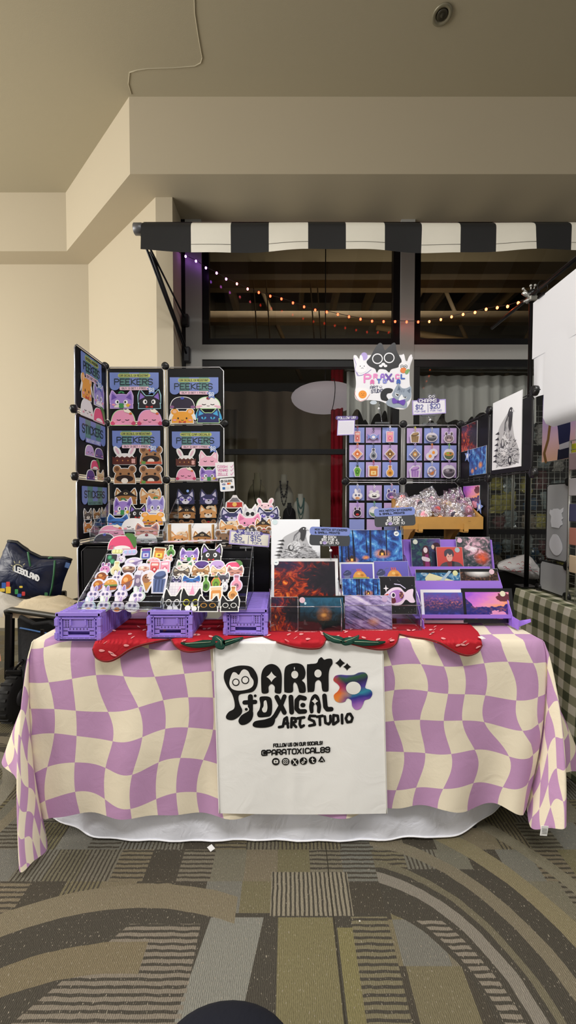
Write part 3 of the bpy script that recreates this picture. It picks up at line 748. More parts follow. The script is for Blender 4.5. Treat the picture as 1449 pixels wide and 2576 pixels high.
# ART STUDIO
for st in ([(530,768),(560,762),(572,705),(590,692),(600,770)],[(565,740),(600,738)],[(625,768),(628,698),(655,700),(660,725),(632,735),(662,766)],[(672,700),(725,692)],[(696,700),(690,745),(700,768),(722,755)],
    [(812,682),(770,680),(762,705),(800,722),(808,748),(765,757)],[(825,688),(868,680)],[(845,685),(848,750)],[(885,685),(890,735),(915,745),(930,725),(928,680)],[(950,745),(952,675),(985,680),(990,720),(955,745)],[(1018,672),(1020,738)],[(1062,668),(1048,700),(1060,730),(1090,725),(1100,695),(1082,665),(1062,668)]):
    a.stroke(st, 21, K0, 1)
spark(1004, 271, 40, 38, K0, 1); spark(1058, 300, 32, 30, K0, 1)
pr = a.build('logo_print', BAN); pr['label'] = 'black lettering with a cat-face letter'
a = BanArt()
# socials
a.text('FOLLOW US ON OUR SOCIALS!', 680, 900, 24, K0, w=7, layer=1, width=385, slope=-.055)
a.text('@PARATOXICAL89', 664, 955, 38, K0, w=10, layer=1, width=535, slope=-.05)
for cx, cy in ((505,1035),(581,1035),(652,1039),(720,1031),(790,1025)): a.ell(cx, cy, 30, 29, K0, 1)
a.rrect(488,1022,523,1048,8,WH,2); a.poly([(500,1028),(500,1042),(513,1035)], K0, 3)
a.rrect(562,1017,600,1053,10,WH,2); a.rrect(567,1022,595,1048,7,K0,3); a.ell(581,1035,9,9,WH,4); a.ell(581,1035,5,5,K0,5)
a.stroke([(638,1020),(667,1058)], 8, WH, 2); a.stroke([(667,1020),(638,1058)], 4, WH, 2)
a.stroke([(724,1012),(724,1042),(713,1050),(706,1042),(714,1034)], 6, WH, 2); a.stroke([(724,1014),(732,1024),(738,1025)], 6, WH, 2)
a.stroke([(789,1008),(789,1035),(795,1042),(802,1040)], 7, WH, 2); a.stroke([(781,1018),(800,1018)], 6, WH, 2)
a.poly([(832,1035),(858,992),(866,1004),(846,1035)], K0, 1); a.poly([(846,1040),(876,1040),(868,1028),(852,1028)], K0, 1); a.poly([(862,992),(888,1030),(882,1040),(858,998)], K0, 1)
pr = a.build('social_print', BAN); pr['label'] = 'small black address line and icons'
def flower_mat():
    m, b = newmat('rainbow_print'); o, x, y, z = coords('Object')
    n = noise(xyz(x*7, z*7), 2.2, 2, .6)
    c = ramp((z*7.2 - x*1.2 + n*.3 - .15).clamp(), [(0,'#b07ac0'),(.16,'#7a4aa8'),(.30,'#2a2f8a'),(.42,'#2f8fa8'),(.54,'#4a3a90'),(.70,'#2a2250'),(.82,'#2f5a38'),(.92,'#4a3a90'),(1,'#6a58c0')])
    lf = (.62 - x*22.0 - ((z-.058).abs())*18.0 + (n-.5)*.8 - .5).clamp(); hot = ramp((z*8.0 + n*.3 - .1).clamp(), [(.2,'#f0a03a'),(.5,'#e8742e'),(.7,'#d8363a')])
    N.put(b.inputs['Base Color'], mix(lf, c, hot))
    b.inputs['Roughness'].default_value = .7; return m
a = BanArt(); a.poly(csmooth([(952,405),(965,372),(1005,362),(1055,365),(1110,362),(1150,345),(1195,345),(1218,375),(1205,430),(1200,465),(1240,480),(1254,510),(1235,545),(1195,560),(1182,590),(1160,625),(1125,633),(1098,605),(1090,560),(1060,545),(1040,570),(1000,578),(965,560),(955,520),(985,490),(1000,460),(985,435)]), flower_mat(), 1)
a.ell(1107, 465, 58, 50, WH, 2); a.build('flower_print', BAN)['label'] = 'rainbow flower with white centre'

# ---- strawberry runner lying on the table edge
RED = cloth('red_strawberry_fabric', '#b51f2b', .8, .25, 25, .25)
def onedge(u, v, lift):
    q = Pz(u, v, ZT+.009+lift)
    if q.y > YF-.035: return q
    return P(u, v, YF-.050-lift)
t = thing('strawberry_runner', (0, YF+.1, ZT), 'red strawberry-shaped fabric runner with green leaves along the table edge', 'table runner')
def interp(tab, u): return float(np.interp(u, [p[0] for p in tab], [p[1] for p in tab]))
def catm(tab, n=6):
    out = []
    for i in range(len(tab)-1):
        a, b, c, d = [np.array(tab[max(0, min(len(tab)-1, i+k-1))], float) for k in range(4)]
        for q in range(n): s = q/n; out.append(tuple(b + (c-a)*(.5*s) + (a*2-b*5+c*4-d)*(.5*s*s) + (b*3-a-c*3+d)*(.5*s**3)))
    return out + [tuple(tab[-1])]
berries = [
 ([(233,1632),(237,1648),(246,1658),(262,1663),(280,1661),(300,1651),(325,1634),(352,1623),(390,1614),(432,1606)], [(233,1630),(240,1612),(256,1596),(276,1580),(292,1566),(310,1556),(432,1556)]),
 ([(430,1606),(440,1624),(456,1635),(478,1639),(510,1635),(545,1625),(580,1614),(625,1604),(662,1600)], [(430,1560),(662,1556)]),
 ([(660,1600),(690,1612),(722,1622),(755,1629),(790,1631),(810,1626),(822,1606)], [(660,1570),(700,1556),(822,1556)]),
 ([(822,1604),(850,1610),(890,1620),(925,1629),(958,1633),(982,1629),(998,1616),(1004,1596)], [(822,1556),(1004,1556)]),
 ([(1003,1594),(1040,1602),(1075,1607),(1105,1616),(1130,1630),(1155,1643),(1180,1648),(1202,1640),(1213,1622)], [(1003,1556),(1160,1560),(1185,1572),(1203,1590),(1211,1606),(1213,1620)])]
seedr = random.Random(8)
for bi, (bot, tp) in enumerate(berries):
    bot = catm(bot); u0, u1 = bot[0][0], bot[-1][0]; b = B(); rows = []
    nU = 60
    for j in range(14):
        row = []
        for i in range(nU+1):
            u = u0 + (u1-u0)*i/nU; v = interp(tp, u) + (interp(bot, u)-interp(tp, u))*j/13
            row.append(onedge(u, v, .004*math.sin(math.pi*min(1, j/13*1.0))))
        rows.append(row)
    b.grid(rows, RED)
    for i in range(nU):                          # rolled edge gives the padded thickness
        p, q = rows[-1][i], rows[-1][i+1]; dn = Vector((0, .006, -.007)); b.add([p, q, q+dn, p+dn], [(0,1,2,3)], RED)
    bo = b.build('strawberry', t)
    b = B(); b.tube([p + Vector((0,-.001,0)) for p in rows[-1]], .0022, col('#6f241f', .8), 4); b.build('seam_trim', bo)
    b = B(); pk = col('#e99a9a', .8)
    for k in range(15):
        u = seedr.uniform(u0+12, u1-8); lo, hi = interp(tp, u)+14, interp(bot, u)-9
        if hi - lo < 4: continue
        v = lo + (hi-lo)*seedr.random(); sz = 3.2 + (v-1580)*.035
        an = seedr.uniform(-.5, .7); pts = []
        for q in range(12):
            w = q/12*6.283; rr = 1 - .35*math.cos(w); x, y = 1.25*sz*math.cos(w)*1.2, .62*sz*math.sin(w)*rr
            pts.append(onedge(u + x*math.cos(an) - y*math.sin(an), v - x*math.sin(an)*.8 + y*math.cos(an), .0062))
        b.add(pts, [tuple(range(12))], pk)
    b.build('seeds', bo)['kind'] = 'stuff'
LEAF = cloth('green_leaf_felt', '#20463a', .8, .2, 30, .2); VEIN = col('#93a58a', .8)
def leaf_cluster(parts):
    for lf, vein in parts:
        b = B(); pts = [onedge(u, v, .010) for u, v in csmooth(lf, 5)]; low = [p + Vector((0, .002, -.005)) for p in pts]; n = len(pts)
        b.add(pts + low, [tuple(range(n))] + [(i, (i+1)%n, n+(i+1)%n, n+i) for i in range(n)], LEAF); lo_ = b.build('leaf', t)
        b = B(); b.tube([onedge(u, v, .0115) for u, v in vein], .0011, VEIN, 5); b.build('leaf_vein', lo_)
leaf_cluster([([(454,1616),(480,1616),(510,1610),(538,1611),(540,1620),(512,1626),(480,1626)], [(466,1619),(500,1617),(530,1615)]),
 ([(536,1612),(534,1604),(543,1598),(556,1603),(566,1614),(562,1630),(545,1628)], [(545,1603),(556,1612),(557,1624)]),
 ([(562,1612),(585,1606),(612,1602),(600,1610),(575,1620),(564,1622)], [(566,1616),(586,1610),(604,1605)])])
leaf_cluster([([(812,1590),(832,1598),(852,1600),(868,1608),(862,1616),(840,1614),(824,1605)], [(818,1594),(840,1606),(860,1612)]),
 ([(856,1612),(868,1604),(888,1602),(903,1597),(901,1606),(890,1616),(868,1621)], [(866,1613),(882,1608),(900,1600)]),
 ([(886,1610),(910,1608),(940,1612),(970,1613),(950,1620),(920,1622),(892,1618)], [(892,1614),(920,1615),(952,1616)])])
# small white paper corner at the right berry and paper scraps
b = B(); q = Pz(1212, 1604, ZT+.02); b.rbox(q, (.026,.016,.0012), col('#eeebe6', .8), .0004, (.3,.1,.6)); tag(b.build('paper_tag'), 'tiny white paper tag beside the rightmost strawberry', 'paper tag')
b = B(); q = Pz(531, 2133, .003); b.rbox(q, (.019,.024,.0015), col('#efeeee', .8), .0004, (0,0,.75)); tag(b.build('paper_scrap'), 'small white paper scrap on the carpet in front of the table', 'paper')
b = B(); q = Pz(905, 2317, .003); b.rbox(q, (.004,.004,.002), col('#d9d4c8', .8), .0004, (0,0,.3)); tag(b.build('crumb'), 'tiny pale crumb on the open carpet', 'crumb')

# ================================================================== CRATES
PUR = col('#9a82dc', .42, spec=.45); PUR2 = col('#8c72d2', .45); HOLE = col('#241a3d', .8)
def crate(u0, u1, vb, label, depth=.27):
    zb = ZT + .010; D = Pz((u0+u1)/2, vb, zb).y; x0, x1 = P(u0, vb, D).x, P(u1, vb, D).x; w = .158; H = .106; HZ = .0975; cx = (x0+x1)/2
    t = thing('folding_crate', (cx, D+depth/2, zb), label, 'crate', 'purple folding crates under the sticker trays')
    def pc(b, x, z, sx, sz, y=0, sy=.004, m=PUR): b.box((cx+x, D+y, zb+z*.92), (sx, sy, sz*.94), m)
    # front panel: frame bars, slotted field and handle
    b = B(); h2 = w/2
    pc(b, 0, .0045, w*.94, .009, .004, .008); pc(b, 0, .013, w*.94, .0035, .004, .008)
    pc(b, 0, H-.006, w, .012, .005, .010); pc(b, 0, H-.020, w*.86, .0045, .003, .008)
    for i in range(7): pc(b, -.060+.02*i, .0095, .0035, .006, .004, .007)
    for sx in (-1, 1):
        pc(b, sx*(h2-.007), .046, .014, .085, .004, .010); pc(b, sx*(h2-.021), .050, .0035, .074, .003, .008)
        for z in (.02, .038, .056, .074): pc(b, sx*(h2-.0155), z, .006, .006, .004, .007)
        pc(b, sx*(h2-.003), .020, .010, .022, .003, .014); pc(b, sx*(h2-.004), .072, .012, .026, .003, .014)
    b.build('front_frame', t)
    b = B(); pc(b, 0, .068, w*.68, .034, .006, .005); pc(b, 0, .042, w*.68, .013, .006, .005); pc(b, 0, .0175, w*.68, .006, .006, .005)
    for sx in (-1, 1): pc(b, sx*.046, .028, .016, .02, .006, .005)
    for sx in (-1, 1): pc(b, sx*.026, .070, .005, .022, .002, .006)
    for i in range(4):
        pc(b, 0, .0, .0001, .0001)
    fo = b.build('front_panel', t)
    b = B()
    for sx in (-1, 1):
        for i in range(4):
            for q in (.036, .044): pc(b, sx*q, .052+.008*i, .0022, .0055, .0032, .001, HOLE)
    for i in range(6): pc(b, -.03+.012*i, .044, .0022, .006, .0032, .001, HOLE)
    b.build('slots', fo)['kind'] = 'stuff'
    for sx in (-1, 1):
        b = B(); X_ = cx + sx*(h2-.006)
        for z, hh in ((.008,.014),(HZ-.010,.016)): b.box((X_, D+depth/2, zb+z), (.006, depth, hh), PUR)
        b.box((X_, D+depth/2, zb+.048), (.003, depth, .070), PUR2)
        for k in range(15): b.box((X_+sx*.002, D+.012+k*(depth-.024)/14, zb+.048), (.004, .0035, .068), PUR)
        b.build('side_panel', t)
    b = B(); pc(b, 0, .05, w*.94, .10, depth-.004, .006); b.build('back_panel', t)
    b = B(); b.box((cx, D+depth/2, zb+.003), (w*.92, depth, .004), PUR2); b.build('base', t)
    b = B()                                        # lattice lid
    for k in range(16): b.box((cx, D+.010+k*(depth-.02)/15, zb+HZ-.002), (w*.95, .009, .004), PUR)
    for k in range(3): b.box((cx-.06+.06*k, D+depth/2, zb+HZ-.003), (.010, depth*.96, .004), PUR)
    b.build('lid', t)
    return cx, D
crate(144, 250, 1612, 'purple plastic folding crate at the far left under the holographic sticker tray')
crate(373, 482, 1607, 'purple plastic folding crate in the middle under the joint of two trays')
crate(562, 674, 1600, 'purple plastic folding crate on the right beside the red dragon print')
# ================================================================== STICKER DESIGNS (plain animal heads and food, no known figures)
def peek(w, h, base, inner, eye='dot', ear='cat', border='#f4f2f0', extra=(), light='#f3e6d6', full=False):
    """half head peeking over an edge; x in [-w/2, w/2], z in [0, h]"""
    a = Art(0, 0, 1.0); bw = .0035; R = lambda pts: [(x*w, -z*h) for x, z in pts]
    hz = {'cat': .70, 'wolf': .66, 'bear': .84, 'bunny': .60, 'none': .96, 'tall': .82, 'leaf': .84}[ear]
    hx = .5 if ear in ('none', 'leaf') else .46
    def head(g, c, l, th=0):
        pts = []
        for i in range(25):
            q = math.pi*i/24; cc, ss = math.cos(q), math.sin(q)
            pts.append((math.copysign(abs(cc)**.75, cc)*(hx*w-bw+g), -(ss**.85)*(hz*h-bw+g)))
        pts = [(pts[0][0], g)] + pts + [(pts[-1][0], g)]
        a.poly(pts, c, l, th)
    def tri(pts, g, c, l, th=0):
        mx = sum(p[0] for p in pts)/len(pts); mz = sum(p[1] for p in pts)/len(pts); out = []
        for x, z in pts:
            dx, dz = (x-mx)*w, (z-mz)*h; L = math.hypot(dx, dz) or 1; k = (L+g*1.5)/L; out.append((mx*w+dx*k, -(mz*h+dz*k)))
        a.poly(out, c, l, th)
    for g, c, l, th in ((bw, border, 0, .0012), (0, base, 2, 0)):
        if ear in ('cat', 'wolf', 'tall'):
            for s in (-1, 1):
                tri([(s*.45,.28),(s*.44,.70),(s*.38,.97),(s*.33,.95),(s*.20,.72),(s*.06,.58)], g, c, l, th)
        if ear == 'wolf':
            for s in (-1, 1): tri([(s*.34,.36),(s*.50,.22),(s*.44,.16),(s*.49,.06),(s*.30,.02)], g, c, l, th)
        if ear == 'bear':
            for s in (-1, 1): a.ell(s*.31*w, -.76*h, .15*w+g, .21*h+g, c, l, th)
        if ear == 'bunny':
            for s in (-1, 1): a.ell(s*.30*w, -.72*h, .10*w+g, .30*h+g, c, l, th, rot=s*.5)
        head(g, c, l, th)
    if ear in ('cat', 'wolf', 'tall'):
        for s in (-1, 1): tri([(s*.40,.45),(s*.36,.84),(s*.18,.60)], 0, inner, 3)
    if ear == 'bear':
        for s in (-1, 1): a.ell(s*.31*w, -.78*h, .085*w, .12*h, inner, 3)
    if ear == 'bunny':
        for s in (-1, 1): a.ell(s*.30*w, -.72*h, .05*w, .2*h, inner, 3, rot=s*.5)
    e = lambda x, z, rx, rz, c, l=5, **k: a.ell(x*w, -z*h, rx*w, rz*h, c, l, **k)
    if 'muzzle' in extra: e(0, .16, .2, .16, light, 4); e(0, .24, .045, .045, '#2b1d1d', 6)
    if 'mask' in extra: e(0, .26, .36, .19, '#2a1a16', 4); e(0, .14, .14, .15, '#efe4d6', 5)
    if 'brow' in extra: e(-.17, .52, .05, .06, '#2a1a16', 4); e(.17, .52, .05, .06, '#2a1a16', 4)
    if 'chest' in extra: e(0, .03, .3, .2, light, 4, a0=0, a1=180)
    if eye == 'dot':
        for s in (-1, 1): e(s*.17, .32, .032, .06, '#201820', 6)
    if eye == 'big':
        for s in (-1, 1): e(s*.17, .34, .085, .13, '#f5f3f4', 5); e(s*.15, .34, .035, .07, '#16141a', 6)
    if eye == 'violet':
        for s in (-1, 1): e(s*.19, .34, .12, .15, '#ece8f5', 5); e(s*.19, .33, .095, .12, '#6a58b8', 6); e(s*.17, .38, .03, .04, '#f5f3f4', 7)
    if eye == 'blue':
        for s in (-1, 1): e(s*.18, .34, .10, .12, '#48a6d8', 5); e(s*.18, .34, .025, .10, '#10142a', 6); e(s*.18, .43, .11, .05, base, 7)
    if eye == 'angry':
        for s in (-1, 1): a.poly(R([(s*.30,.42),(s*.08,.30),(s*.12,.24),(s*.28,.28)]), '#c9b8ea', 5); e(s*.19, .31, .03, .04, '#5a3f9a', 6)
    if eye == 'ring':
        for s in (-1, 1): e(s*.20, .36, .15, .16, '#efedea', 5); e(s*.20, .36, .115, .12, base, 6)
    if eye in ('gold', 'lime'):
        cc = '#c08a3a' if eye == 'gold' else '#c9c52e'
        for s in (-1, 1): e(s*.20, .36, .15, .15, cc, 5); e(s*.20, .36, .11, .11, base, 6)
    if eye == 'sleep':
        for s in (-1, 1): a.stroke([((s*.17-.07)*w, -.32*h), (s*.17*w, -.28*h), ((s*.17+.07)*w, -.32*h)], .025*w, '#3b2430', 6)
    if eye == 'glasses':
        for s in (-1, 1): e(s*.17, .30, .13, .15, '#15151a', 6)
        a.stroke([(-.1*w, -.31*h), (.1*w, -.31*h)], .03*w, '#15151a', 6)
    if eye in ('dot', 'sleep', 'big') and 'muzzle' not in extra and 'nocheek' not in extra:
        for s in (-1, 1): e(s*.31, .19, .07, .055, '#f2a0b4' if base != '#f1ece9' else '#f3b3c6', 5)
        a.stroke([(-.05*w, -.2*h), (0, -.17*h), (.05*w, -.2*h)], .015*w, '#4a2c34', 6)
    if 'nose' in extra: a.poly(R([(-.05,.2),(.05,.2),(0,.13)]), '#f0edea', 6)
    if 'paw' in extra:
        e(-.12, .12, .13, .12, '#efedea', 7); e(.16, .10, .12, .11, '#efedea', 7); e(.06, .26, .06, .12, '#efedea', 7)
    if 'bow' in extra:
        for s in (-1, 1): a.ell((.12+s*.11)*w, -.80*h, .13*w, .11*h, '#e9d3b4', 7, rot=s*.4)
        e(.12, .80, .05, .06, '#d0b08a', 8)
    if 'hat' in extra: a.poly(R([(-.50,.44),(-.1,.86),(0,.92),(.1,.86),(.50,.44),(.2,.54),(-.2,.54)]), '#2a2220', 7); e(0, .66, .09, .07, '#d9c39a', 8); e(0, .66, .035, .04, '#2a2220', 9)
    if 'heart' in extra:
        for s in (-1, 1): e(s*.04, .76, .05, .055, '#c22336', 7)
        a.poly(R([(-.085,.75),(.085,.75),(0,.62)]), '#c22336', 7)
    if 'leaf' in extra:
        for s in (-1, 1): a.ell(s*.06*w, -.9*h, .07*w, .05*h, '#3d8a55', 7, rot=s*.5)
    if 'clover' in extra:
        for q in range(4): a.ell((.0+.055*math.cos(q*1.57+.78))*w, -(.13+.085*math.sin(q*1.57+.78))*h, .06*w, .085*h, '#3d9150', 8)
        e(.26, .16, .07, .09, '#e8b93a', 8)
    if 'tie' in extra:
        for s in (-1, 1): a.poly(R([(0,.06),(s*.14,.14),(s*.14,.0)]), '#c8342e', 8)
    if 'cream' in extra:
        a.poly(R([(.06,.80),(.02,.98),(.12,.94),(.20,1.0),(.26,.92),(.34,.82),(.24,.72)]), '#f4ecd8', 7); e(.31, .70, .06, .06, '#e2703a', 8)
    if 'feet' in extra:
        for s in (-1, 1): e(s*.42, .10, .09, .12, inner, 4)
    if 'choc' in extra:
        a.poly(R([(-.5,0),(-.5,.42),(-.4,.36),(-.3,.44),(-.2,.36),(-.1,.44),(0,.36),(.1,.44),(.2,.36),(.3,.44),(.4,.36),(.5,.42),(.5,0)]), '#5a2a22', 7)
        for q in (-.3, -.08, .14): e(q, .2, .025, .04, '#c98a4a', 8)
        for q in range(4): a.ell((.36+.05*math.cos(q*1.57+.78))*w, -(.18+.08*math.sin(q*1.57+.78))*h, .045*w, .07*h, '#dca6a0', 8)
    if 'scarf' in extra: a.poly(R([(-.45,0),(-.44,.12),(.44,.12),(.45,0)]), '#c8553a', 7); e(-.3, .07, .1, .08, '#6a9a48', 8)
    if 'gem' in extra: e(0, .82, .075, .11, '#4a56b8' if base != '#f1ece9' else '#8a2a3c', 7)
    if 'wing' in extra:
        for s in (-1, 1): a.ell(s*.46*w, -.5*h, .06*w, .34*h, '#f4efe9' if base != '#2b2f63' else '#48a6d8', 1, rot=-s*.35)
    if 'pod' in extra: a.poly(R([(.06,.9),(.16,.98),(.34,.94),(.46,.7),(.5,.3),(.42,.05),(.34,.3),(.24,.6)]), '#4f7d3e', 7)
    if 'flame' in extra: a.ell(.12*w, -.86*h, .07*w, .09*h, '#8fb0f0', 7)
    return a
def food(kind, w, h, c1, c2, c3='#f4f1ee', border='#eef0f4'):
    a = Art(0, 0, 1.0); bw = .003
    e = lambda x, z, rx, rz, c, l=3, th=0, rot=0: a.ell(x*w, -z*h, rx*w, rz*h, c, l, th, rot=rot)
    r = lambda x0, z0, x1, z1, q, c, l=3, th=0: a.rrect(x0*w, -z1*h, x1*w, -z0*h, q, c, l, th)
    if kind == 'jar':
        r(-.48,0,.48,1,.006,border,0,.0012); r(-.36,.06,.36,.72,.006,c1,2); r(-.38,.72,.38,.92,.003,c2,2); r(-.24,.18,.24,.52,.002,c3,4); e(0,.35,.10,.08,c2,5)
    elif kind == 'bottle':
        e(0,.36,.5,.36,border,0,.0012); r(-.26,.5,.26,1,.004,border,0,.0012); e(0,.36,.40,.29,c1,2); r(-.14,.58,.14,.80,.002,c1,2); r(-.17,.80,.17,.93,.002,c2,2); e(0,.34,.2,.14,c2,4); e(-.09,.36,.035,.03,'#20261a',5); e(.09,.36,.035,.03,'#20261a',5)
    elif kind == 'coffin':
        a.poly([(-.3*w,0),(.3*w,0),(.5*w,-.62*h),(.24*w,-.9*h),(-.24*w,-.9*h),(-.5*w,-.62*h)], border, 0, .0012); a.poly([(-.22*w,-.06*h),(.22*w,-.06*h),(.4*w,-.6*h),(.18*w,-.82*h),(-.18*w,-.82*h),(-.4*w,-.6*h)], c1, 2); r(-.16,.86,.16,1,.002,c2,2); e(0,.44,.2,.2,c2,4); e(0,.44,.1,.1,c1,5)
    elif kind == 'pack':
        r(-.5,0,.5,1,.004,border,0,.0012); r(-.40,.06,.40,.94,.003,c1,2); r(-.30,.66,.30,.84,.002,c3,3); e(0,.36,.22,.2,c2,4); e(0,.36,.1,.1,c3,5)
    elif kind == 'bowl':
        e(0,.5,.5,.5,border,0,.0012); a.ell(0,-.5*h,.42*w,.42*h,c2,2,a0=180,a1=360); e(0,.55,.42,.18,c1,3); e(-.12,.6,.12,.1,c3,4); e(.14,.58,.1,.09,c2,4)
    elif kind == 'planet':
        e(0,.5,.5,.5,border,0,.0012); e(0,.5,.37,.38,c1,2); e(-.1,.6,.16,.12,c3,3); e(.12,.4,.14,.1,c2,3)
        a.stroke([(-.46*w,-.34*h),(-.2*w,-.36*h),(.2*w,-.52*h),(.46*w,-.66*h)], .055*w, c2, 4); e(.0,.28,.2,.08,c2,3)
    elif kind == 'burger':
        e(0,.5,.5,.5,border,0,.0012); a.ell(0,-.5*h,.40*w,.36*h,c1,2,a0=0,a1=180); r(-.42,.40,.42,.52,.002,'#5f8a45',3); r(-.40,.32,.40,.42,.002,'#5a2a1c',4); r(-.38,.18,.38,.33,.003,c2,3); e(-.15,.7,.06,.03,c3,4); e(.1,.74,.06,.03,c3,4)
    elif kind == 'cone':
        e(0,.62,.5,.38,border,0,.0012); a.poly([(-.4*w,-.5*h),(.4*w,-.5*h),(.12*w,0),(-.12*w,0)], border, 0, .0012)
        a.poly([(-.3*w,-.48*h),(.3*w,-.48*h),(.0,-.05*h)], c2, 2); e(-.1,.62,.28,.2,c1,3); e(.14,.74,.22,.17,c3,4); e(-.16,.66,.04,.03,'#2a1a16',5); e(0,.66,.04,.03,'#2a1a16',5)
    elif kind == 'drink':
        a.poly([(-.34*w,0),(.34*w,0),(.5*w,-.8*h),(.2*w,-h),(-.3*w,-.98*h),(-.5*w,-.8*h)], border, 0, .0012); a.poly([(-.26*w,-.06*h),(.26*w,-.06*h),(.38*w,-.72*h),(-.38*w,-.72*h)], c1, 2); e(-.04,.4,.18,.14,c3,3); a.stroke([(.1*w,-.7*h),(.2*w,-.94*h)], .05*w, c2, 3)
    elif kind == 'bucket':
        a.poly([(-.4*w,0),(.4*w,0),(.5*w,-.7*h),(.4*w,-h),(-.2*w,-.98*h),(-.5*w,-.66*h)], border, 0, .0012); a.poly([(-.3*w,-.05*h),(.3*w,-.05*h),(.38*w,-.6*h),(-.38*w,-.6*h)], c1, 2)
        for q in (-.2, 0, .2): a.poly([((q-.03)*w,-.08*h),((q+.03)*w,-.08*h),((q+.045)*w,-.56*h),((q-.045)*w,-.56*h)], c2, 3)
        a.ell(0,-.72*h,.38*w,.14*h,c2,3,rot=-.25); a.ell(.02*w,-.8*h,.32*w,.11*h,c1,4,rot=-.25)
    elif kind == 'bunny':
        e(0,.36,.5,.36,border,0,.0012); e(-.16,.76,.15,.26,border,0,.0012,-.1); e(.16,.76,.15,.26,border,0,.0012,.1)
        e(-.16,.76,.09,.20,c3,2,0,-.1); e(.16,.76,.09,.20,c1,2,0,.1); e(0,.36,.40,.28,c3,3)
        for s in (-1, 1): e(s*.16,.42,.12,.11,c1,4); e(s*.16,.42,.07,.07,'#5c5f78',5)
        e(0,.16,.22,.12,c2,5); e(-.05,.16,.04,.04,'#3b2a2a',6)
    elif kind == 'label':
        a.rrect(-.5*w,-.9*h,.5*w,-.1*h,.4*h,border,0,.0012); a.rrect(-.46*w,-.8*h,.46*w,-.2*h,.28*h,c1,2)
        for q in (-.28, 0, .28): e(q,.55,.1,.22,c2,3)
    elif kind == 'mint':
        r(-.5,0,.5,1,.006,border,0,.0012); r(-.45,.04,.45,.96,.005,c1,2)
        for x, z, q in ((-.15,.72,.2),(.12,.40,.22)):
            e(x,z,q,q,c2,3); e(x,z,q*.6,q*.6,'#4da97a',4)
        r(-.4,.05,-.2,.25,.001,c3,3)
    elif kind == 'critter':
        e(0,.38,.5,.38,border,0,.0012); e(-.26,.78,.16,.2,border,0,.0012); e(.26,.78,.16,.2,border,0,.0012); e(-.26,.78,.1,.13,c2,2); e(.26,.78,.1,.13,c2,2); e(0,.38,.42,.30,c1,3)
        e(-.14,.44,.04,.05,'#2a2030',5); e(.14,.44,.04,.05,'#2a2030',5); e(0,.26,.2,.1,c3,4)
    elif kind == 'candy':
        for s in (-1, 1): a.poly([(s*.2*w,-.5*h),(s*.5*w,-.85*h),(s*.44*w,-.5*h),(s*.5*w,-.15*h)], c2, 1, .003)
        e(0,.5,.28,.36,border,0,.003); e(0,.5,.24,.3,c1,3); e(0,.45,.14,.18,c3,4)
    elif kind == 'eggs':
        e(-.14,.34,.36,.34,border,0,.003); e(.14,.66,.36,.32,border,0,.003); e(-.14,.36,.13,.14,c1,3); e(.14,.66,.12,.13,c1,3)
    elif kind == 'diamond':
        a.poly([(0,0),(.5*w,-.5*h),(0,-h),(-.5*w,-.5*h)], border, 0, .003); a.poly([(0,-.1*h),(.4*w,-.5*h),(0,-.9*h),(-.4*w,-.5*h)], c1, 2); e(0,.52,.2,.2,c2,3); e(0,.5,.1,.1,c3,4)
    return a

def put(a, name, u, vc, hpx, D, label, cat, group, tilt=.0, yaw=0, roll=0):
    """place a flat piece: centre u, centre v (picture), height hpx, at depth D"""
    loc = P(u, vc + hpx/2, D); o = sticker_obj(a, name, loc, (-tilt, roll, yaw)); return tag(o, label, cat, group)
LILC, LILI = '#a283cf', '#6d52a6'; BLKC, BLKI = '#1c1a20', '#8d6fc6'; PNKC, PNKI = '#ee9dbd', '#c8426a'; ORGC, ORGI = '#f0a438', '#f4bd92'
NAVC, NAVI = '#33335f', '#c9c3dc'; WHTC, WHTI = '#f1ece9', '#e6b9c9'; BRNC, BRNI = '#a97a52', '#6f4b33'; SHBC, SHBI = '#dd9f62', '#f3dfc4'; DKMC, DKMI = '#2a2238', '#8a5c8a'; BLUC, BLUI = '#3f78c4', '#2c4f94'; FOXC, FOXI = '#f0b2c8', '#f7d9e2'; DVIO = '#5a3d8c'
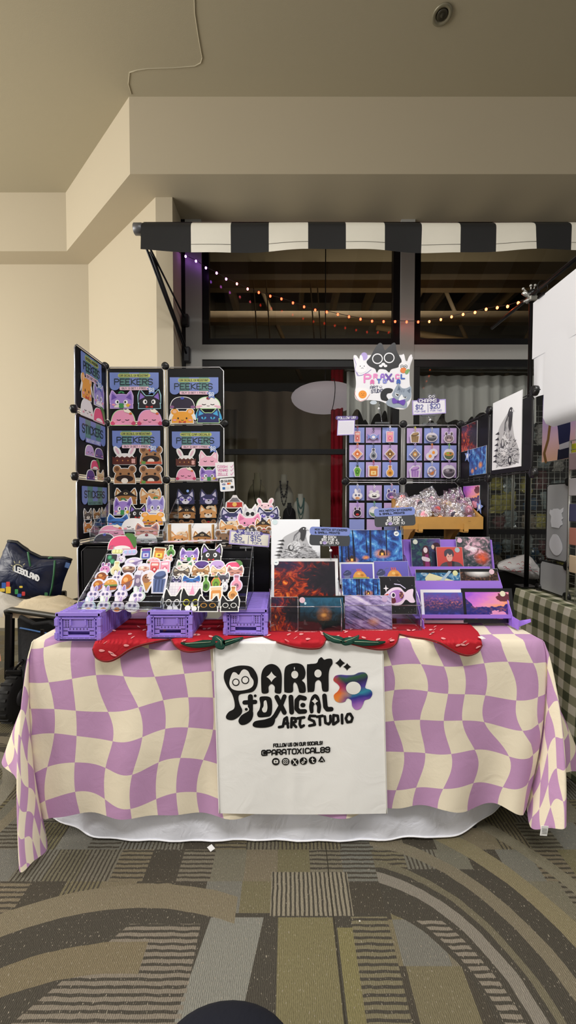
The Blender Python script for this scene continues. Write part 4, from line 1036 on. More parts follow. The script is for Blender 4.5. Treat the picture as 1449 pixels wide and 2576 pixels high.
S = {  # design name: (description, builder)
 'lilac_cat': ('lilac cat holding a green clover', lambda w,h,b='#f4f2f0': peek(w,h,LILC,LILI,'big','tall',b,('leaf','clover','chest'),'#e9e2d2')),
 'black_cat': ('black cat with purple inner ears and red bow', lambda w,h,b='#f4f2f0': peek(w,h,BLKC,BLKI,'big','cat',b,('tie','nocheek'))),
 'pink_dome': ('round pink blob with a cream swirl', lambda w,h,b='#f4f2f0': peek(w,h,PNKC,PNKI,'sleep','none',b,('cream','feet'))),
 'dark_dome': ('dark domed blob with a blue gem', lambda w,h,b='#f4f2f0': peek(w,h,DKMC,DKMI,'none','none',b,('gem','feet'))),
 'white_dome': ('white domed blob with a dark red gem', lambda w,h,b='#f4f2f0': peek(w,h,WHTC,WHTI,'sleep','none',b,('gem','feet'))),
 'orange_bear': ('orange bear with small white wings and bow tie', lambda w,h,b='#f4f2f0': peek(w,h,ORGC,ORGI,'dot','bear',b,('wing','tie'))),
 'navy_cat': ('navy cat with blue eyes and feathers', lambda w,h,b='#f4f2f0': peek(w,h,'#2b2f63','#48a6d8','blue','cat',b,('wing',))),
 'choc_bunny': ('white rabbit in a chocolate bar', lambda w,h,b='#f4f2f0': peek(w,h,WHTC,WHTI,'dot','bunny',b,('choc',))),
 'heart_bear': ('brown bear with a red heart', lambda w,h,b='#f4f2f0': peek(w,h,BRNC,BRNI,'none','bear',b,('mask','brow','heart','scarf'))),
 'mask_bear': ('brown bear with a dark eye mask', lambda w,h,b='#f4f2f0': peek(w,h,BRNC,BRNI,'none','bear',b,('mask','brow'))),
 'scarf_bear': ('brown bear with an orange scarf', lambda w,h,b='#f4f2f0': peek(w,h,'#b5835a',BRNI,'none','bear',b,('mask','brow','scarf'))),
 'pink_fox': ('sleepy pink fox', lambda w,h,b='#f4f2f0': peek(w,h,FOXC,FOXI,'sleep','wolf',b,('nocheek',))),
 'pirate_dog': ('brown dog in a black pirate hat', lambda w,h,b='#f4f2f0': peek(w,h,'#b07a45','#f0d8b0','dot','cat',b,('muzzle','hat'))),
 'shiba': ('tan dog with a cream bow', lambda w,h,b='#f4f2f0': peek(w,h,SHBC,SHBI,'dot','cat',b,('muzzle','bow'))),
 'navy_wolf': ('navy wolf with big violet eyes', lambda w,h,b='#f4f2f0': peek(w,h,NAVC,NAVI,'violet','wolf',b,('flame','muzzle'),'#e6e2ea')),
 'angry_wolf': ('scowling navy wolf', lambda w,h,b='#f4f2f0': peek(w,h,NAVC,NAVI,'angry','wolf',b,('muzzle',),'#cfcbe0')),
 'lilac_bunny': ('tall lilac rabbit-eared critter with white belly', lambda w,h,b='#f4f2f0': peek(w,h,'#a59ad6','#7a6ab8','big','tall',b,('leaf','chest'),'#f1ecea')),
 'white_mochi': ('white cloud-shaped blob with pink cheeks', lambda w,h,b='#f4f2f0': peek(w,h,'#f3eeee','#f0a9c4','sleep','none',b,())),
 'berry_mochi': ('white and pink mochi with a green leaf', lambda w,h,b='#f4f2f0': peek(w,h,'#e8527e','#f3c0cf','none','leaf',b,('pod','chest'),'#f6f0ef')),
 'blue_cat': ('blue cat lying low', lambda w,h,b='#f4f2f0': peek(w,h,BLUC,BLUI,'sleep','cat',b,())),
 'pink_cat': ('sleepy pink cat', lambda w,h,b='#f4f2f0': peek(w,h,'#ee9fc0','#d7709c','dot','cat',b,())),
 'cool_cat': ('white cat in black sunglasses', lambda w,h,b='#f4f2f0': peek(w,h,'#eceaec','#cfc6d2','glasses','cat',b,())),
 'pink_bunny': ('pale pink rabbit', lambda w,h,b='#f4f2f0': peek(w,h,'#f2cdd5','#e6a5b6','dot','bunny',b,())),
 'white_cat': ('white cat with green markings', lambda w,h,b='#f4f2f0': peek(w,h,'#e6e0d6','#5f8f6a','dot','cat',b,())),
 'violet_dome': ('dark violet blob', lambda w,h,b='#f4f2f0': peek(w,h,DVIO,'#3f2a66','sleep','none',b,())),
 'lilac_dome': ('lilac cloud-shaped blob', lambda w,h,b='#f4f2f0': peek(w,h,'#c3a3dc','#9d7cc0','sleep','none',b,())),
 'tabby': ('brown tabby cat', lambda w,h,b='#f4f2f0': peek(w,h,'#a8794c','#e8d3b0','dot','cat',b,('muzzle',))),
 'grey_tabby': ('dark grey tabby cat', lambda w,h,b='#f4f2f0': peek(w,h,'#5f5248','#c7b79c','dot','cat',b,('muzzle',))),
 'calico': ('cream and tan calico cat', lambda w,h,b='#f4f2f0': peek(w,h,'#d9b88c','#f0dcc0','sleep','cat',b,())),
 'rose_cat': ('rosy brown cat', lambda w,h,b='#f4f2f0': peek(w,h,'#c98e80','#7a5a68','sleep','cat',b,())),
 'orange_cat': ('orange and white cat', lambda w,h,b='#f4f2f0': peek(w,h,'#d98a45','#f4e6d4','sleep','tall',b,('muzzle',))),
 'grey_cat': ('dark grey cat', lambda w,h,b='#f4f2f0': peek(w,h,'#4a4856','#8a8798','sleep','tall',b,())),
}
def stk(key, u, v, wp, hp, D, where, tilt=.12, border='#f4f2f0', name='sticker', cat='sticker', group=None, yaw=0, roll=0):
    k = D/F*1.0; a = S[key][1](wp*k, hp*k/math.cos(tilt)**.5, border)
    return put(a, name, u, v, hp, D, S[key][0] + ' ' + name.split('_')[-1] + ' ' + where, cat, group, tilt, yaw, roll)

# ================================================================== LEFT CUBE PANEL RACK
PANEL = col('#0b0b0e', .45, spec=.25, coat=.06); CHROME = col('#c3c3c8', .3, .9); KNOB = col('#121214', .35)
DL = 2.06; xc0, xc1, xc2 = P(267, 1072, DL).x, P(417.5, 1072, DL).x, P(566, 1072, DL).x
ZB = ZT + .006; PR = (P(413, 921, DL).z - ZB)/4
zr = [ZB + PR*k for k in range(5)]              # row lines from the table up
def panel_xz(t, x0, x1, z0, z1, y, mat=None, wire=CHROME, inset=.012):
    b = B(); b.rbox(((x0+x1)/2, y, (z0+z1)/2), (x1-x0-2*inset, .003, z1-z0-2*inset), mat or PANEL, .0012); p = b.build('panel', t)
    b = B(); q = .006
    b.tube([(x0+q+.02, y, z0+q), (x1-q-.02, y, z0+q), (x1-q, y, z0+q+.02), (x1-q, y, z1-q-.02), (x1-q-.02, y, z1-q), (x0+q+.02, y, z1-q), (x0+q, y, z1-q-.02), (x0+q, y, z0+q+.02)], .0028, wire, 6, True)
    b.build('wire_frame', p)
def panel_yz(t, x, y0, y1, z0, z1, mat=None, wire=CHROME, inset=.012):
    b = B(); b.rbox((x, (y0+y1)/2, (z0+z1)/2), (.003, y1-y0-2*inset, z1-z0-2*inset), mat or PANEL, .0012); p = b.build('panel', t)
    b = B(); q = .006
    b.tube([(x, y0+q+.02, z0+q), (x, y1-q-.02, z0+q), (x, y1-q, z0+q+.02), (x, y1-q, z1-q-.02), (x, y1-q-.02, z1-q), (x, y0+q+.02, z1-q), (x, y0+q, z1-q-.02), (x, y0+q, z0+q+.02)], .0028, wire, 6, True)
    b.build('wire_frame', p)
def panel_xy(t, x0, x1, y0, y1, z):
    b = B(); b.rbox(((x0+x1)/2, (y0+y1)/2, z), (x1-x0-.014, y1-y0-.014, .004), PANEL, .0015); b.build('panel', t)
def connector(t, x, y, z, axis='y', r=.019):
    b = B(); b.lathe((x, y, z), [(r*.6,-.010),(r,-.007),(r,.007),(r*.6,.010)], KNOB, 18, axis)
    for q in (0, 1.5708):
        d = {'y': (.034,.022,.003), 'x': (.022,.034,.003)}[axis]
        b.box((x, y, z), d, KNOB, rot=((0,q,0) if axis == 'y' else (q,0,0)))
    b.build('connector', t)
YL0 = DL - .325                                   # near edge of the wing
XWL = (P(192, 875, YL0).x + xc0)/2
RACKL = thing('panel_display_rack', ((xc0+xc2)/2, DL, ZB), 'black cube-panel display rack with sticker decals, left end of table', 'display rack')
for r in range(4):
    for (a_, b_) in ((xc0, xc1), (xc1, xc2)): panel_xz(RACKL, a_, b_, zr[r], zr[r+1], DL)
    panel_yz(RACKL, XWL, YL0, DL-.008, zr[r], zr[r+1])
for r in range(5):
    for xx in (xc0, xc1, xc2):
        if (xx, r) != (xc2, 4): connector(RACKL, xx, DL-.002, zr[r]-.0 if r else zr[r]+.012)
    if r < 4: connector(RACKL, XWL-.004, YL0, zr[r]+(.0 if r else .012), 'x')
# riser box of the same panels, carrying the upper bins
XRS = P(684, 1450, YL0).x; ZRI = zr[1]
RIS = thing('cube_riser', ((xc0+XRS)/2, (YL0+DL)/2, ZB), 'black cube-panel riser box under the upper sticker bins', 'riser')
xs = [XWL+.012, XWL+.012+.305, XWL+.012+.61, XRS]
for i in range(3):
    panel_xz(RIS, xs[i], xs[i+1], ZB, ZRI-.012, YL0+.008, wire=KNOB); panel_xy(RIS, xs[i], xs[i+1], YL0+.002, DL-.016, ZRI-.006)
panel_yz(RIS, XRS-.004, YL0+.01, DL-.016, ZB, ZRI-.012, wire=KNOB)

# ---- header cards
SIGNBLUE = '#7486c4'
def header(kind, w, h, top='CAR DECALS, UV RESISTANT'):
    a = Art(0, 0, 1.0); g = '#5f8a86'
    W2, H2 = w/2, h
    pts = [(-W2,-H2),(W2,-H2),(W2,-.22*h)] + [(W2*.9-W2*.1*math.cos(q), -.22*h+.2*h*math.sin(q)) for q in ()]
    a.rrect(-W2,-h,W2,-.25*h,.006,SIGNBLUE,0,.001)
    for i in range(5):
        x = -W2 + (i+.5)*w/5; a.ell(x, -.27*h, w/10, .22*h, SIGNBLUE if i % 2 == 0 else g, .4, .0013)
        if i % 2: a.poly([(x-w/10,-h),(x+w/10,-h),(x+w/10,-.26*h),(x-w/10,-.26*h)], g, 1)
        else: a.poly([(x-w/10,-h),(x+w/10,-h),(x+w/10,-.26*h),(x-w/10,-.26*h)], SIGNBLUE, 1)
    if kind == 'PEEKERS':
        a.rrect(-.33*w,-.93*h,.33*w,-.74*h,.008,'#b9c06a',2); a.text(top, 0, -.835*h, .10*h, '#2a2e33', layer=3, width=.60*w)
        a.text('PEEKERS', 0, -.50*h, .30*h, '#26333d', w=.05*h, layer=3, width=.80*w)
        a.rrect(-.30*w,-.24*h,.30*w,-.05*h,.006,'#ecc3d4',2); a.text('BUY 3 GET 1 FREE', 0, -.145*h, .09*h, '#2a2e33', layer=3, width=.5*w)
        sx, sz, R0 = .36*w, -.06*h, .30*h
        a.poly([(sx + (R0 if i % 2 == 0 else R0*.5)*math.sin(i*math.pi/5), sz - (R0 if i % 2 == 0 else R0*.5)*math.cos(i*math.pi/5)) for i in range(10)], '#5f7cc0', 5, .001)
        a.text('$8', sx, sz, .19*h, '#e8ecf6', layer=7)
    else:
        a.text('STICKERS', 0, -.58*h, .34*h, '#26333d', w=.06*h, layer=3, width=.82*w)
        a.rrect(-.30*w,-.22*h,.30*w,-.02*h,.005,'#8d8fd0' if kind == 'STICKERS' else g,2); a.text('BUY 3 GET 1 FREE', 0, -.12*h, .10*h, '#e8ecf6' if kind == 'STICKERS' else '#26333d', layer=3, width=.5*w)
    return a
DP = DL - .006
def hdr(u0, u1, v0, v1, top, label):
    k = DP/F; a = header('PEEKERS', (u1-u0)*k, (v1-v0)*k, top); put(a, 'header_card', (u0+u1)/2, (v0+v1)/2, v1-v0, DP, label, 'sign', 'header cards on the left rack')
hdr(277,399,938,984,'CAR DECALS, UV RESISTANT','blue awning-shaped header card on the top left front panel of the decal rack')
hdr(428,549,950,995,'CAR DECALS, UV RESISTANT','blue awning-shaped header card on the top right front panel of the decal rack')
hdr(283,403,1084,1130,'CAR DECALS, UV RESISTANT','blue awning-shaped header card on the second row left panel of the decal rack')
hdr(433,553,1086,1131,'MATTE CAR DECALS','blue header card reading matte car decals on the second row right panel')
dec = dict(tilt=0.0, name='decal', cat='decal', group='decals on the left rack')
HG, HP_, HC = '#b8e6a8', '#d6b8e8', '#a8d8e6'
TR, TL2 = 'on the top right panel', 'on the top left panel'
for key, u, v, w, h, where, bd in [
 ('lilac_cat',306,1005,63,43,TL2,HP_),('black_cat',376,1004,62,46,TL2,HC),('pink_dome',310,1049,62,40,TL2+', the left one',HG),('pink_dome',377,1049,62,40,TL2+', the right one',HP_),
 ('dark_dome',459,1012,62,30,TR,'#f4f2f0'),('white_dome',524,1012,62,30,TR,HG),('orange_bear',459,1046,62,36,TR,'#f4f2f0'),('navy_cat',524,1045,62,36,TR,HG),
 ('choc_bunny',314,1145,61,46,'on the second row left panel','#f4f2f0'),('heart_bear',380,1144,61,46,'on the second row left panel','#f4f2f0'),('mask_bear',314,1193,61,46,'on the second row left panel','#f4f2f0'),('scarf_bear',380,1193,61,46,'on the second row left panel','#f4f2f0'),
 ('choc_bunny',468,1150,50,43,'on the second row right panel','#f4f2f0'),('pink_fox',525,1153,50,38,'on the second row right panel','#f4f2f0'),('pink_dome',468,1191,50,32,'on the second row right panel','#f4f2f0'),('lilac_cat',526,1192,50,34,'on the second row right panel','#f4f2f0'),
 ('pirate_dog',317,1248,60,40,'on the third row left panel','#f4f2f0'),('shiba',379,1247,58,38,'on the third row left panel','#f4f2f0'),
 ('navy_wolf',467,1249,48,38,'on the third row right panel','#1c1a22'),('angry_wolf',525,1249,48,38,'on the third row right panel','#1c1a22'),('pirate_dog',470,1288,49,32,'on the third row right panel','#1c1a22'),('shiba',524,1286,48,33,'on the third row right panel','#1c1a22'),('mask_bear',469,1319,40,24,'low on the third row right panel','#1c1a22'),('heart_bear',525,1318,40,24,'low on the third row right panel','#1c1a22')]:
    stk(key, u, v, w, h, DP, where, border=bd, **dec)
# ---- left wing: cards and decals facing right
XW = XWL + .005
def wing(u0, u1, v0, v1):
    p0, p1 = Px(u0, (v0+v1)/2, XW), Px(u1, (v0+v1)/2, XW); yc = (p0.y+p1.y)/2
    um = (u0+u1)/2; zt_, zb_ = Px(um, v0, XW), Px(um, v1, XW); D = zt_.y
    return Vector((XW, yc, zb_.z)), abs(p1.y-p0.y), zt_.z - zb_.z
def wput(a, name, loc, label, cat, group): return tag(sticker_obj(a, name, loc, (0, 0, math.pi/2)), label, cat, group)
for kind, u0, u1, v0, v1, label in (('PEEKERS',203,256,897,962,'blue header card on the topmost wing panel facing right'),('STICKERS',199,266,1058,1118,'blue and green stickers header card on the second wing panel'),('STICKERS2',205,270,1222,1271,'lilac and green stickers header card on the third wing panel')):
    loc, w, h = wing(u0, u1, v0, v1); a = header(kind, w*.96, h*.95); wput(a, 'header_card', loc, label, 'sign', 'header cards on the left rack')
for key, u0, u1, v0, v1, where in [('orange_bear',204,231,940,1004,'on the topmost wing panel'),('lilac_bunny',235,262,965,1022,'on the topmost wing panel'),('white_mochi',203,235,1002,1048,'on the topmost wing panel'),('berry_mochi',235,263,1020,1062,'on the topmost wing panel'),
   ('lilac_dome',214,237,1118,1146,'upper left on the second wing panel'),('violet_dome',238,260,1126,1152,'on the second wing panel, upper right'),('berry_mochi',228,250,1153,1180,'on the second wing panel'),('violet_dome',217,239,1180,1207,'on the second wing panel, lower left'),('calico',243,262,1182,1208,'on the second wing panel'),
   ('grey_tabby',210,232,1280,1306,'on the third wing panel'),('tabby',234,253,1280,1304,'on the third wing panel'),('calico',255,268,1277,1300,'on the third wing panel'),('orange_cat',210,233,1310,1338,'on the third wing panel'),('grey_cat',236,256,1308,1336,'on the third wing panel')]:
    loc, w, h = wing(u0, u1, v0, v1); a = S[key][1](w, h); wput(a, 'decal', loc, S[key][0] + ' decal ' + where, 'decal', 'decals on the left wing')

# ---- payment notes
k = 1.99/F
a = Art(566, 1183, k); a.poly([(541,1164),(588,1162),(590,1199),(544,1203)], '#f1eef0', 0, .0008)
for s_, x, y in (('CASH',560,1174),('VENMO',561,1183),('ZELLE',561,1193)): a.text(s_, x, y, 6, '#d76aa8', layer=2, width=26)
for y in (1173,1182,1192): a.stroke([(580,y),(582,y+3),(587,y-4)], 1, '#d76aa8', 2)
o = sticker_obj(a, 'payment_note', P(566,1183,1.995)); tag(o, 'white handwritten note in pink listing payment ways on the rack edge', 'sign')
k = 1.98/F
a = Art(571, 1219, k); a.rrect(553,1203,590,1236,4,'#f3f2f3',0,.001); a.rrect(556,1207,562,1213,1.5,'#1a1a1a',2); a.rrect(558,1209,560,1211,.4,'#f3f2f3',3); a.text('Square'.upper(), 575, 1210, 5, '#2a2a2a', layer=2, width=22)
a.text('VISA', 563, 1218, 4, '#23408f', layer=2, width=9); a.ell(574,1217,2.6,2.6,'#d8352a',2); a.ell(578,1216.5,2.6,2.6,'#e8a33a',3); a.rrect(559,1225,566,1231,.6,'#2a6ab0',2); a.rrect(569,1224,576,1230,.6,'#e8e4dc',2); a.rrect(580,1223,587,1229,.6,'#3a3a3a',2)
o = sticker_obj(a, 'payment_card', P(571,1219,1.985), (0,-.06,0)); tag(o, 'white rounded card payment sign below the pink handwritten note', 'sign')

# ================================================================== ACRYLIC BINS ON THE RISER
ACR = clear_mat('clear_acrylic', '#f4f6f8', .035, .35, .04); ACE = clear_mat('acrylic_edge', '#dfe4ea', .22, .5, .1)
def slab(b, pts, th, axis, m=None):
    """thin polygon slab in a plane; pts are 3D, extruded along axis vector"""
    n = len(pts); ax = Vector(axis)*th; pts = [Vector(p) for p in pts]; vs = pts + [p+ax for p in pts]
    b.add(vs, [tuple(range(n)), tuple(range(2*n-1, n-1, -1))] + [(i, (i+1)%n, n+(i+1)%n, n+i) for i in range(n)], m or ACR)
def edges(b, pts, r=.0016): b.tube(pts, r, ACE, 5)
def tier_bin(name, x0, x1, y0, y1, z0, zf, zb, steps, label):
    """stepped acrylic display: two profiled sides, a front lip and rising ledges"""
    t = thing(name, ((x0+x1)/2, (y0+y1)/2, z0), label, 'display stand', 'clear acrylic displays')
    for x in (x0, x1-.003):
        b = B(); prof = [(x,y0,z0),(x,y1,z0),(x,y1,zb),(x,y1-.03,zb),(x,y0,zf)]; slab(b, prof, .003, (1,0,0)); edges(b, prof+[prof[0]]); b.build('side', t)
    b = B(); slab(b, [(x0,y0,z0),(x1,y0,z0),(x1,y0,zf),(x0,y0,zf)], .003, (0,1,0)); edges(b, [(x0,y0,zf),(x1,y0,zf)], .002); edges(b, [(x0,y0,z0),(x1,y0,z0)], .002); b.build('front_lip', t)
    for i in range(steps):
        y = y0 + (y1-y0)*(i+.5)/steps; z = z0 + .012 + (zb-z0-.06)*i/max(1, steps-1)*.8
        b = B(); slab(b, [(x0+.004,y,z),(x1-.004,y,z),(x1-.004,y+(y1-y0)/steps*.9,z),(x0+.004,y+(y1-y0)/steps*.9,z)], .002, (0,0,1)); edges(b, [(x0+.004,y,z),(x1-.004,y,z)]); b.build('ledge', t)
    return t
ZR = ZRI + .002
xl0, xl1 = P(216,1380,1.745).x, P(412,1380,1.745).x
tier_bin('acrylic_bin', xl0+.02, xl1, 1.745, 1.99, ZR, ZR+.055, ZR+.20, 4, 'clear stepped acrylic bin of animal stickers at the left of the riser')
st = dict(group='stickers in the upper left bin')
for key, u, v, w, h, D in [('lilac_cat',308,1273,50,44,1.955),('black_cat',346,1286,46,36,1.945),('lilac_bunny',390,1270,48,46,1.95),('blue_cat',296,1308,58,30,1.90),('orange_bear',383,1304,62,32,1.905),('white_mochi',334,1319,60,34,1.865),('pink_dome',280,1335,68,32,1.83),('rose_cat',369,1331,66,32,1.825),('dark_dome',262,1354,56,28,1.79),('white_dome',368,1355,56,28,1.785),('berry_mochi',307,1361,74,42,1.735)]:
    stk(key, u, v, w, h, D, 'in the upper left acrylic bin', tilt=.16, **st)
xr0, xr1 = P(541,1380,1.745).x, P(694,1380,1.745).x
tier_bin('acrylic_bin', xr0, xr1-.01, 1.745, 1.99, ZR, ZR+.055, ZR+.20, 4, 'clear stepped acrylic bin of animal stickers behind the price sign')
st = dict(group='stickers in the upper right bin')
def crest(w, h):
    a = Art(0,0,1); a.poly([(-.5*w,0),(.5*w,0),(.48*w,-.45*h),(.2*w,-.75*h),(.1*w,-h),(-.1*w,-h),(-.2*w,-.75*h),(-.48*w,-.45*h)], '#d9d4d4', 0, .0012); a.poly([(-.42*w,-.08*h),(.42*w,-.08*h),(.40*w,-.46*h),(-.40*w,-.46*h)], '#b8302c', 2); a.ell(0,-.3*h,.12*w,.16*h,'#e2b45a',3); a.poly([(-.3*w,-.5*h),(.3*w,-.5*h),(.12*w,-.8*h),(-.12*w,-.8*h)], '#6f6a70', 2); return a
k = 1.95/F; put(crest(47*k, 34*k), 'sticker', 590, 1262, 34, 1.95, 'red and gold helmet crest sticker at the back of the upper right bin', 'sticker', 'stickers in the upper right bin', .16)
for key, u, v, w, h, D in [('pink_bunny',667,1267,48,26,1.95),('angry_wolf',583,1294,60,36,1.905),('cool_cat',629,1286,36,34,1.925),('navy_wolf',674,1292,60,35,1.90),('pink_cat',626,1309,64,38,1.87),('shiba',576,1325,54,34,1.835),('pirate_dog',662,1321,42,34,1.84),('scarf_bear',619,1333,48,26,1.815),('heart_bear',664,1338,40,26,1.80),('mask_bear',562,1355,46,46,1.75)]:
    stk(key, u, v, w, h, D, 'in the upper right acrylic bin', tilt=.16, **st)
# ---- framed cards between the bins
def card(u, v, wp, hp, D, key, label):
    k = D/F; w, h = wp*k, hp*k; a = Art(0,0,1); a.poly([(-w/2,0),(w/2,0),(w/2,-h),(-w/2,-h)], '#ecebec', 0, .0015)
    if key:
        p = S[key][1](w*.86, h*.76)
        o0 = len(a.v)
        for f_, mi in zip(p.f, p.mi): pass
        a.add([(x, y-.0016, z+h*.08) for x, y, z in p.v], p.f, p.mats[0]); 
        for i, mi in enumerate(p.mi): a.mi[len(a.mi)-len(p.mi)+i] = a.mat(p.mats[mi])
    return put(a, 'sticker_card', u, v, hp, D, label, 'card', 'sticker cards on the riser', .20)
card(449,1349,62,42,1.80,'shiba','white card with a tan bow-wearing dog, between the upper bins')
card(508,1349,58,42,1.80,'pirate_dog','white card with a pirate-hat dog, between the upper bins')
for i in range(3):
    card(452+i*2,1339-3*i,66,34,1.83+.018*i,None,('blank white card right behind the bow-wearing dog card','blank white card second behind the bow-wearing dog card','hindmost white card behind the bow-wearing dog card')[i])
    card(512+i*2,1339-3*i,60,34,1.83+.018*i,None,('blank white card right behind the pirate-hat dog card','blank white card second behind the pirate-hat dog card','hindmost white card behind the pirate-hat dog card')[i])
WOOD = col('#c99a58', .55, noise_amt=.25, bump_scale=30)
for u, lab in ((427,'left'),(478,'middle'),(536,'right')):
    b = B(); p0 = P(u, 1372, 1.775); p0.z = ZR; b.rbox(p0 + Vector((0, 0, .04)), (.007, .03, .08), WOOD, .001); tag(b.build('wooden_peg'), f'small upright wooden peg beside the dog cards, {lab} one', 'card holder', 'wooden pegs holding the cards')
for i, (u, v, r) in enumerate(((440,1374,.1),(492,1375,-.08),(528,1372,.15))):
    b = B(); q = P(u, v, 1.75); q.z = ZR+.003+.003*i; b.rbox(q, (.11,.055,.0025), col('#e9e6ea', .5), .0008, (0,0,r)); b.rbox(q+Vector((0,-.004,.0016)), (.06,.03,.0006), col('#eab6cc', .5), .0002, (0,0,r)); tag(b.build('sticker_packet'), f'flat white sticker packet lying in front of the dog cards, {("left","middle","right")[i]} one', 'packet', 'packets in front of the cards')

# ================================================================== STICKER TRAYS ON THE CRATES
def dtray(v): return 1.385 + (1540-v)/162*.25
def tray(u0, u1, ub0, ub1, label):
    y0, y1 = dtray(1540)-.012, dtray(1378)+.03; x0, x1 = P(u0,1540,y0).x, P(u1,1540,y0).x; z0 = ZT + .010 + .0985; zt_ = P(700,1380,dtray(1380)).z + .01
    t = thing('sticker_tray', ((x0+x1)/2, (y0+y1)/2, z0), label, 'display stand', 'sloping clear sticker trays')
    prof = [(y0,z0),(y1,z0),(y1,zt_),(y1-.03,zt_),(y0,z0+.028)]
    for x in (x0, x1-.003):
        b = B(); slab(b, [(x,y,z) for y, z in prof], .003, (1,0,0)); edges(b, [(x,y,z) for y, z in prof]+[(x,)+prof[0]], .0018); b.build('side', t)
    b = B(); slab(b, [(x0,y0,z0),(x1,y0,z0),(x1,y0,z0+.028),(x0,y0,z0+.028)], .003, (0,1,0)); edges(b, [(x0,y0,z0+.028),(x1,y0,z0+.028)], .002); edges(b, [(x0,y0,z0),(x1,y0,z0)], .0025); b.build('front_lip', t)
    b = B(); slab(b, [(x0,y0,z0),(x1,y0,z0),(x1,y1,z0),(x0,y1,z0)], .002, (0,0,1)); b.build('base', t)
    n = 6; back = col('#141318', .3, coat=.3)
    for i in range(n):
        f0, f1 = i/n, (i+1)/n; ya, yb = y0+.006+(y1-y0-.01)*f0, y0+.006+(y1-y0-.01)*f1; za, zb_ = z0+.006+(zt_-z0-.03)*f0, z0+.006+(zt_-z0-.03)*f1
        b = B(); slab(b, [(x0+.005,ya,za),(x1-.005,ya,za),(x1-.005,yb,za),(x0+.005,yb,za)], .002, (0,0,1), ACR); edges(b, [(x0+.005,ya,za),(x1-.005,ya,za)], .0014)
        slab(b, [(x0+.005,yb-.002,za),(x1-.005,yb-.002,za),(x1-.005,yb-.002,zb_),(x0+.005,yb-.002,zb_)], .002, (0,1,0), back); b.build('tier', t)
    return t
tray(196, 407, 245, 430, 'sloping clear tray of holographic food and rabbit stickers on the left crates')
tray(409, 621, 430, 612, 'sloping clear tray of cat stickers on the middle and right crates')
def fd(kind, u, v, w, h, c1, c2, c3, label, border='#e9edf5', grp='stickers in the left sloping tray'):
    D = dtray(v + h/2) - .012; k = D/F; a = food(kind, w*k, h*k*1.08, c1, c2, c3, border); put(a, 'sticker', u, v, h, D, label, 'sticker', grp, .38, 0, random.Random(u*7+v).uniform(-.08, .08))
LT = 'in the left sloping tray'
for kind, u, v, w, h, c1, c2, c3, lab in [
 ('label',294,1388,30,17,'#cfd28a','#e8ecb0','#ffffff','yellow-green word sticker at the top'),('label',326,1390,38,18,'#c8b4e0','#a9c4e8','#ffffff','lilac word sticker at the top'),
 ('jar',366,1393,30,28,'#5668b8','#7a3f98','#c9c4e8','blue jar sticker at the top'),('jar',398,1393,34,30,'#d88a3a','#a8582a','#e8d85a','orange jam jar sticker at the top'),('bottle',429,1387,24,30,'#5f9a48','#2f5a30','#ffffff','green potion bottle sticker at the top right'),
 ('mint',277,1410,30,30,'#2a2a33','#2f7a58','#e08ab0','dark sticker with two green coins'),('critter',303,1405,24,24,'#ece6f0','#d8c8e8','#c8a8d8','pale white critter sticker'),('planet',335,1415,46,24,'#cdbfe0','#8a78a8','#f0e6e0','lilac space-helmet sticker'),('burger',384,1414,36,22,'#f0a8b0','#f4c0c8','#ffffff','pink bun sticker'),('critter',421,1405,26,22,'#f0c8c0','#e89a9a','#ffffff','small rosy critter sticker'),
 ('critter',262,1430,28,30,'#d88ac0','#8a5a9a','#f0d0e0','pink frog-like sticker at the left edge'),('bottle',289,1431,28,36,'#e6dcae','#d8c890','#f0ead0','cream milk bottle sticker'),('bowl',322,1432,38,28,'#b08a70','#6f4f4a','#e8d8c0','brown soup bowl sticker'),('bowl',359,1432,34,28,'#e0b8a8','#b07a70','#f4e6d8','pale noodle bowl sticker'),('pack',387,1429,28,30,'#e06a68','#c03a44','#f4d8d0','red card pack sticker'),('pack',414,1427,28,30,'#f0a0b8','#d8708a','#f8e0e6','pink card pack sticker'),
 ('planet',252,1452,34,28,'#8a4a2a','#c8702e','#e0a060','rust ringed planet sticker'),('planet',243,1474,34,32,'#b8682e','#7a5a9a','#e0a050','orange ringed planet sticker'),('burger',276,1473,42,36,'#d89a4a','#c86a3a','#f0d8a0','colourful planet burger sticker'),('planet',316,1465,38,46,'#c8702e','#8a5a50','#e8b070','tall orange fire-bowl sticker'),('drink',344,1458,28,42,'#8a7a9a','#c8b0c0','#d8c8d8','violet drinking glass sticker'),('cone',367,1464,38,54,'#9a6a50','#c8904a','#f0d8d0','chocolate ice cream sticker'),('bucket',397,1464,42,58,'#5a6a9a','#38466f','#a8b4d0','blue dustbin sticker'),
 ('bunny',292,1451,26,28,'#9a86c0','#c8a8d8','#f0e8f0','small lilac rabbit sticker among the planets')]:
    fd(kind, u, v, w, h, c1, c2, c3, lab + ' ' + LT, {'bottle':'#e6f0dc','jar':'#e6ecd0'}.get(kind, '#e4e2f0'))
for i, (u, v, w, h) in enumerate(((232,1493,32,34),(263,1493,32,34),(302,1492,34,36),(345,1496,40,38))): fd('bunny', u, v, w, h, '#9a86c4', '#c0b0d8', '#efe6ef', f'lilac rabbit sticker, upper rabbit row {LT}, {ordn[i]} from the left', ('#d8d0ec','#d8d0ec','#d8d0ec','#cfe0d8')[i])
for i, (u, v, w, h) in enumerate(((221,1522,36,36),(259,1521,36,38),(293,1521,34,38),(329,1522,38,36))): fd('bunny', u, v, w, h, '#b49ad0', '#d8884a' if i < 3 else '#e0d8e0', '#f3ecf2', f'rabbit with carrot sticker, front row {LT}, {ordn[i]} from the left', ('#d0e6f0','#e0f0d8','#f0e0f0','#f4f2f4')[i])
RT = 'in the right sloping tray'
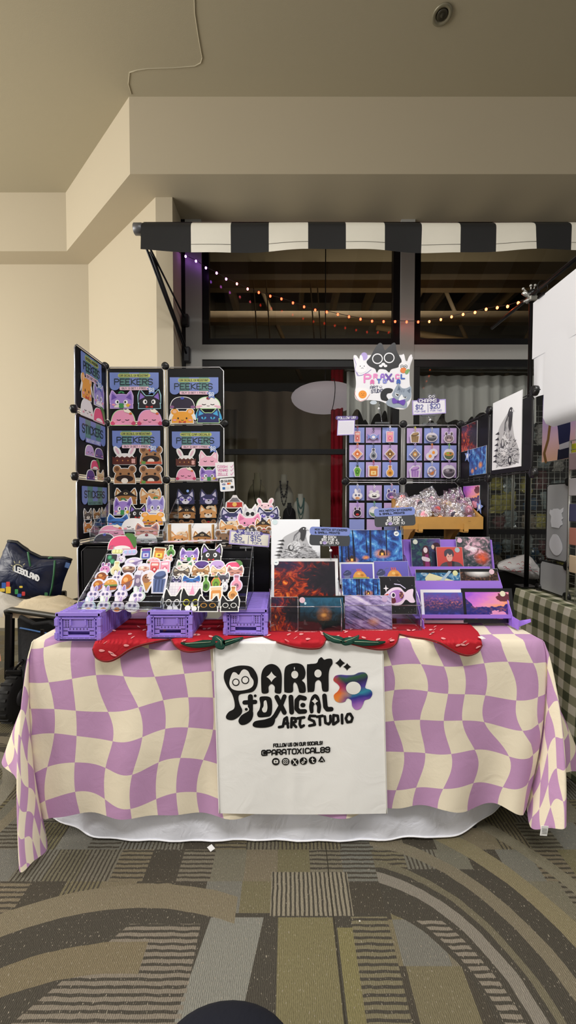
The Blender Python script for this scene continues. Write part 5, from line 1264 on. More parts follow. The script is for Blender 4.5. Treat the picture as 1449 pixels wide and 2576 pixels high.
def sk(key, u, v, w, h, where=RT, **q):
    D = dtray(v + h/2) - .012; stk(key, u, v, w, h, D, where, tilt=.38, group='stickers in the right sloping tray', **q)
sk('lilac_cat',475,1395,50,32); sk('black_cat',531,1390,56,42)
sk('white_cat',464,1422,46,24); sk('violet_dome',507,1420,46,22); sk('lilac_dome',546,1420,42,24); sk('berry_mochi',588,1420,46,22)
sk('grey_tabby',455,1438,48,22); sk('tabby',504,1435,50,26); sk('calico',549,1436,42,24); sk('rose_cat',591,1436,44,24)
sk('angry_wolf',443,1458,28,20); sk('blue_cat',481,1458,50,20); sk('grey_cat',560,1452,34,22)
G2 = 'stickers in the right sloping tray'
fd('bottle',518,1469,24,42,'#6aa048','#385c2c','#d8e8a0','green potion bottle sticker '+RT,'#eef4e6',G2); fd('coffin',542,1470,26,38,'#7aa838','#4a6a28','#e8d860','green coffin-shaped vial sticker with orange rim '+RT,'#e88a50',G2)
fd('critter',564,1474,18,30,'#e6e6ee','#b8b8c8','#888898','small white cat vial sticker '+RT,'#f2f2f4',G2); fd('bottle',594,1468,32,42,'#e89ab0','#a8708a','#f0d8e0','pink potion bottle sticker '+RT,'#e4d8ee',G2)
fd('jar',543,1495,36,36,'#e0954a','#e8c8a0','#f0e0c0','orange honey jar sticker '+RT,'#f4f0ec',G2); fd('bottle',585,1493,28,34,'#e0a05a','#b87838','#f0d8a8','amber honey bottle sticker '+RT,'#f4ece0',G2)
# grid paper card with pink ears
D = dtray(1498)-.02; k = D/F; a = Art(466, 1498, k); a.poly([(422,1498),(509,1498),(509,1465),(424,1465)], '#efe9ef', 0, .001)
for i in range(12): a.poly([(424+i*7.2,1498),(424.5+i*7.2,1498),(424.5+i*7.2,1465),(424+i*7.2,1465)], '#cdbfd2', 1)
for i in range(5): a.poly([(422,1497-i*7),(509,1497-i*7),(509,1496.5-i*7),(422,1496.5-i*7)], '#cdbfd2', 1)
for x in (451, 483): a.poly([(x-8,1498),(x+7,1498),(x,1472)], '#eea5c4', 2)
tag(sticker_obj(a, 'sticker_card', P(466,1498,D), (-.38,0,0)), 'checked white card with pink ear tips behind the black cat stickers', 'card')
for i, (u, v, w, h, eye, ex, lab) in enumerate([(433,1511,52,52,'ring',('paw',),'black cat sticker with white paw, leftmost in the front row'),(479,1510,58,54,'lime',('paw',),'large black cat sticker with yellow eye rings'),(523,1519,56,36,'gold',(),'black cat sticker with amber eye rings in the front row'),(577,1519,52,36,'ring',('nose',),'black cat sticker with white eye rings, rightmost one')]):
    D = dtray(v+h/2) - .016 - .004*i; k = D/F; a = peek(w*k, h*k*1.08, '#131316', '#1d1d22', eye, 'cat', '#f4f2f0', ex); put(a, 'sticker', u, v, h, D, lab + ' ' + RT, 'sticker', G2, .30)
# ================================================================== ART PRINTS AND THEIR STANDS
def painting(name, fn, coat=.35, wr=.12):
    m, b = newmat(name); o, u, v, _ = coords('UV')
    N.put(b.inputs['Base Color'], fn(u, v)); b.inputs['Roughness'].default_value = .4
    b.inputs['Coat Weight'].default_value = coat; b.inputs['Coat Roughness'].default_value = .06
    if wr: N.put(b.inputs['Coat Normal'], bump(noise(xyz(u*1.0, v*1.0), 7, 4, 1.5), wr, .02))
    return m
def spot(u, v, cu, cv, r, asp=1.0):
    d = ((u-cu)*(u-cu)*asp*asp + (v-cv)*(v-cv)).sqrt(); return (1.0 - d*(1/r)).clamp()
def p_fire(u, v):
    n = noise(xyz(u*1.5, v), 3.0, 7, 2.2, .6); g = (1.0-u)*(1.0-v)
    c = ramp((n*1.5 - .42 + g*.30 - spot(u, v, .88, .55, .42)*.5 + spot(u, v, .3, .62, .3)*.12).clamp(), [(0,'#120f1c'),(.30,'#241826'),(.44,'#6a1a16'),(.56,'#b83a18'),(.70,'#ea7d22'),(.88,'#ffcf6a')])
    return mix((spot(u, v, .25, .98, .45)*.6), c, lin('#30234f'))
def p_forest(u, v):
    n = noise(xyz(u*1.7, v), 3.6, 8, .5, .66); n2 = noise(xyz(u*9, v*1.6), 2.0, 3)
    c = ramp((n*1.3 - .15 + n2*.25 - .1).clamp(), [(0,'#0a1230'),(.36,'#142a66'),(.52,'#2754a8'),(.66,'#4f97d8'),(.82,'#bfe4f8')])
    s = (spot(u, v, .68, .34, .15) + spot(u, v, .20, .16, .12) + spot(u, v, .42, .24, .07))*noise(xyz(u, v), 30, 3)*2.2
    return mix(s.clamp(), c, lin('#f29a3a'))
def p_hut(u, v):
    n = noise(xyz(u*1.8, v), 4, 6, 1.0); c = ramp((v*.75 + n*.7 - .35).clamp(), [(0,'#0b1016'),(.25,'#142028'),(.5,'#1c4a60'),(.75,'#27607e'),(1,'#123046')])
    c = mix(spot(u, v, .56, .48, .30, 1.5)*noise(xyz(u*2, v*2), 9, 4), c, lin('#ff9a3a')); c = mix(spot(u, v, .55, .46, .08)*1.4, c, lin('#ffb45a'))
    c = mix(v.lt(.28)*.85, c, lin('#0c0d10')); return mix(spot(u, v, .12, .82, .05, 1.7).gt(.1), c, lin('#bfe0ea'))
def p_glare(u, v):  # pale streaks are glare on the film, painted into the colour
    n = noise(xyz(u*2.2 + v*2.4, v*2.2 - u*1.2), 1.3, 6, 1.2, .6); s = noise(xyz(u*1.0 + v*1.2, v*5.0 + u*4.0), 2.2, 4, .5)
    c = ramp((n*.7 + s*.75 - .28 + v*.12).clamp(), [(0,'#171420'),(.30,'#3c3450'),(.45,'#8a7ab0'),(.60,'#cdbfe8'),(.78,'#f3ecf6')])
    c = mix(spot(u, v, .62, .22, .16)*.8, c, lin('#e6a268')); return mix(spot(u, v, .1, .62, .22)*.6, c, lin('#b7a0ec'))
def p_clouds(u, v):
    n = noise(xyz(u, v*1.2), 4, 7, 1.4, .62)
    c = ramp((n*1.5 - .30 + spot(u, v, .55, .72, .4)*.35).clamp(), [(0,'#0a0c10'),(.35,'#22343a'),(.52,'#6a6468'),(.68,'#d8a8bc'),(.85,'#f6eaf0')])
    return mix(spot(u, v, .72, .38, .26)*noise(xyz(u, v), 11, 5)*2.0, c, lin('#e85a2a'))
def p_couple(u, v):
    n = noise(xyz(u, v*1.2), 5, 6, 1.5); c = ramp((n*1.4-.25).clamp(), [(0,'#0d1220'),(.4,'#1c2c50'),(.6,'#2a5a58'),(.8,'#4a7a5a')])
    return mix(spot(u, v, .95, .9, .45)*.7, c, lin('#6a3f9a'))
def p_book(u, v):
    n = noise(xyz(u*2, v), 4, 5, 1.4); return ramp((n*1.3 - .2 + v*.12).clamp(), [(0,'#101a24'),(.4,'#1c4a78'),(.62,'#3f86b0'),(.85,'#d8e4e4')])
def p_street(u, v):
    n = noise(xyz(u*3, v*2), 5, 6, .6); c = ramp((n*1.4-.28).clamp(), [(0,'#120d0c'),(.4,'#2c1d18'),(.6,'#6a4636'),(.85,'#c89a78')])
    c = mix(spot(u, v, .5, .84, .28, .7)*1.3, c, lin('#e9e6e2')); return mix(spot(u, v, .45, .12, .2, .8)*.9, c, lin('#b99a8a'))
def p_town(u, v):
    n = noise(xyz(u*1.4, v), 6, 6, 1.0); c = ramp((v*.8 + n*.55 - .28).clamp(), [(0,'#4a4aa8'),(.22,'#2b2c66'),(.45,'#3d2f6a'),(.65,'#6a4aa0'),(.85,'#4a5ab8'),(1,'#8a78c8')])
    s = (noise(xyz(u*2, v*2), 8, 5) - .48)*4.0*(spot(u, v, .3, .62, .30, .6) + spot(u, v, .82, .62, .25)); return mix(s.clamp(), c, lin('#ef8a78'))
def p_sunset(u, v):
    sky = ramp((u*.55 + (1.0-v)*.5 + (noise(xyz(u, v*2), 3, 4, 1.0)-.5)*.3).clamp(), [(.1,'#a05ad8'),(.35,'#dd7fd0'),(.55,'#f09ab0'),(.72,'#f9a05a'),(.9,'#ffd08a')])
    n = noise(xyz(u*1.4, v*1.2), 6, 6, 1.3); land = ramp((n*1.3-.25 + u*.1).clamp(), [(0,'#14102a'),(.4,'#2a2a7a'),(.6,'#5a3a6a'),(.85,'#e87a3a')])
    edge = .44 + (noise(xyz(u*3, .3), 3, 4) - .5)*.3 + (.2-u).max(0.0)*1.6 + (u-.72).max(0.0)*.5; c = mix(v.lt(edge), sky, land)
    tr = (spot(u, v, .88, .80, .24, .9) + (noise(xyz(u, v), 12, 5)-.5)*.8 - .12).gt(.22)*u.gt(.6); c = mix(tr, c, lin('#6a2a3a'))
    return mix((spot(u, v, .72, .14, .30, .9) - (n-.35)*1.2).gt(.30), c, lin('#e89ab8'))
def p_plain(c0, c1): return lambda u, v: mix(v, lin(c0), lin(c1))
PM = {k: painting('painting_'+k, f) for k, f in dict(fire=p_fire, forest=p_forest, hut=p_hut, glare=p_glare, clouds=p_clouds, couple=p_couple, book=p_book, street=p_street, town=p_town, sunset=p_sunset, violet=p_plain('#5a50a0', '#6a64c0'), black=p_plain('#0c0b12', '#101019'), red=p_plain('#c2413c', '#cf5048'), paper=p_plain('#e6e7ec', '#eceef3')).items()}
class Print(Art):
    """flat print; extra shapes use fractions of the picture: x 0..1 left to right, y 0..1 downward"""
    def __init__(s, w, h, key, frame=None, fw=.06, dark_top=0.0):
        super().__init__(0, 0, 1.0); s.w, s.h = w, h
        s.poly([(-w/2,0),(w/2,0),(w/2,-h),(-w/2,-h)], frame or '#d8d8da', 0, .0022)
        f = fw*min(w, h) if frame else .0008; o = len(s.v); y = -EPS
        s.add([(-w/2+f,y,f),(w/2-f,y,f),(w/2-f,y,h-f),(-w/2+f,y,h-f)], [(0,1,2,3)], PM[key])
        for i, q in enumerate(((0,0),(1,0),(1,1),(0,1))): s.uv[o+i] = q
        s.f0 = f
        if dark_top: s.pp([(0,0),(1,0),(1,dark_top),(0,dark_top)], '#101014', 1.5)
    def q(s, p): f = s.f0; return (-s.w/2 + f + p[0]*(s.w-2*f), -(s.h - f - p[1]*(s.h-2*f)))
    def pp(s, pts, c, l=2): return s.poly([s.q(p) for p in pts], c, l)
    def pe(s, cx, cy, rx, ry, c, l=2, n=18): return s.pp([(cx+rx*math.cos(i/n*6.2832), cy+ry*math.sin(i/n*6.2832)) for i in range(n)], c, l)
    def ps(s, pts, w, c, l=3): return s.stroke([s.q(p) for p in pts], w*s.h, c, l, n=6)
def put_print(pr, u, vb, D, tilt, label, dot=None, group=None, name='art_print', yaw=0, rotz=None, loc=None):
    loc = loc or P(u, vb, D); o = sticker_obj(pr, name, loc, (-tilt, 0, yaw)); tag(o, label, 'art print', group)
    if dot:
        d = Art(0,0,1); x, y = pr.q(dot[:2]); r = .011; d.ell(x, y, r, r, dot[2], 4); d.ell(x, y, r*.45, r*.12, '#4a6a7a' if dot[2] == '#e8eef0' else dot[2], 5)
        do = d.build('price_dot', local=True); do.parent = o; do['label'] = 'round price sticker'
    return o
def mkp(u0, u1, v0, v1, D, tilt, key, **k): m = D/F; return Print((u1-u0)*m, (v1-v0)*m/math.cos(tilt), key, **k)
ZS0 = ZT + .012
def crow(pr, seed=3):
    """ink drawing of a big black-headed bird on a scribbled nest"""
    r = random.Random(seed); g = ['#2a2a2c','#55555a','#7c7c82','#a4a4a8']
    pr.pp(csmooth([(.18,.62),(.24,.42),(.42,.30),(.60,.22),(.70,.24),(.72,.40),(.78,.58),(.92,.76),(.94,.92),(.62,.98),(.30,.96),(.12,.84)], 4), '#b4b4b8', 2)
    pr.pp(csmooth([(.30,.66),(.40,.52),(.56,.50),(.60,.64),(.50,.80),(.36,.80)], 4), '#d8d8dc', 2.5)
    for i in range(230):
        x, y = r.uniform(.14, .92), r.uniform(.60, .97)
        if abs(x-.55) > .16 + (y-.5)*.75: continue
        an = r.uniform(-.5, .6); L = r.uniform(.02, .08); pr.ps([(x, y), (x+L*math.cos(an), y+L*math.sin(an)*.7)], .006, r.choice(g[:3]), 3)
    for i in range(90):
        x, y = r.uniform(.24, .72), r.uniform(.30, .66)
        if x < .62 - (y-.2)*.75: continue
        pr.ps([(x, y), (x-.012, y+.03)], .005, r.choice(g), 3)
    pr.pp(csmooth([(.66,.17),(.72,.20),(.71,.34),(.66,.48),(.60,.44),(.60,.30),(.56,.26),(.60,.20)], 4), '#3a3a3e', 4); pr.pp([(.71,.20),(.79,.25),(.71,.24)], '#c8c8cc', 4); pr.pe(.665,.215,.014,.012,'#f2f2f4',5)
    pr.ps([(.56,.28),(.48,.36),(.46,.46)], .022, '#6a6a70', 4); pr.pe(.40,.64,.06,.07,'#4a4a4e',3.5); pr.pe(.41,.63,.035,.05,'#c4c4c8',4)
    pr.pe(.66,.90,.05,.06,'#1c1c1e',5); pr.pe(.67,.895,.022,.03,'#e4e4e6',6)
    for (x, y) in ((.20,.48),(.19,.56),(.17,.64),(.16,.72),(.13,.80),(.12,.88)): pr.pp([(x-.08,y),(x+.05,y-.025),(x+.07,y+.02)], '#303034', 3)
def burger(pr):
    pr.pp([(.10,.62),(.28,.60),(.26,1),(.13,1)], '#8a8fb4', 2)
    for i in range(4): pr.ps([(.13+.045*i,.64),(.145+.038*i,.98)], .02, '#3c4068', 3)
    pr.pp(csmooth([(.06,.55),(.16,.34),(.28,.38),(.32,.52),(.24,.62),(.10,.62)], 4), '#3f4468', 3); pr.ps([(.27,.40),(.36,.28),(.42,.30)], .03, '#6a6fa0', 3); pr.ps([(.10,.52),(.22,.42)], .02, '#8288b8', 4)
    pr.pp(csmooth([(.38,.72),(.44,.46),(.58,.36),(.72,.46),(.80,.72),(.60,.78)], 4), '#d8984a', 3); pr.pe(.56,.52,.05,.06,'#e9bb70',4); pr.pe(.66,.60,.05,.06,'#b8762e',4)
    for i in range(3): pr.ps([(.52+.06*i,.40),(.50+.055*i,.28)], .04, '#d8605a', 4)
    pr.pp([(.37,.72),(.82,.72),(.84,.82),(.36,.82)], '#7a9a3a', 3); pr.pp([(.37,.80),(.83,.80),(.82,.88),(.38,.88)], '#5a2c1c', 4); pr.pp([(.36,.87),(.84,.87),(.80,1),(.40,1)], '#d0893c', 4); pr.pe(.84,.84,.06,.16,'#c9a24a',2.5)
def fish(pr):
    pr.pp(csmooth([(.12,.52),(.22,.40),(.38,.30),(.58,.30),(.70,.42),(.80,.36),(.94,.34),(.92,.52),(.97,.68),(.84,.70),(.72,.62),(.60,.74),(.40,.78),(.22,.68)], 4), '#ead6ea', 2)
    pr.pp(csmooth([(.24,.54),(.34,.40),(.54,.36),(.68,.50),(.58,.66),(.38,.70)], 4), '#b07ac8', 3); pr.pp([(.12,.50),(.24,.46),(.24,.60),(.12,.58)], '#d8452e', 4); pr.pp(csmooth([(.26,.60),(.40,.56),(.44,.68),(.34,.72)], 3), '#6a2a3a', 4)
    pr.pe(.37,.50,.07,.08,'#f2e6f4',4); pr.pe(.38,.50,.04,.05,'#2a1a3a',5); pr.pe(.60,.50,.06,.10,'#6a3a4a',4)
    for x, y in ((.56,.46),(.62,.52),(.58,.56),(.65,.47)): pr.pe(x, y, .014, .016, '#e8b070', 5)
    pr.ps([(.42,.20),(.58,.22),(.72,.32)], .025, '#cfc8e8', 4); pr.pp([(.18,.22),(.20,.30),(.26,.32),(.20,.34),(.18,.42),(.16,.34),(.10,.32),(.16,.30)], '#f2ecf4', 4)
    r = random.Random(2)
    for i in range(16): pr.pe(r.uniform(.1,.95), r.choice((r.uniform(.05,.25), r.uniform(.8,.96))), .006, .006, '#cfc8d8', 3, 6)
def trees(pr, seed=1):
    r = random.Random(seed)
    for i in range(9):
        x = r.uniform(.02, .98); w_ = r.uniform(.008, .022); y0 = r.uniform(.55, .9); pr.pp([(x-w_,y0),(x+w_,y0),(x+w_*.5+r.uniform(-.03,.03),0),(x-w_*.5,0)], '#0c1638', 2)
    for x, y in ((.68,.70),(.20,.86)): pr.pp([(x-.05,y),(x+.05,y),(x+.04,y-.10),(x,y-.17),(x-.04,y-.10)], '#3a2a2a', 2.5); pr.pp([(x-.02,y),(x+.02,y),(x+.02,y-.07),(x-.02,y-.07)], '#ffc05a', 3)
    pr.pp(csmooth([(0,.80),(.2,.92),(.45,.80),(.7,.86),(1,.72),(1,1),(0,1)], 3)[:18] if False else [(0,.88),(.2,.94),(.45,.86),(.7,.90),(1,.80),(1,1),(0,1)], '#122a66', 2.2)
def acr_stand(name, u0, u1, vb, v_back, label, d=.24, steps=3):
    y0 = Pz((u0+u1)/2, vb, ZS0).y; x0, x1 = P(u0, vb, y0).x, P(u1, vb, y0).x; zb = P(700, v_back, y0+d).z
    tier_bin(name, x0, x1, y0, y0+d, ZS0, ZS0+.095, zb, steps, label); return y0
yA = acr_stand('print_stand', 680, 861, 1590, 1395, 'clear tiered stand holding the crow drawing and fiery dragon prints')
T1 = .22
pr = mkp(682,807,1307,1420,yA+.17,T1,'paper'); crow(pr); put_print(pr, 744, 1420, yA+.17, T1, 'black ink crow drawing on white paper, at the back of the clear stand', (.07,.06,'#cfe0e4'))
pr = mkp(681,853,1407,1515,yA+.09,T1,'fire',frame='#e9e9ec',fw=.07); put_print(pr, 767, 1515, yA+.09, T1, 'large fiery orange dragon print with white border in the clear stand', (.03,.03,'#e8eef0'))
pr = mkp(681,750,1504,1590,yA+.012,T1*.6,'fire'); put_print(pr, 715.5, 1589, yA+.012, T1*.6, 'small fiery orange dragon print in the front row of the clear stand')
pr = mkp(750,869,1501,1590,yA+.012,T1*.6,'hut',frame='#0d0e11',fw=.05); put_print(pr, 809.5, 1589, yA+.012, T1*.6, 'night print of a glowing orange hut under a pale moon', (.05,.08,'#e6c3d0'))
yB_ = acr_stand('print_stand', 866, 1061, 1586, 1395, 'clear tiered stand holding the blue forest, burger and fish prints')
pr = mkp(853,1015,1334,1425,yB_+.17,T1,'forest'); trees(pr); put_print(pr, 934, 1425, yB_+.17, T1, 'large blue moonlit forest print at the back of the right clear stand', (.92,.10,'#e8eef0'))
pr = mkp(855,943,1416,1470,yB_+.10,T1,'violet',frame='#e6e6ea',fw=.07); burger(pr); put_print(pr, 899, 1470, yB_+.10, T1, 'violet burger and dustbin print with a white border')
pr = mkp(942,1030,1413,1470,yB_+.10,T1,'violet'); burger(pr); put_print(pr, 986, 1470, yB_+.104, T1, 'violet burger and dustbin print without a border')
pr = mkp(862,959,1457,1512,yB_+.055,T1,'forest'); trees(pr, 2); put_print(pr, 910, 1512, yB_+.055, T1, 'small blue forest print below the bordered burger print')
pr = mkp(957,1050,1453,1545,yB_+.055,T1,'black'); fish(pr); put_print(pr, 1003, 1545, yB_+.052, T1, 'black print of a pink robot fish')
pr = mkp(865,988,1500,1584,yB_+.012,T1*.6,'glare'); put_print(pr, 926, 1583, yB_+.012, T1*.6, 'pale violet print in shiny film with painted glare streaks, front row', (.86,.10,'#cdb2d8'))
# ---- purple cardboard stand
CARD = col('#9a74d8', .55, spec=.3)
xq0, xq1 = .512, .868; yq = Pz(1180, 1578, ZT+.01).y
PST = thing('cardboard_print_stand', ((xq0+xq1)/2, yq+.15, ZT+.008), 'purple cardboard three-tier stand of landscape prints at the right end', 'display stand')
zq = ZT + .010
tiers = [(yq+.035, zq+.035, .13), (yq+.125, P(1200, 1483, yq+.125).z, .09), (yq+.215, P(1200, 1433, yq+.215).z, .13)]
for x in (xq0, xq1):
    b = B(); prof = [(yq+.02,zq),(yq+.05,zq+.012),(yq+.30,zq+.012),(yq+.33,zq)]
    prof = [(yq,zq),(yq+.34,zq)]; z1, z2 = tiers[1][1], tiers[2][1]; zt3 = P(1200, 1357, yq+.26).z
    prof += [(yq+.34,zq+.05),(yq+.27,zt3),(yq+.235,zt3),(tiers[2][0]-.015,z2+.015),(tiers[2][0]-.02,z2-.004),(tiers[1][0]+.04,z1+.07),(tiers[1][0]-.015,z1+.015),(tiers[1][0]-.02,z1-.006),(tiers[0][0]+.035,zq+.11),(tiers[0][0]-.02,zq+.05),(yq+.005,zq+.03)]
    slab(b, [(x + (.045*(y-yq)/.3 if x == xq1 else 0), y, z) for y, z in prof], .004, (1,0,0), CARD); b.build('side_panel', PST)
for i, (y, z, hh) in enumerate(tiers):
    b = B(); b.box(((xq0+xq1)/2, y-.002, z-.002), (xq1-xq0+(.03 if i == 0 else .01), .045, .004), CARD); b.box(((xq0+xq1)/2, y-.024, z+.004), (xq1-xq0, .003, .014), CARD); b.build('shelf', PST)
    b = B(); b.box(((xq0+xq1)/2, y+.036, z+hh/2), (xq1-xq0-.004, .003, hh), CARD, (-T1, 0, 0)); b.build('back_panel', PST)
for sx, x in ((-1, xq0), (1, xq1)):
    b = B(); slab(b, [(x+.002, yq-.03, zq), (x+.002, yq+.03, zq), (x+.002, yq+.03, zq+.04), (x+.002+sx*.004, yq-.03, zq+.035)], .004, (1, 0, 0), CARD); b.build('foot_tab', PST)
b = B(); slab(b, [(xq1+.004, yq-.012, zq), (xq1+.052, yq-.03, zq+.03), (xq1+.052, yq-.028, zq+.04), (xq1+.004, yq+.012, zq+.016)], .004, (0,1,0), CARD); b.build('side_flap', PST)
TT = .22; D3 = tiers[2][0]; D2 = tiers[1][0]; D1 = tiers[0][0]
def pq(u0, u1, v0, v1, D, key, label, dot=None, fn=None, **k):
    pr = mkp(u0, u1, v0, v1, D, TT, key, **k)
    if fn: fn(pr)
    return put_print(pr, (u0+u1)/2, v1, D, TT, label, dot)
def couple(pr):
    pr.pp(csmooth([(.40,.9),(.36,.5),(.42,.25),(.56,.24),(.60,.5),(.62,1)], 4), '#4a1c2c', 2); pr.pe(.48,.36,.07,.09,'#e6d3d6',3); pr.pp([(.46,.5),(.56,.48),(.60,.9),(.44,.9)], '#8a2a6a', 3); pr.pp(csmooth([(.36,.56),(.6,.62),(.58,.72),(.36,.68)], 3), '#d8c8d0', 4)
    pr.pp(csmooth([(.72,.2),(.86,.12),(.98,.2),(1,.6),(.8,.4)], 4), '#3a1626', 2); pr.pe(.74,.26,.05,.07,'#d9bfa8',3); pr.pp([(.70,.4),(1,.5),(1,1),(.66,1)], '#1a1c38', 2)
pq(1037,1113,1356,1436,D3,'couple','dark blue-green print of two embracing long-haired figures',(.15,.10,'#e4e8d8'),couple)
pq(1153,1240,1352,1434,D3,'clouds','stormy volcano print with pink smoke and orange lava',(.10,.10,'#e2b8cc'))
def bust_(pr):
    pr.pp(csmooth([(.10,1),(.14,.74),(.34,.62),(.64,.60),(.90,.70),(.98,1)], 4), '#4f4a52', 2); pr.pp([(.36,.62),(.56,.60),(.54,1),(.46,1)], '#7a3034', 3); pr.pp([(.56,.58),(.66,.62),(.62,1),(.55,1)], '#2a2a30', 3)
    pr.pp(csmooth([(.36,.34),(.38,.52),(.46,.60),(.56,.56),(.60,.38),(.54,.24),(.42,.24)], 4), '#dca79a', 3); pr.pp(csmooth([(.30,.38),(.30,.18),(.44,.08),(.60,.12),(.66,.30),(.60,.42),(.58,.28),(.50,.34),(.42,.26),(.37,.36)], 4), '#4a4450', 4); pr.ps([(.42,.40),(.46,.40)], .014, '#2a1c20', 5); pr.ps([(.52,.39),(.56,.39)], .014, '#2a1c20', 5)
pq(1101,1168,1377,1437,D3-.018,'red','red portrait card of a dark-haired figure in a grey jacket',(.80,.12,'#a8b8bc'),bust_)
def book_(pr):
    pr.pp([(.20,.38),(.30,.16),(.84,.50),(.80,.62),(.60,.88),(.22,.62)], '#e9e2b0', 2); pr.pp([(.22,.62),(.60,.88),(.60,.98),(.22,.72)], '#c8bf90', 3); pr.pp([(.44,.48),(.58,.44),(.72,.56),(.60,.62)], '#cfc690', 3); pr.ps([(.0,.95),(.2,.85)], .04, '#d8e0e0', 3); pr.pp([(.30,.98),(.74,.05),(.80,.08),(.40,1)], '#b4c6d4', 4)
pq(1048,1163,1434,1489,D2,'book','blue print of a cream paper-plane-like block',(.88,.16,'#e0e0a8'),book_,dark_top=.14)
pq(1160,1257,1432,1484,D2,'street','brown print of an old timber street',(.84,.14,'#e8c4d0'),dark_top=.14)
pq(1062,1177,1486,1568,D1,'town','violet and blue hillside town print with a white border',None,frame='#eceaf2',fw=.09)
pq(1166,1297,1483,1567,D1,'sunset','pink and orange sunset valley print with a black border',(.86,.06,'#e6e2c4'),frame='#111116',fw=.11)

# ================================================================== RIGHT CUBE PANEL RACK WITH CHARMS
DR = 2.08; rc = [P(868,1211,DR).x, P(1013,1211,DR).x, P(1156,1211,DR).x]; PRR = (P(1013,1068,DR).z - ZB)/3.0; z2r = [ZB + PRR*k for k in range(4)]
z2r = [ZB, P(1013,1354,DR).z, P(1013,1211,DR).z, P(1013,1067,DR).z]
RACKR = thing('panel_display_rack', ((rc[0]+rc[2])/2, DR, ZB), 'black cube-panel display rack with hanging charms, right end of table', 'display rack')
XWR = rc[2] - .004; WY = [DR-.008, DR-.315, DR-.63]
for r in range(3):
    for i in range(2): panel_xz(RACKR, rc[i], rc[i+1], z2r[r], z2r[r+1], DR)
    panel_yz(RACKR, XWR, WY[1], WY[0], z2r[r], z2r[r+1], wire=col('#3a3a3e', .3, .6))
for r in range(4):
    for x in rc: connector(RACKR, x, DR-.002, z2r[r] if r else z2r[r]+.012)
    connector(RACKR, XWR-.004, WY[1], z2r[r] if r else z2r[r]+.012, 'x')
panel_yz(RACKR, XWR, WY[2], WY[1], z2r[2], z2r[3], wire=KNOB); connector(RACKR, XWR, WY[2]-.0, z2r[2], 'x'); connector(RACKR, XWR, WY[2], z2r[3], 'x')
BL, LI = '#8f9bd8', '#bda3d4'; DC = DR - .005
ACRC = clear_mat('charm_rim', '#f0f2f6', .10, .5, .05)
def C6(x, y): return 820 + x*.30366, 850 + y*.30366
def charm(x, y, kind, w, h, c1, c2, c3, clasp, label):
    u, v = C6(x, y); D = DC - .012; k = D/F; a = food(kind, w*.30366*k, h*.30366*k, c1, c2, c3, '#d9d2de'); loc = P(u, v + h*.152, D)
    t = thing('charm', loc, label, 'charm', 'charms hanging on the right rack')
    o = a.build('pendant', local=True); o.parent = t; top = h*.30366*k
    b = B(); b.tube([(.0,-.002,top-.002),(-.004,-.004,top+.006),(0,-.005,top+.012),(.004,-.004,top+.006)], .0013, col(clasp, .35, .2), 6, True); b.tube([(0,-.005,top+.011),(-.004,-.004,top+.018),(0,-.004,top+.026),(.004,-.004,top+.018)], .0017, col(clasp, .35, .2), 6, True)
    co = b.build('clasp', local=True); co.parent = t
    b = B(); b.lathe((0, .008, top+.026), [(.006,-.001),(.006,.002)], ACRC, 10, 'y'); b.tube([(0,.008,top+.026),(0,-.006,top+.026),(0,-.008,top+.029)], .001, ACRC, 5); ho = b.build('adhesive_hook', local=True); ho.parent = t
cx1, cx2, cx3 = (193,330,467), (670,813,955), (193,337,480); ry1, ry3 = (745,888,1030), (1222,1367,1503)
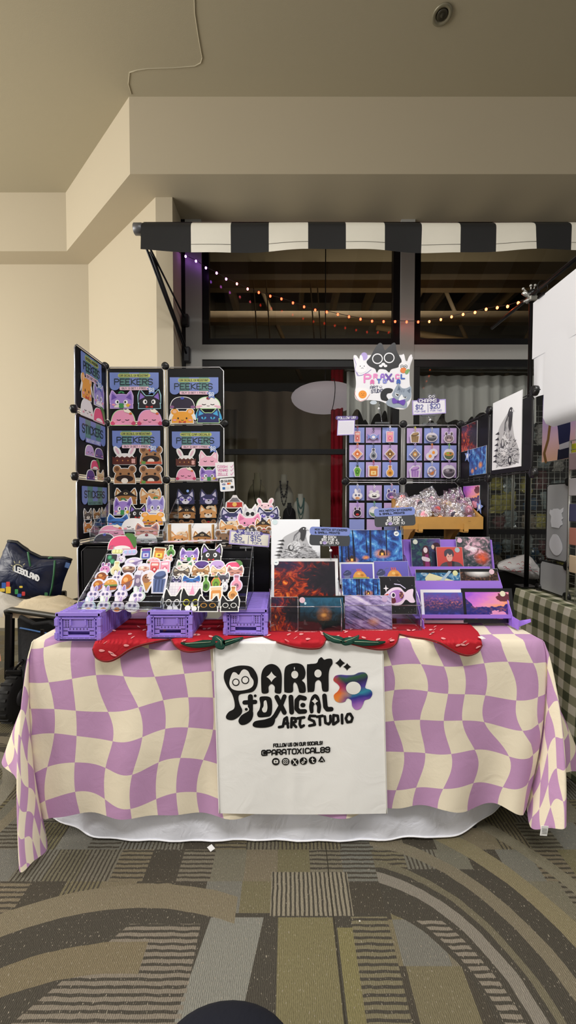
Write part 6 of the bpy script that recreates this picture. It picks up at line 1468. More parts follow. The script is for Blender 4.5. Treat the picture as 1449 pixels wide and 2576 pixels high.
CH = [[('pack',52,95,'#e88f8a','#c8605a','#f4d0c8','#b03038','pink milk carton charm on a red clasp'),('candy',100,66,'#8a98d8','#7888cc','#f2eef2','#1a1a1e','blue wrapped candy charm on a black clasp'),('pack',66,92,'#ee9ab4','#d8708a','#f4b8a0','#ece8ee','pink snack pack charm on a white clasp'),
       ('diamond',96,100,'#e8a070','#d0622e','#f4d8c0','#e87a28','orange diamond-shaped charm'),('bottle',60,95,'#8a8f9a','#3a3c44','#d8dce0','#1a1a1e','silver bottle charm on a black clasp'),('diamond',96,100,'#a87a4a','#6a4628','#e0c090','#2a2a2e','brown diamond-shaped charm'),
       ('coffin',66,94,'#6aa83a','#3a6a24','#d8e870','#1a1a1e','green coffin-shaped charm'),('jar',92,96,'#c8742e','#e0a048','#f0d090','#b83038','orange jam jar charm'),('bottle',66,100,'#e0a048','#b87020','#f4d890','#c83a38','amber bottle charm')],
      [('bucket',86,92,'#a8885e','#6a5438','#e0c898','#d8cf2e','tan crescent-shaped charm on a yellow clasp'),('bowl',96,78,'#8a8a94','#4a4a52','#c8b8a8','#c8c8cc','grey bowl charm'),('critter',84,96,'#8a7a80','#5a4e54','#c8b0b0','#1a1a1e','grey bear charm on a black clasp'),
       ('diamond',96,106,'#7a7484','#c08a48','#e0c8a0','#b8a4d8','slate and tan toast charm'),('eggs',98,100,'#ef9a38','#e8e0d8','#f4f0ea','#ee8a30','two fried eggs charm'),('bowl',90,96,'#c88a48','#5a6a4a','#8ab048','#7ac048','salad bowl charm on a green clasp'),
       ('bucket',96,102,'#b890cc','#8a60a8','#e8d0e0','#a888d0','lilac teacup charm'),('planet',74,92,'#8a8aa8','#c8783a','#d8d0e0','#e8e6ee','grey and orange fish-shaped charm'),('bowl',112,112,'#7a707a','#4a434c','#b0a4ac','#b89ad8','large grey wreath charm')],
      [('bunny',84,92,'#9a98b8','#e0a070','#f2eef2','#e8e6f0','white rabbit charm holding an orange'),('critter',98,72,'#f2f0ee','#d8d4d0','#3a3438','#f0eef2','white cloud charm'),('critter',88,96,'#6a5490','#4a3a70','#d890b8','#e8b8cc','purple critter charm on a pink clasp'),
       ('critter',70,90,'#1e1a22','#3a2438','#c83a38','#a888d8','black cat charm with a red bow'),('bowl',90,92,'#e8e8e4','#6a8a72','#f2f0ee','#6ab068','white rabbit in a bowl charm on a green clasp')]]
pn = ('upper left charm panel', 'upper right charm panel', 'lower charm panel')
for pi, (cx, ry) in enumerate(((cx1, ry1), (cx2, ry1), (cx3, ry3))):
    for i in range(3):
        for j in range(3):
            if pi == 2 and (i, j) == (2, 2): pass
            x0, y0 = cx[j], ry[i] + (4 if pi == 1 else 0); blue = (i + j + (pi == 1)) % 2 == 0
            a = Art(0, 0, 1.0); k = .30366*DC/F; a.poly([(-63*k,0),(62*k,0),(62*k,-125*k),(-63*k,-125*k)], BL if blue else LI, 0, .0012); u, v = C6(x0+63, y0+62)
            put(a, 'backing_card', u, v, 125*.30366, DC, f'{"blue" if blue else "lilac"} square backing card, {("top","middle","bottom")[i]} row {("left","middle","right")[j]} on the {pn[pi]}', 'card', 'square backing cards')
            n = i*3 + j
            if n < len(CH[pi]): q = CH[pi][n]; charm(x0+63+(4 if j == 0 else 0), y0+74, *q[:7], q[7] + (' on the ' + pn[pi] if len(q[7].split()) < 9 else ''))
# prints on the wing (facing left)
def wingr(u0, u1, v0, v1, key, label, yaw=0, fn=None):
    X_ = XWR - .005; p0, p1 = Px(u0, (v0+v1)/2, X_), Px(u1, (v0+v1)/2, X_); um = (u0+u1)/2; zt_, zb_ = Px(um, v0, X_), Px(um, v1, X_)
    pr = Print(abs(p1.y-p0.y), zt_.z-zb_.z, key)
    if fn: fn(pr)
    o = sticker_obj(pr, 'art_print', Vector((X_, (p0.y+p1.y)/2, zb_.z)), (0, 0, -math.pi/2)); return tag(o, label, 'art print')
wingr(1161,1200,1066,1132,'fire','fiery red print pinned high on the right wing panel')
wingr(1181,1223,1126,1194,'forest','blue forest print pinned low on the right wing panel')
wingr(1165,1206,1222,1278,'sunset','small pink sunset print on the right wing above the wooden tray')
wingr(1239,1312,998,1178,'paper','tall ink drawing of a crow hanging on the outermost wing panel', fn=lambda pr: crow(pr, 7))
for u, v, lab in ((1176,1147,'blue star price tag between the fiery and forest wing prints'),(1206,1275,'blue star price tag beside the small pink sunset print')):
    X_ = XWR - .009; loc = Px(u, v, X_); a = Art(0, 0, 1); R0 = .036; pts = [((R0 if i % 2 == 0 else R0*.45)*math.sin(i*math.pi/5), -(R0 if i % 2 == 0 else R0*.45)*math.cos(i*math.pi/5)) for i in range(10)]
    a.poly(pts, '#7d94d6', 0, .001); a.ell(0,0,.010,.012,'#e4e8f4',2); tag(sticker_obj(a, 'star_tag', loc, (0, .2, -math.pi/2)), lab, 'price tag', 'star price tags')
# ---- riser below the wooden tray
RR = thing('cube_riser', ((rc[1]+rc[2])/2, DR-.17, ZB), 'black cube-panel riser under the wooden charm tray', 'riser')
panel_xz(RR, rc[1]-.0, rc[2]-.02, ZB, z2r[1]-.03, DR-.30, wire=KNOB); panel_xy(RR, rc[1], rc[2]-.02, DR-.305, DR-.02, z2r[1]-.026); panel_yz(RR, rc[1]+.004, DR-.29, DR-.02, ZB, z2r[1]-.03, wire=KNOB)
# ---- wooden tray of bagged charms
OAK = col('#c9974e', .5, noise_amt=.22, bump_scale=22); OAK2 = col('#b98742', .55, noise_amt=.2, bump_scale=22)
zt0 = z2r[1] - .023; yt = 1.80
x0, x1 = P(1014, 1320, yt).x, P(1214, 1320, yt).x; zf0, zf1 = P(1100, 1331, yt).z, P(1100, 1300, yt).z
WT = thing('wooden_charm_tray', ((x0+x1)/2, yt+.1, zt0), 'tilted pale wooden tray on pegs full of bagged charms', 'tray')
rise = .075; dep = .20
def tpt(x, s, z): return (x, yt + dep*s, zf0 + rise*s + z)
def tboard(b, pts2, a_, c_, m): b.prism(pts2, a_, c_, m, lambda s, z, x: tpt(x, s, z))
b = B(); b.box(((x0+x1)/2, yt, (zf0+zf1)/2), (x1-x0, .012, zf1-zf0), OAK); b.build('front_board', WT)
b = B(); b.box(((x0+x1)/2, yt+dep, zf0+rise+.034), (x1-x0, .012, .07), OAK); b.build('back_board', WT)
for xa in (x0, x1-.012): b = B(); tboard(b, [(0,0),(1,0),(1,.066),(0,zf1-zf0)], xa, xa+.012, OAK); b.build('side_board', WT)
b = B(); tboard(b, [(0,0),(1,0),(1,.008),(0,.008)], x0+.01, x1-.01, OAK2); b.build('base_board', WT)
for k in (1, 2, 3): b = B(); xa = x0 + (x1-x0)*k/4; tboard(b, [(0,.008),(1,.008),(1,.06),(0,zf1-zf0-.004)], xa-.003, xa+.003, OAK2); b.build('divider', WT)
for f_ in (.18, .74):
    xa = x0 + (x1-x0)*f_
    b = B(); b.box((xa, yt-.018, zf0-.006), (.02, .05, .014), OAK); b.box((xa, yt-.040, zf0+.010), (.02, .012, .036), OAK); b.build('peg', WT)
    b = B(); b.prism([(yt+.01,zf0-.002),(yt+dep-.02,zf0+rise-.010),(yt+dep-.02,zt0),(yt+dep-.05,zt0),(yt+.06,zf0-.02)], xa-.011, xa+.011, OAK, lambda y, z, x: (x, y, z)); b.build('leg', WT)
    b = B(); b.box((xa-.03, yt+.05, zt0+.009), (.02, .14, .018), OAK); b.build('foot', WT)
b = B(); b.box(((x0+x1)/2, yt+.06, zt0+.024), ((x1-x0)*.62, .014, .014), OAK); b.build('crossbar', WT)
BAG = clear_mat('crinkled_bag', '#f4f0f4', .26, .7, .10, 1.0, 60)
r = random.Random(12); ccol = ['#e0708a','#f0a0b4','#e8a070','#3a3448','#b890cc','#e8c060','#8aa8d0','#d85a5a']
for i in range(20):
    f_ = (i % 5 + .5)/5 + r.uniform(-.05, .05); s_ = .12 + .78*(i//5)/3.4; c = Vector(tpt(x0 + (x1-x0)*f_, s_, .045 + .03*s_ + (.022 if i % 2 else 0)))
    t = thing('bagged_charm', c, 'crinkled clear bag with a charm heaped in the tilted wooden tray', 'bagged charm', 'bagged charms in the wooden tray')
    b = B(); rows = []; ax, az = r.uniform(-.5, .5), r.uniform(-.6, .6); R = Euler((-.7+ax, r.uniform(-.4,.4), az)).to_matrix()
    for side in (1, -1):
        rows = []
        for jj in range(6):
            rows.append([tuple(c + R @ Vector(((ii/5-.5)*.074 + r.uniform(-.005,.005), side*(.009*math.sin(math.pi*ii/5)*math.sin(math.pi*jj/5)) + r.uniform(-.004,.004), (jj/5-.42)*.082 + r.uniform(-.005,.005)))) for ii in range(6)])
        b.grid(rows, BAG, False)
    b.build('bag', t); b = B(); cc = col(ccol[i % 8], .35, coat=.4); b.ball(c + R @ Vector((0,0,-.016)), .017, cc, 10, (1,.25,1)); b.ball(c + R @ Vector((.009,-.004,-.012)), .007, col('#f2e0d8', .4), 8, (1,.4,1)); b.build('charm', t)

# ================================================================== SIGNS
def clip_stand(p, pts, local=True, bar_w=.05):
    """clear clip: foot bar, jointed stem, jaw; points are 3D world"""
    b = B(); b.tube(pts, .0028, ACE, 6)
    for q in (pts[0], pts[-1]): b.box(q, (bar_w, .012, .008), ACE)
    b.ball(pts[len(pts)//2], .006, col('#e9e9ec', .3), 8); o = b.build('clip_stand', p); o['label'] = 'clear plastic clip stand'
# studio sign with cats
D = 2.02; k = .30366*D/F; a = Art(460, 520, k)
OUT = '#f0eff4'
a.poly(csmooth([(228,170),(240,150),(275,180),(290,175),(345,150),(600,150),(640,142),(660,200),(705,165),(712,180),(690,250),(690,370),(700,430),(705,500),(660,585),(560,580),(470,530),(360,515),(270,520),(240,480),(250,380),(240,280)], 4), '#eeedf2', 0, .002)
a.poly(csmooth([(335,205),(365,165),(400,100),(435,55),(462,60),(482,108),(500,100),(550,52),(572,60),(580,110),(605,160),(622,200),(600,245),(540,265),(520,290),(490,268),(440,265),(420,292),(405,262),(360,240)], 5), '#1a1a1d', 2)
for x, y in ((424,180),(520,173)): a.ell(x, y, 44, 43, OUT, 3); a.ell(x, y, 36, 34, '#1a1a1d', 4)
for x in (452, 490): a.ell(x, 238, 15, 11, OUT, 3)
a.ell(472, 224, 16, 12, OUT, 3)
a.ell(315, 160, 28, 32, '#b3a0dc', 1.5)                                   # lilac balloon shape
for x, ro in ((255,.35),(292,.1)): a.ell(x, 188, 15, 40, '#f4f2f6', 2, rot=-ro)
a.ell(290, 250, 50, 46, '#f4f2f6', 2.2)
for x in (283, 316): a.ell(x, 240, 3.5, 5, '#3a3a48', 3)
a.stroke([(292,258),(300,252),(310,258)], 3, '#3a3a48', 3); a.stroke([(255,290),(270,318),(300,312),(345,290),(372,268)], 3.5, '#7a68b8', 3); a.stroke([(232,175),(250,225),(240,270),(262,318)], 3.5, '#a994d8', 3)
for x, ro in ((635,.0),(688,.35)): a.ell(x, 185, 14, 42, '#f4f2f6', 2, rot=ro)
a.ell(640, 245, 42, 40, '#f4f2f6', 2.2)
for x in (626, 656): a.ell(x, 243, 15, 15, '#2a2a30', 3); a.ell(x, 243, 11, 11, '#f4f2f6', 4); a.ell(x, 243, 5, 5, '#2a2a30', 5)
a.ell(636, 274, 25, 22, '#e8803a', 6); a.poly(csmooth([(650,285),(670,265),(688,270),(678,295),(660,305)], 4), '#7aa86a', 6)
# bubble letters
for li, (ch, x, y, c) in enumerate((('P',350,340,'#e88ac4'),('R',412,322,'#e88ac4'),('A',470,322,'#9a6ad0'),('X',522,335,'#6a4aa8'),('C',592,325,'#e88ac4'),('L',636,325,'#3a62b8'),('A',385,368,'#e070b0'),('T',440,362,'#5a7ac8'),('O',488,362,'#8a90d8'),('I',556,352,'#6a4aa8'),('A',600,366,'#3a62b8'))):
    big = {'P':78,'X':72}.get(ch, 40 if y < 345 else 34); a.text(ch, x, y, big*.8, c, w=15 if big > 50 else 12, layer=3+li*.35, asp=.8)
a.text('ART', 402, 412, 22, '#2c2f58', w=4, layer=3, width=70); a.text('STUDIO', 424, 442, 26, '#2c2f58', w=4.5, layer=3, width=98, slope=-.08)
a.stroke([(441,408),(448,415),(456,415),(463,406)], 3.5, '#2c2f58', 3); a.ell(447,401,2,2,'#2c2f58',3); a.ell(458,400,2,2,'#2c2f58',3)
a.poly(csmooth([(245,430),(270,415),(320,420),(355,430),(362,470),(335,510),(285,528),(255,500),(240,465)], 4), '#f6f3f4', 2); a.stroke([(245,440),(240,468),(258,505),(285,527),(335,510),(362,470)], 3, '#c8564a', 2.5); a.ell(304, 470, 34, 33, '#f0952a', 3)
for x in (296, 314): a.ell(x, 462, 2.5, 3, '#6a3a1a', 4)
a.stroke([(298,478),(306,474),(314,478)], 2.5, '#6a3a1a', 4)
# grey tabby with dark tail and violet bow
a.poly(csmooth([(455,505),(452,460),(480,425),(520,418),(552,430),(540,455),(510,462),(500,485),(520,520),(480,520)], 4), '#1c1c20', 3); a.poly(csmooth([(500,530),(540,500),(600,500),(660,520),(665,580),(600,575),(560,578),(510,560)], 4), '#98a4b4', 3)
a.poly(csmooth([(548,480),(560,440),(585,395),(600,380),(622,415),(660,420),(700,405),(702,450),(700,495),(660,530),(600,520)], 4), '#98a4b4', 4)
a.poly([(588,440),(600,400),(616,432)], '#5f6c80', 5); a.poly([(668,440),(696,420),(690,462)], '#5f6c80', 5); a.poly(csmooth([(600,510),(625,470),(640,500),(640,525),(610,525)], 3), '#eceef2', 5)
a.poly([(570,455),(610,472),(590,490),(572,478)], '#eef0f4', 6); a.poly([(632,490),(668,488),(662,502),(640,506)], '#eef0f4', 6); a.poly([(572,462),(606,474),(588,484)], '#22242c', 7); a.poly([(634,491),(666,489),(656,500)], '#22242c', 7)
for x in (612, 628, 644): a.stroke([(x,430),(x-4,452)], 4, '#5f6c80', 6)
a.poly(csmooth([(545,512),(560,498),(594,522),(640,512),(656,526),(640,560),(598,540),(555,545)], 3), '#6a48b0', 8); a.ell(596, 530, 10, 13, '#57379a', 9)
o = sticker_obj(a, 'studio_sign', P(820+460*.30366, 850+520*.30366, D)); tag(o, 'large cut-out studio sign with black cat, rabbits, egg and grey tabby', 'sign')
clip_stand(o, [P(961,1064,2.05), P(958,1045,2.04), P(953,1028,2.03), P(956,1008,2.03)], bar_w=.075)
a = Art(460, 520, k); a.ell(394, 535, 28, 16, '#c4ced8', 0, .003); c_ = a.build('clip_disc', local=True); c_.parent = o
# charms price sign
D = 2.03; k = .30366*D/F; a = Art(850, 640, k); LV = '#b6a6e0'
a.poly([(713,520),(990,508),(994,625),(718,640)], LV, 0, .0015); a.poly([(722,528),(982,517),(986,618),(726,631)], '#efedf4', 1)
a.rrect(756,503,938,540,17,'#584a86',2,.001); a.text('CHARMS', 845, 521, 24, '#efedf4', w=5, layer=4, width=145, slope=-.03)
for t_, x, y, h, c in (('$12',776,574,34,'#4d4f9a'),('$20',905,566,36,'#4d4f9a'),('FOR ONE',782,610,14,'#8f8ac8'),('FOR TWO',912,602,14,'#8f8ac8')): a.text(t_, x, y, h, c, w=h*.16, layer=3, width={'$12':64,'$20':86}.get(t_, 94), slope=-.03)
a.stroke([(842,552),(844,616)], 3, '#4d4f9a', 3)
a.poly(csmooth([(842,500),(845,475),(860,466),(872,478),(895,465),(905,480),(906,500)], 3), '#6c6c74', 1, .001); a.ell(860,490,12,12,'#e4e2ea',3); a.ell(888,488,10,10,'#e4e2ea',3); a.ell(861,490,6,6,'#2a2a30',4); a.ell(888,488,5,5,'#2a2a30',4)
o = sticker_obj(a, 'charm_price_sign', P(*C6(850, 640), D)); tag(o, 'white and lilac charms price sign standing on the right rack', 'sign'); clip_stand(o, [P(1081,1066,2.06), P(1082,1056,2.05), P(1078,1045,2.04)], bar_w=.075)
# follow-us card (code area left plain)
D = 2.02; k = .30366*D/F; a = Art(170, 730, k); a.rrect(80,648,266,680,15,'#5a4a8a',2,.001); a.text('FOLLOW US!', 175, 663, 17, '#efedf4', w=3.6, layer=4, width=152, slope=-.03)
a.poly([(98,682),(240,678),(236,802),(92,808)], LV, 0, .0012); a.poly([(104,690),(233,686),(229,795),(99,800)], '#efedf4', 1); a.poly([(108,697),(226,693),(222,788),(104,792)], '#dfdce8', 1.5)
tag(sticker_obj(a, 'follow_card', P(*C6(170,730), D)), 'small white card with a violet follow us heading on the rack corner', 'sign')
# mix and match signs
def mixsign(u0, u1, v0, v1, D, roll, label, foot):
    k = D/F; W_, H_ = (u1-u0)*k, (v1-v0)*k; a = Art(0, 0, 1); a.rrect(-.5*W_,-.62*H_,.5*W_,0,.012,'#45484c',0,.0018); a.rrect(-.5*W_,-H_,.5*W_,-.56*H_,.012,'#8292d2',1,.0012)
    a.text('MIX MATCH STICKERS', .03*W_, -.86*H_, .095*H_, '#2a3040', w=.024*H_, layer=3, width=.80*W_); a.text('& SMALL PRINTS', -.06*W_, -.70*H_, .095*H_, '#2a3040', w=.024*H_, layer=3, width=.62*W_)
    for i, s_ in enumerate(('$5 EACH','$15 FOR 4','$   FOR 10')): a.text(s_, 0, -(.47-.155*i)*H_, .115*H_, '#f0f0f2', w=.027*H_, layer=3, width=(.32,.40,.48)[i]*W_)
    a.ell(-.125*W_, -.15*H_, .05*W_, .085*H_, '#b6a6dc', 4); a.ell(-.14*W_, -.17*H_, .012*W_, .015*H_, '#5a4a8a', 5); a.ell(-.105*W_, -.17*H_, .012*W_, .015*H_, '#5a4a8a', 5)
    o = sticker_obj(a, 'price_sign', P((u0+u1)/2, v1, D), (-.05, roll, 0)); tag(o, label, 'sign', 'mix and match price signs'); clip_stand(o, foot)
mixsign(778,880,1326,1373,1.50,.03,'blue and grey mix match price sign between the crow and blue forest prints',[P(834,1440,1.58),P(832,1400,1.53),P(832,1385,1.505),P(828,1371,1.504)])
mixsign(943,1046,1277,1324,1.62,-.05,'blue and grey mix match price sign above the blue forest print',[P(1000,1420,1.66),P(998,1360,1.64),P(996,1340,1.63),P(996,1321,1.625)])
# sticker price sign
D = 1.66; k = .3796*D/F; a = Art(1205, 490, k); a.poly([(1075,378),(1343,405),(1335,492),(1068,470)], LV, 0, .0015); a.poly([(1084,386),(1334,412),(1327,484),(1077,462)], '#f0ecdf', 1)
a.poly(csmooth([(1120,378),(1150,372),(1230,380),(1290,392),(1288,412),(1240,412),(1150,404),(1122,396)], 4), '#5c569e', 2); a.text('3" STICKER', 1206, 394, 20, '#efedf4', w=4.5, layer=4, width=146, slope=.08)
for t_, x, y, h, w_ in (('$5',1132,424,34,56),('$15',1250,434,32,72),('FOR ONE',1134,455,13,88),('FOR 4',1258,466,13,64)): a.text(t_, x, y, h, '#54549c', w=h*.15, layer=3, width=w_, slope=.07)
a.stroke([(1200,416),(1196,468)], 3, '#54549c', 3)
a.poly(csmooth([(1178,388),(1180,362),(1196,352),(1206,364),(1222,354),(1238,362),(1240,388)], 3), '#4c4c54', 1, .001); a.ell(1196,374,7,7,'#c8c6ce',3); a.ell(1220,374,7,7,'#c8c6ce',3)
o = sticker_obj(a, 'sticker_price_sign', P(170+1205*.3796, 1190+490*.3796, D)); tag(o, 'cream and lilac sticker price sign in front of the right bin', 'sign')
pf = P(626, 1440, 1.69); clip_stand(o, [pf, P(622,1412,1.68), P(620,1396,1.67), P(618,1377,1.662)])
# ================================================================== NEIGHBOURING STALL ON THE RIGHT
XG = 1.335; YG1 = Pz(1288, 1480, .755).y; ZG = .755
t = thing('neighbour_table', (XG+.45, 1.8, 0), 'folding table hidden under the green gingham cloth', 'table')
b = B(); b.rbox((XG+.48, (YG1+1.15)/2, ZG-.03), (.90, YG1-1.15-.03, .04), col('#b9b9b4', .5), .006); b.build('tabletop', t)
for xx, yy in ((XG+.1,YG1-.1),(XG+.86,YG1-.1),(XG+.1,1.25),(XG+.86,1.25)): b = B(); b.tube([(xx,yy,0),(xx,yy,ZG-.05)], .013, MET, 8); b.build('leg', t)
def gingham():
    m, bs = newmat('green_gingham'); o, u, v, _ = coords('UV')
    a = (u*11.5).fract().lt(.5); c = (v*11.5).fract().lt(.5)
    cc = mix(a + c - a*c*1.0 - 0.0, lin('#dcd7c2'), lin('#979779')); cc = mix(a*c, cc, lin('#4b5138'))
    N.put(bs.inputs['Base Color'], cc); bs.inputs['Roughness'].default_value = .9
    N.put(bs.inputs['Normal'], bump(noise(coords('Object')[0], 18, 4), .25, .01)); return m
GM = gingham(); rows, uvs = [], []
for j in range(46):
    rows.append([]); uvs.append([])
    for i in range(70):
        y = 1.05 + (YG1 + .012 - 1.05)*i/69; s = y*1.0
        if j < 6: x = XG + .95 - (.95+.012)*j/5; p = (x, y, ZG); q = (.95 - .192*j + 0.0, s)
        else:
            k = (j-6)/39; x = XG - .012 - .012*(1-math.exp(-k*20)) - .022*k*math.sin(y*15+.6) - .02*k; p = (x, y, ZG - .004 - k*(ZG-.012)); q = (-.01 - k*ZG, s)
        rows[-1].append(p); uvs[-1].append(q)
b = B(); b.grid(rows, GM, True, uvs)
rows, uvs = [], []
for j in range(24):
    k = j/23; rows.append([(XG-.014-.03*k + 1.0*i/30, YG1+.014+.012*k*math.sin(i*.9), ZG-.002-k*(ZG-.012)) for i in range(31)]); uvs.append([(i/30, -k*ZG) for i in range(31)])
b.grid(rows, GM, True, uvs); tag(b.build('gingham_tablecloth'), 'green and cream gingham tablecloth on the neighbouring stall', 'tablecloth')
# ---- pole, clamp and crossbar
XP = 1.392; YP = 2.235; ZX = P(1335, 748, YP).z
t = thing('backdrop_stand', (XP, YP, ZG), 'black backdrop pole with a clamp and crossbar at the right stall', 'stand')
BK = col('#101013', .3, .3); STL = col('#b9b9b6', .3, .7)
b = B(); b.rbox((XP, YP, ZG+.006), (.10, .09, .008), BK, .003); b.build('base_plate', t)
b = B(); b.tube([(XP, YP, ZG+.008), (XP, YP, ZX)], .0125, BK, 12); b.build('pole', t)
b = B(); b.tube([(XP-.004, YP+.42, ZX+.012), (XP-.004, .9, ZX-.004)], .011, BK, 10); b.build('crossbar', t)
b = B(); b.rbox((XP, YP, ZX-.012), (.046, .05, .03), STL, .006); b.ball((XP, YP, ZX+.020), .026, BK, 10, (1,1.1,1)); b.tube([(XP-.05,YP,ZX+.03),(XP-.03,YP,ZX+.015),(XP,YP,ZX+.004),(XP+.02,YP,ZX+.022)], .012, STL, 8); b.tube([(XP-.05,YP-.01,ZX-.03),(XP+.01,YP-.01,ZX-.005)], .007, STL, 8); b.build('clamp', t)
for q, (dx, dz) in enumerate(((-.055,.042),(-.012,.06),(.012,.062))): b = B(); b.tube([(XP+dx*.3,YP,ZX+.02),(XP+dx,YP-.01,ZX+dz)], .004, STL, 6); b.ball((XP+dx,YP-.01,ZX+dz), .008, STL, 8); b.build('wing_screw', t)
for y in (YP-.10, YP-.42):
    t2 = thing('curtain_clip', (XP-.004, y, ZX-.02), ('thin wire clip ring on the crossbar beside the pole clamp','thin wire clip ring on the crossbar nearer the frame edge')[y < 2], 'clip', 'clip rings on the crossbar')
    b = B(); b.tube([(XP-.004+.028*math.cos(a), y, ZX+.004+.034*math.sin(a)) for a in [i*math.pi/8 for i in range(16)]], .0018, BK, 5, True); b.build('ring', t2)
    b = B(); b.box((XP-.010, y, ZX-.042), (.010, .05, .014), BK); b.build('jaw', t2)
# ---- hanging white sheets
SHT = cloth('white_back_paper', '#f0f2fa', .6, .05, 6, .3)
def sheet(name, x, y0, y1, z0, z1, label, curl=0.0, seed=0):
    b = B(); rows = []
    for j in range(16):
        k = j/15; rows.append([(x + .006*math.sin(i*.6+seed)*k + curl*max(0, k-.82)**2*16, y0+(y1-y0)*i/16, z1 + (z0-z1)*k) for i in range(17)])
    b.grid(rows, SHT); rows = [[(p[0]+.0015, p[1], p[2]) for p in r_] for r_ in rows]; b.grid(rows, SHT); return tag(b.build(name), label, 'sheet', 'white sheets hanging at the right stall')
zc = P(1328, 905, YP-.02).z
sheet('paper_sheet', XP-.006, YP-.025, 1.2, zc, ZX-.045, 'large upper white sheet hanging from the crossbar at the right stall')
sheet('paper_sheet', XP+.000, YP-.03, YP-.185, P(1332,1002,YP-.04).z, zc+.03, 'narrow white sheet hanging below the upper sheet next to the pole', seed=2)
ycs = Px(1370, 1000, XP).y; sheet('paper_sheet', XP-.003, ycs, 1.2, P(1372,1098,ycs).z, zc+.05, 'long lower white sheet curling at its bottom edge, right stall', .5, 4)
# poster behind the sheets
def poster_mat():
    m, bs = newmat('dusk_poster'); o, u, v, _ = coords('UV'); N.put(bs.inputs['Base Color'], ramp(v, [(0,'#e8b8a0'),(.45,'#b79ac0'),(1,'#4f5cb0')])); bs.inputs['Roughness'].default_value = .5; return m
PM['dusk'] = poster_mat(); xo = XP + .05; ya_, yb_ = Px(1364, 1100, xo).y, Px(1448, 1100, xo).y; za, zb2 = Px(1364, 985, xo).z, Px(1400, 1158, xo).z
pr = Print(ya_-yb_, za-zb2, 'dusk'); pr.ps([(.26,.45),(.20,.70),(.08,.88),(.14,1)], .05, '#7a5a30', 3); pr.pp(csmooth([(.42,.2),(.80,.25),(.84,.80),(.58,.84),(.50,.60)], 3), '#151a44', 2); pr.pp([(.56,.80),(.86,.78),(.84,.86),(.56,.87)], '#b8b8c4', 4); pr.pp([(.52,.86),(.90,.85),(.98,.99),(.50,1)], '#101434', 3)
tag(sticker_obj(pr, 'poster', Vector((xo, (ya_+yb_)/2, zb2)), (0,0,-math.pi/2)), 'dusk-coloured poster with navy shapes peeking below the white sheets', 'poster')
b = B(); q = Px(1446, 1127, XP+.03); b.rbox(q, (.003,.05,.045), col('#d8d83a', .5), .001); tag(b.build('price_label'), 'bright yellow label at the frame edge below the white sheets', 'label')
# ---- grey cube panels
t = thing('grey_panel_rack', (XP+.03, 2.05, ZG), 'grey translucent cube panels with white animal silhouettes on the gingham table', 'display rack')
GPN = col('#b2b4b8', .35, coat=.3); xg = XP + .025
ya1, yb1 = Px(1373, 1300, xg).y, Px(1433, 1300, xg).y
zA0, zA1 = Px(1400, 1418, xg).z, Px(1400, 1214, xg).z; ym = (ya1+yb1)/2
panel_yz(t, xg, yb1, ya1, zA0+.01, zA1, GPN, KNOB, .010); yc1 = Px(1358, 1470, xg).y; panel_yz(t, xg-.004, yb1, yc1, ZG+.006, zA0+.006, GPN, KNOB, .010)
for y, z in ((yb1, zA1),(yb1, zA0),(yb1, ZG+.02),(yc1, ZG+.02),(yc1, zA0)): connector(t, xg-.006, y, z, 'x', .022)
def sil(u0, u1, v0, v1, pts, label):
    X_ = xg - .005; um, vm = (u0+u1)/2, (v0+v1)/2; p0, p1 = Px(u0, vm, X_), Px(u1, vm, X_); w, h = abs(p1.y-p0.y), Px(um, v0, X_).z-Px(um, v1, X_).z
    a = Art(0,0,1); a.poly([((x-.5)*w, -(1-y)*h) for x, y in pts], '#eef0f8', 1, .001); tag(sticker_obj(a, 'silhouette_decal', Vector((X_, (p0.y+p1.y)/2, Px(um, v1, X_).z)), (0,0,-math.pi/2)), label, 'decal')
sil(1381,1418,1276,1328,[(.08,.12),(.2,.16),(.3,.08),(.6,.06),(.75,.12),(.98,.0),(.95,.2),(.85,.3),(.9,.45),(.98,.5),(.85,.6),(.95,.8),(.8,.88),(.7,1),(.2,.98),(.12,.7),(.15,.45),(.02,.3)],'white eared-animal silhouette decal on the upper grey panel')
sil(1381,1415,1344,1397,csmooth([(.3,.02),(.6,.02),(.85,.25),(.98,.5),(.95,.75),(.7,.98),(.35,.95),(.05,.65),(.05,.35),(.18,.15)],3),'white rounded silhouette decal on the upper grey panel')
b = B(); xw = XP + .012; y1_, y0_ = Px(1431, 1300, xw).y, 1.45; z0_, z1_ = ZG+.006, Px(1433, 1110, xw).z
b.tube([(xw,y0_,z0_),(xw,y1_,z0_),(xw,y1_,z1_),(xw,y0_,z1_)], .006, WIRE, 6, True)
for i in range(1, 9): y = y0_+(y1_-y0_)*i/9; b.tube([(xw,y,z0_),(xw,y,z1_)], .0022, WIRE, 4)
for i in range(1, 18): z = z0_+(z1_-z0_)*i/18; b.tube([(xw,y0_,z),(xw,y1_,z)], .0022, WIRE, 4)
tag(b.build('wire_rack'), 'white wire grid panel standing on the gingham table at the frame edge', 'wire rack')
r = random.Random(6)
for i, (v, hx, nm) in enumerate(((1160,'#b8a0a8','rosy'),(1225,'#c9c4c8','grey'),(1290,'#4a4a6a','indigo'),(1350,'#b87a6a','coral'),(1420,'#d8c0a0','sand'))):
    q = Px(1446, v, xw-.012); b = B(); b.rbox(q, (.008, .07, .085), col(hx, .4, coat=.4), .003); tag(b.build('trinket_card'), f'{nm} trinket card on the wire grid at the right frame edge', 'card', 'trinket cards on the edge wire grid')
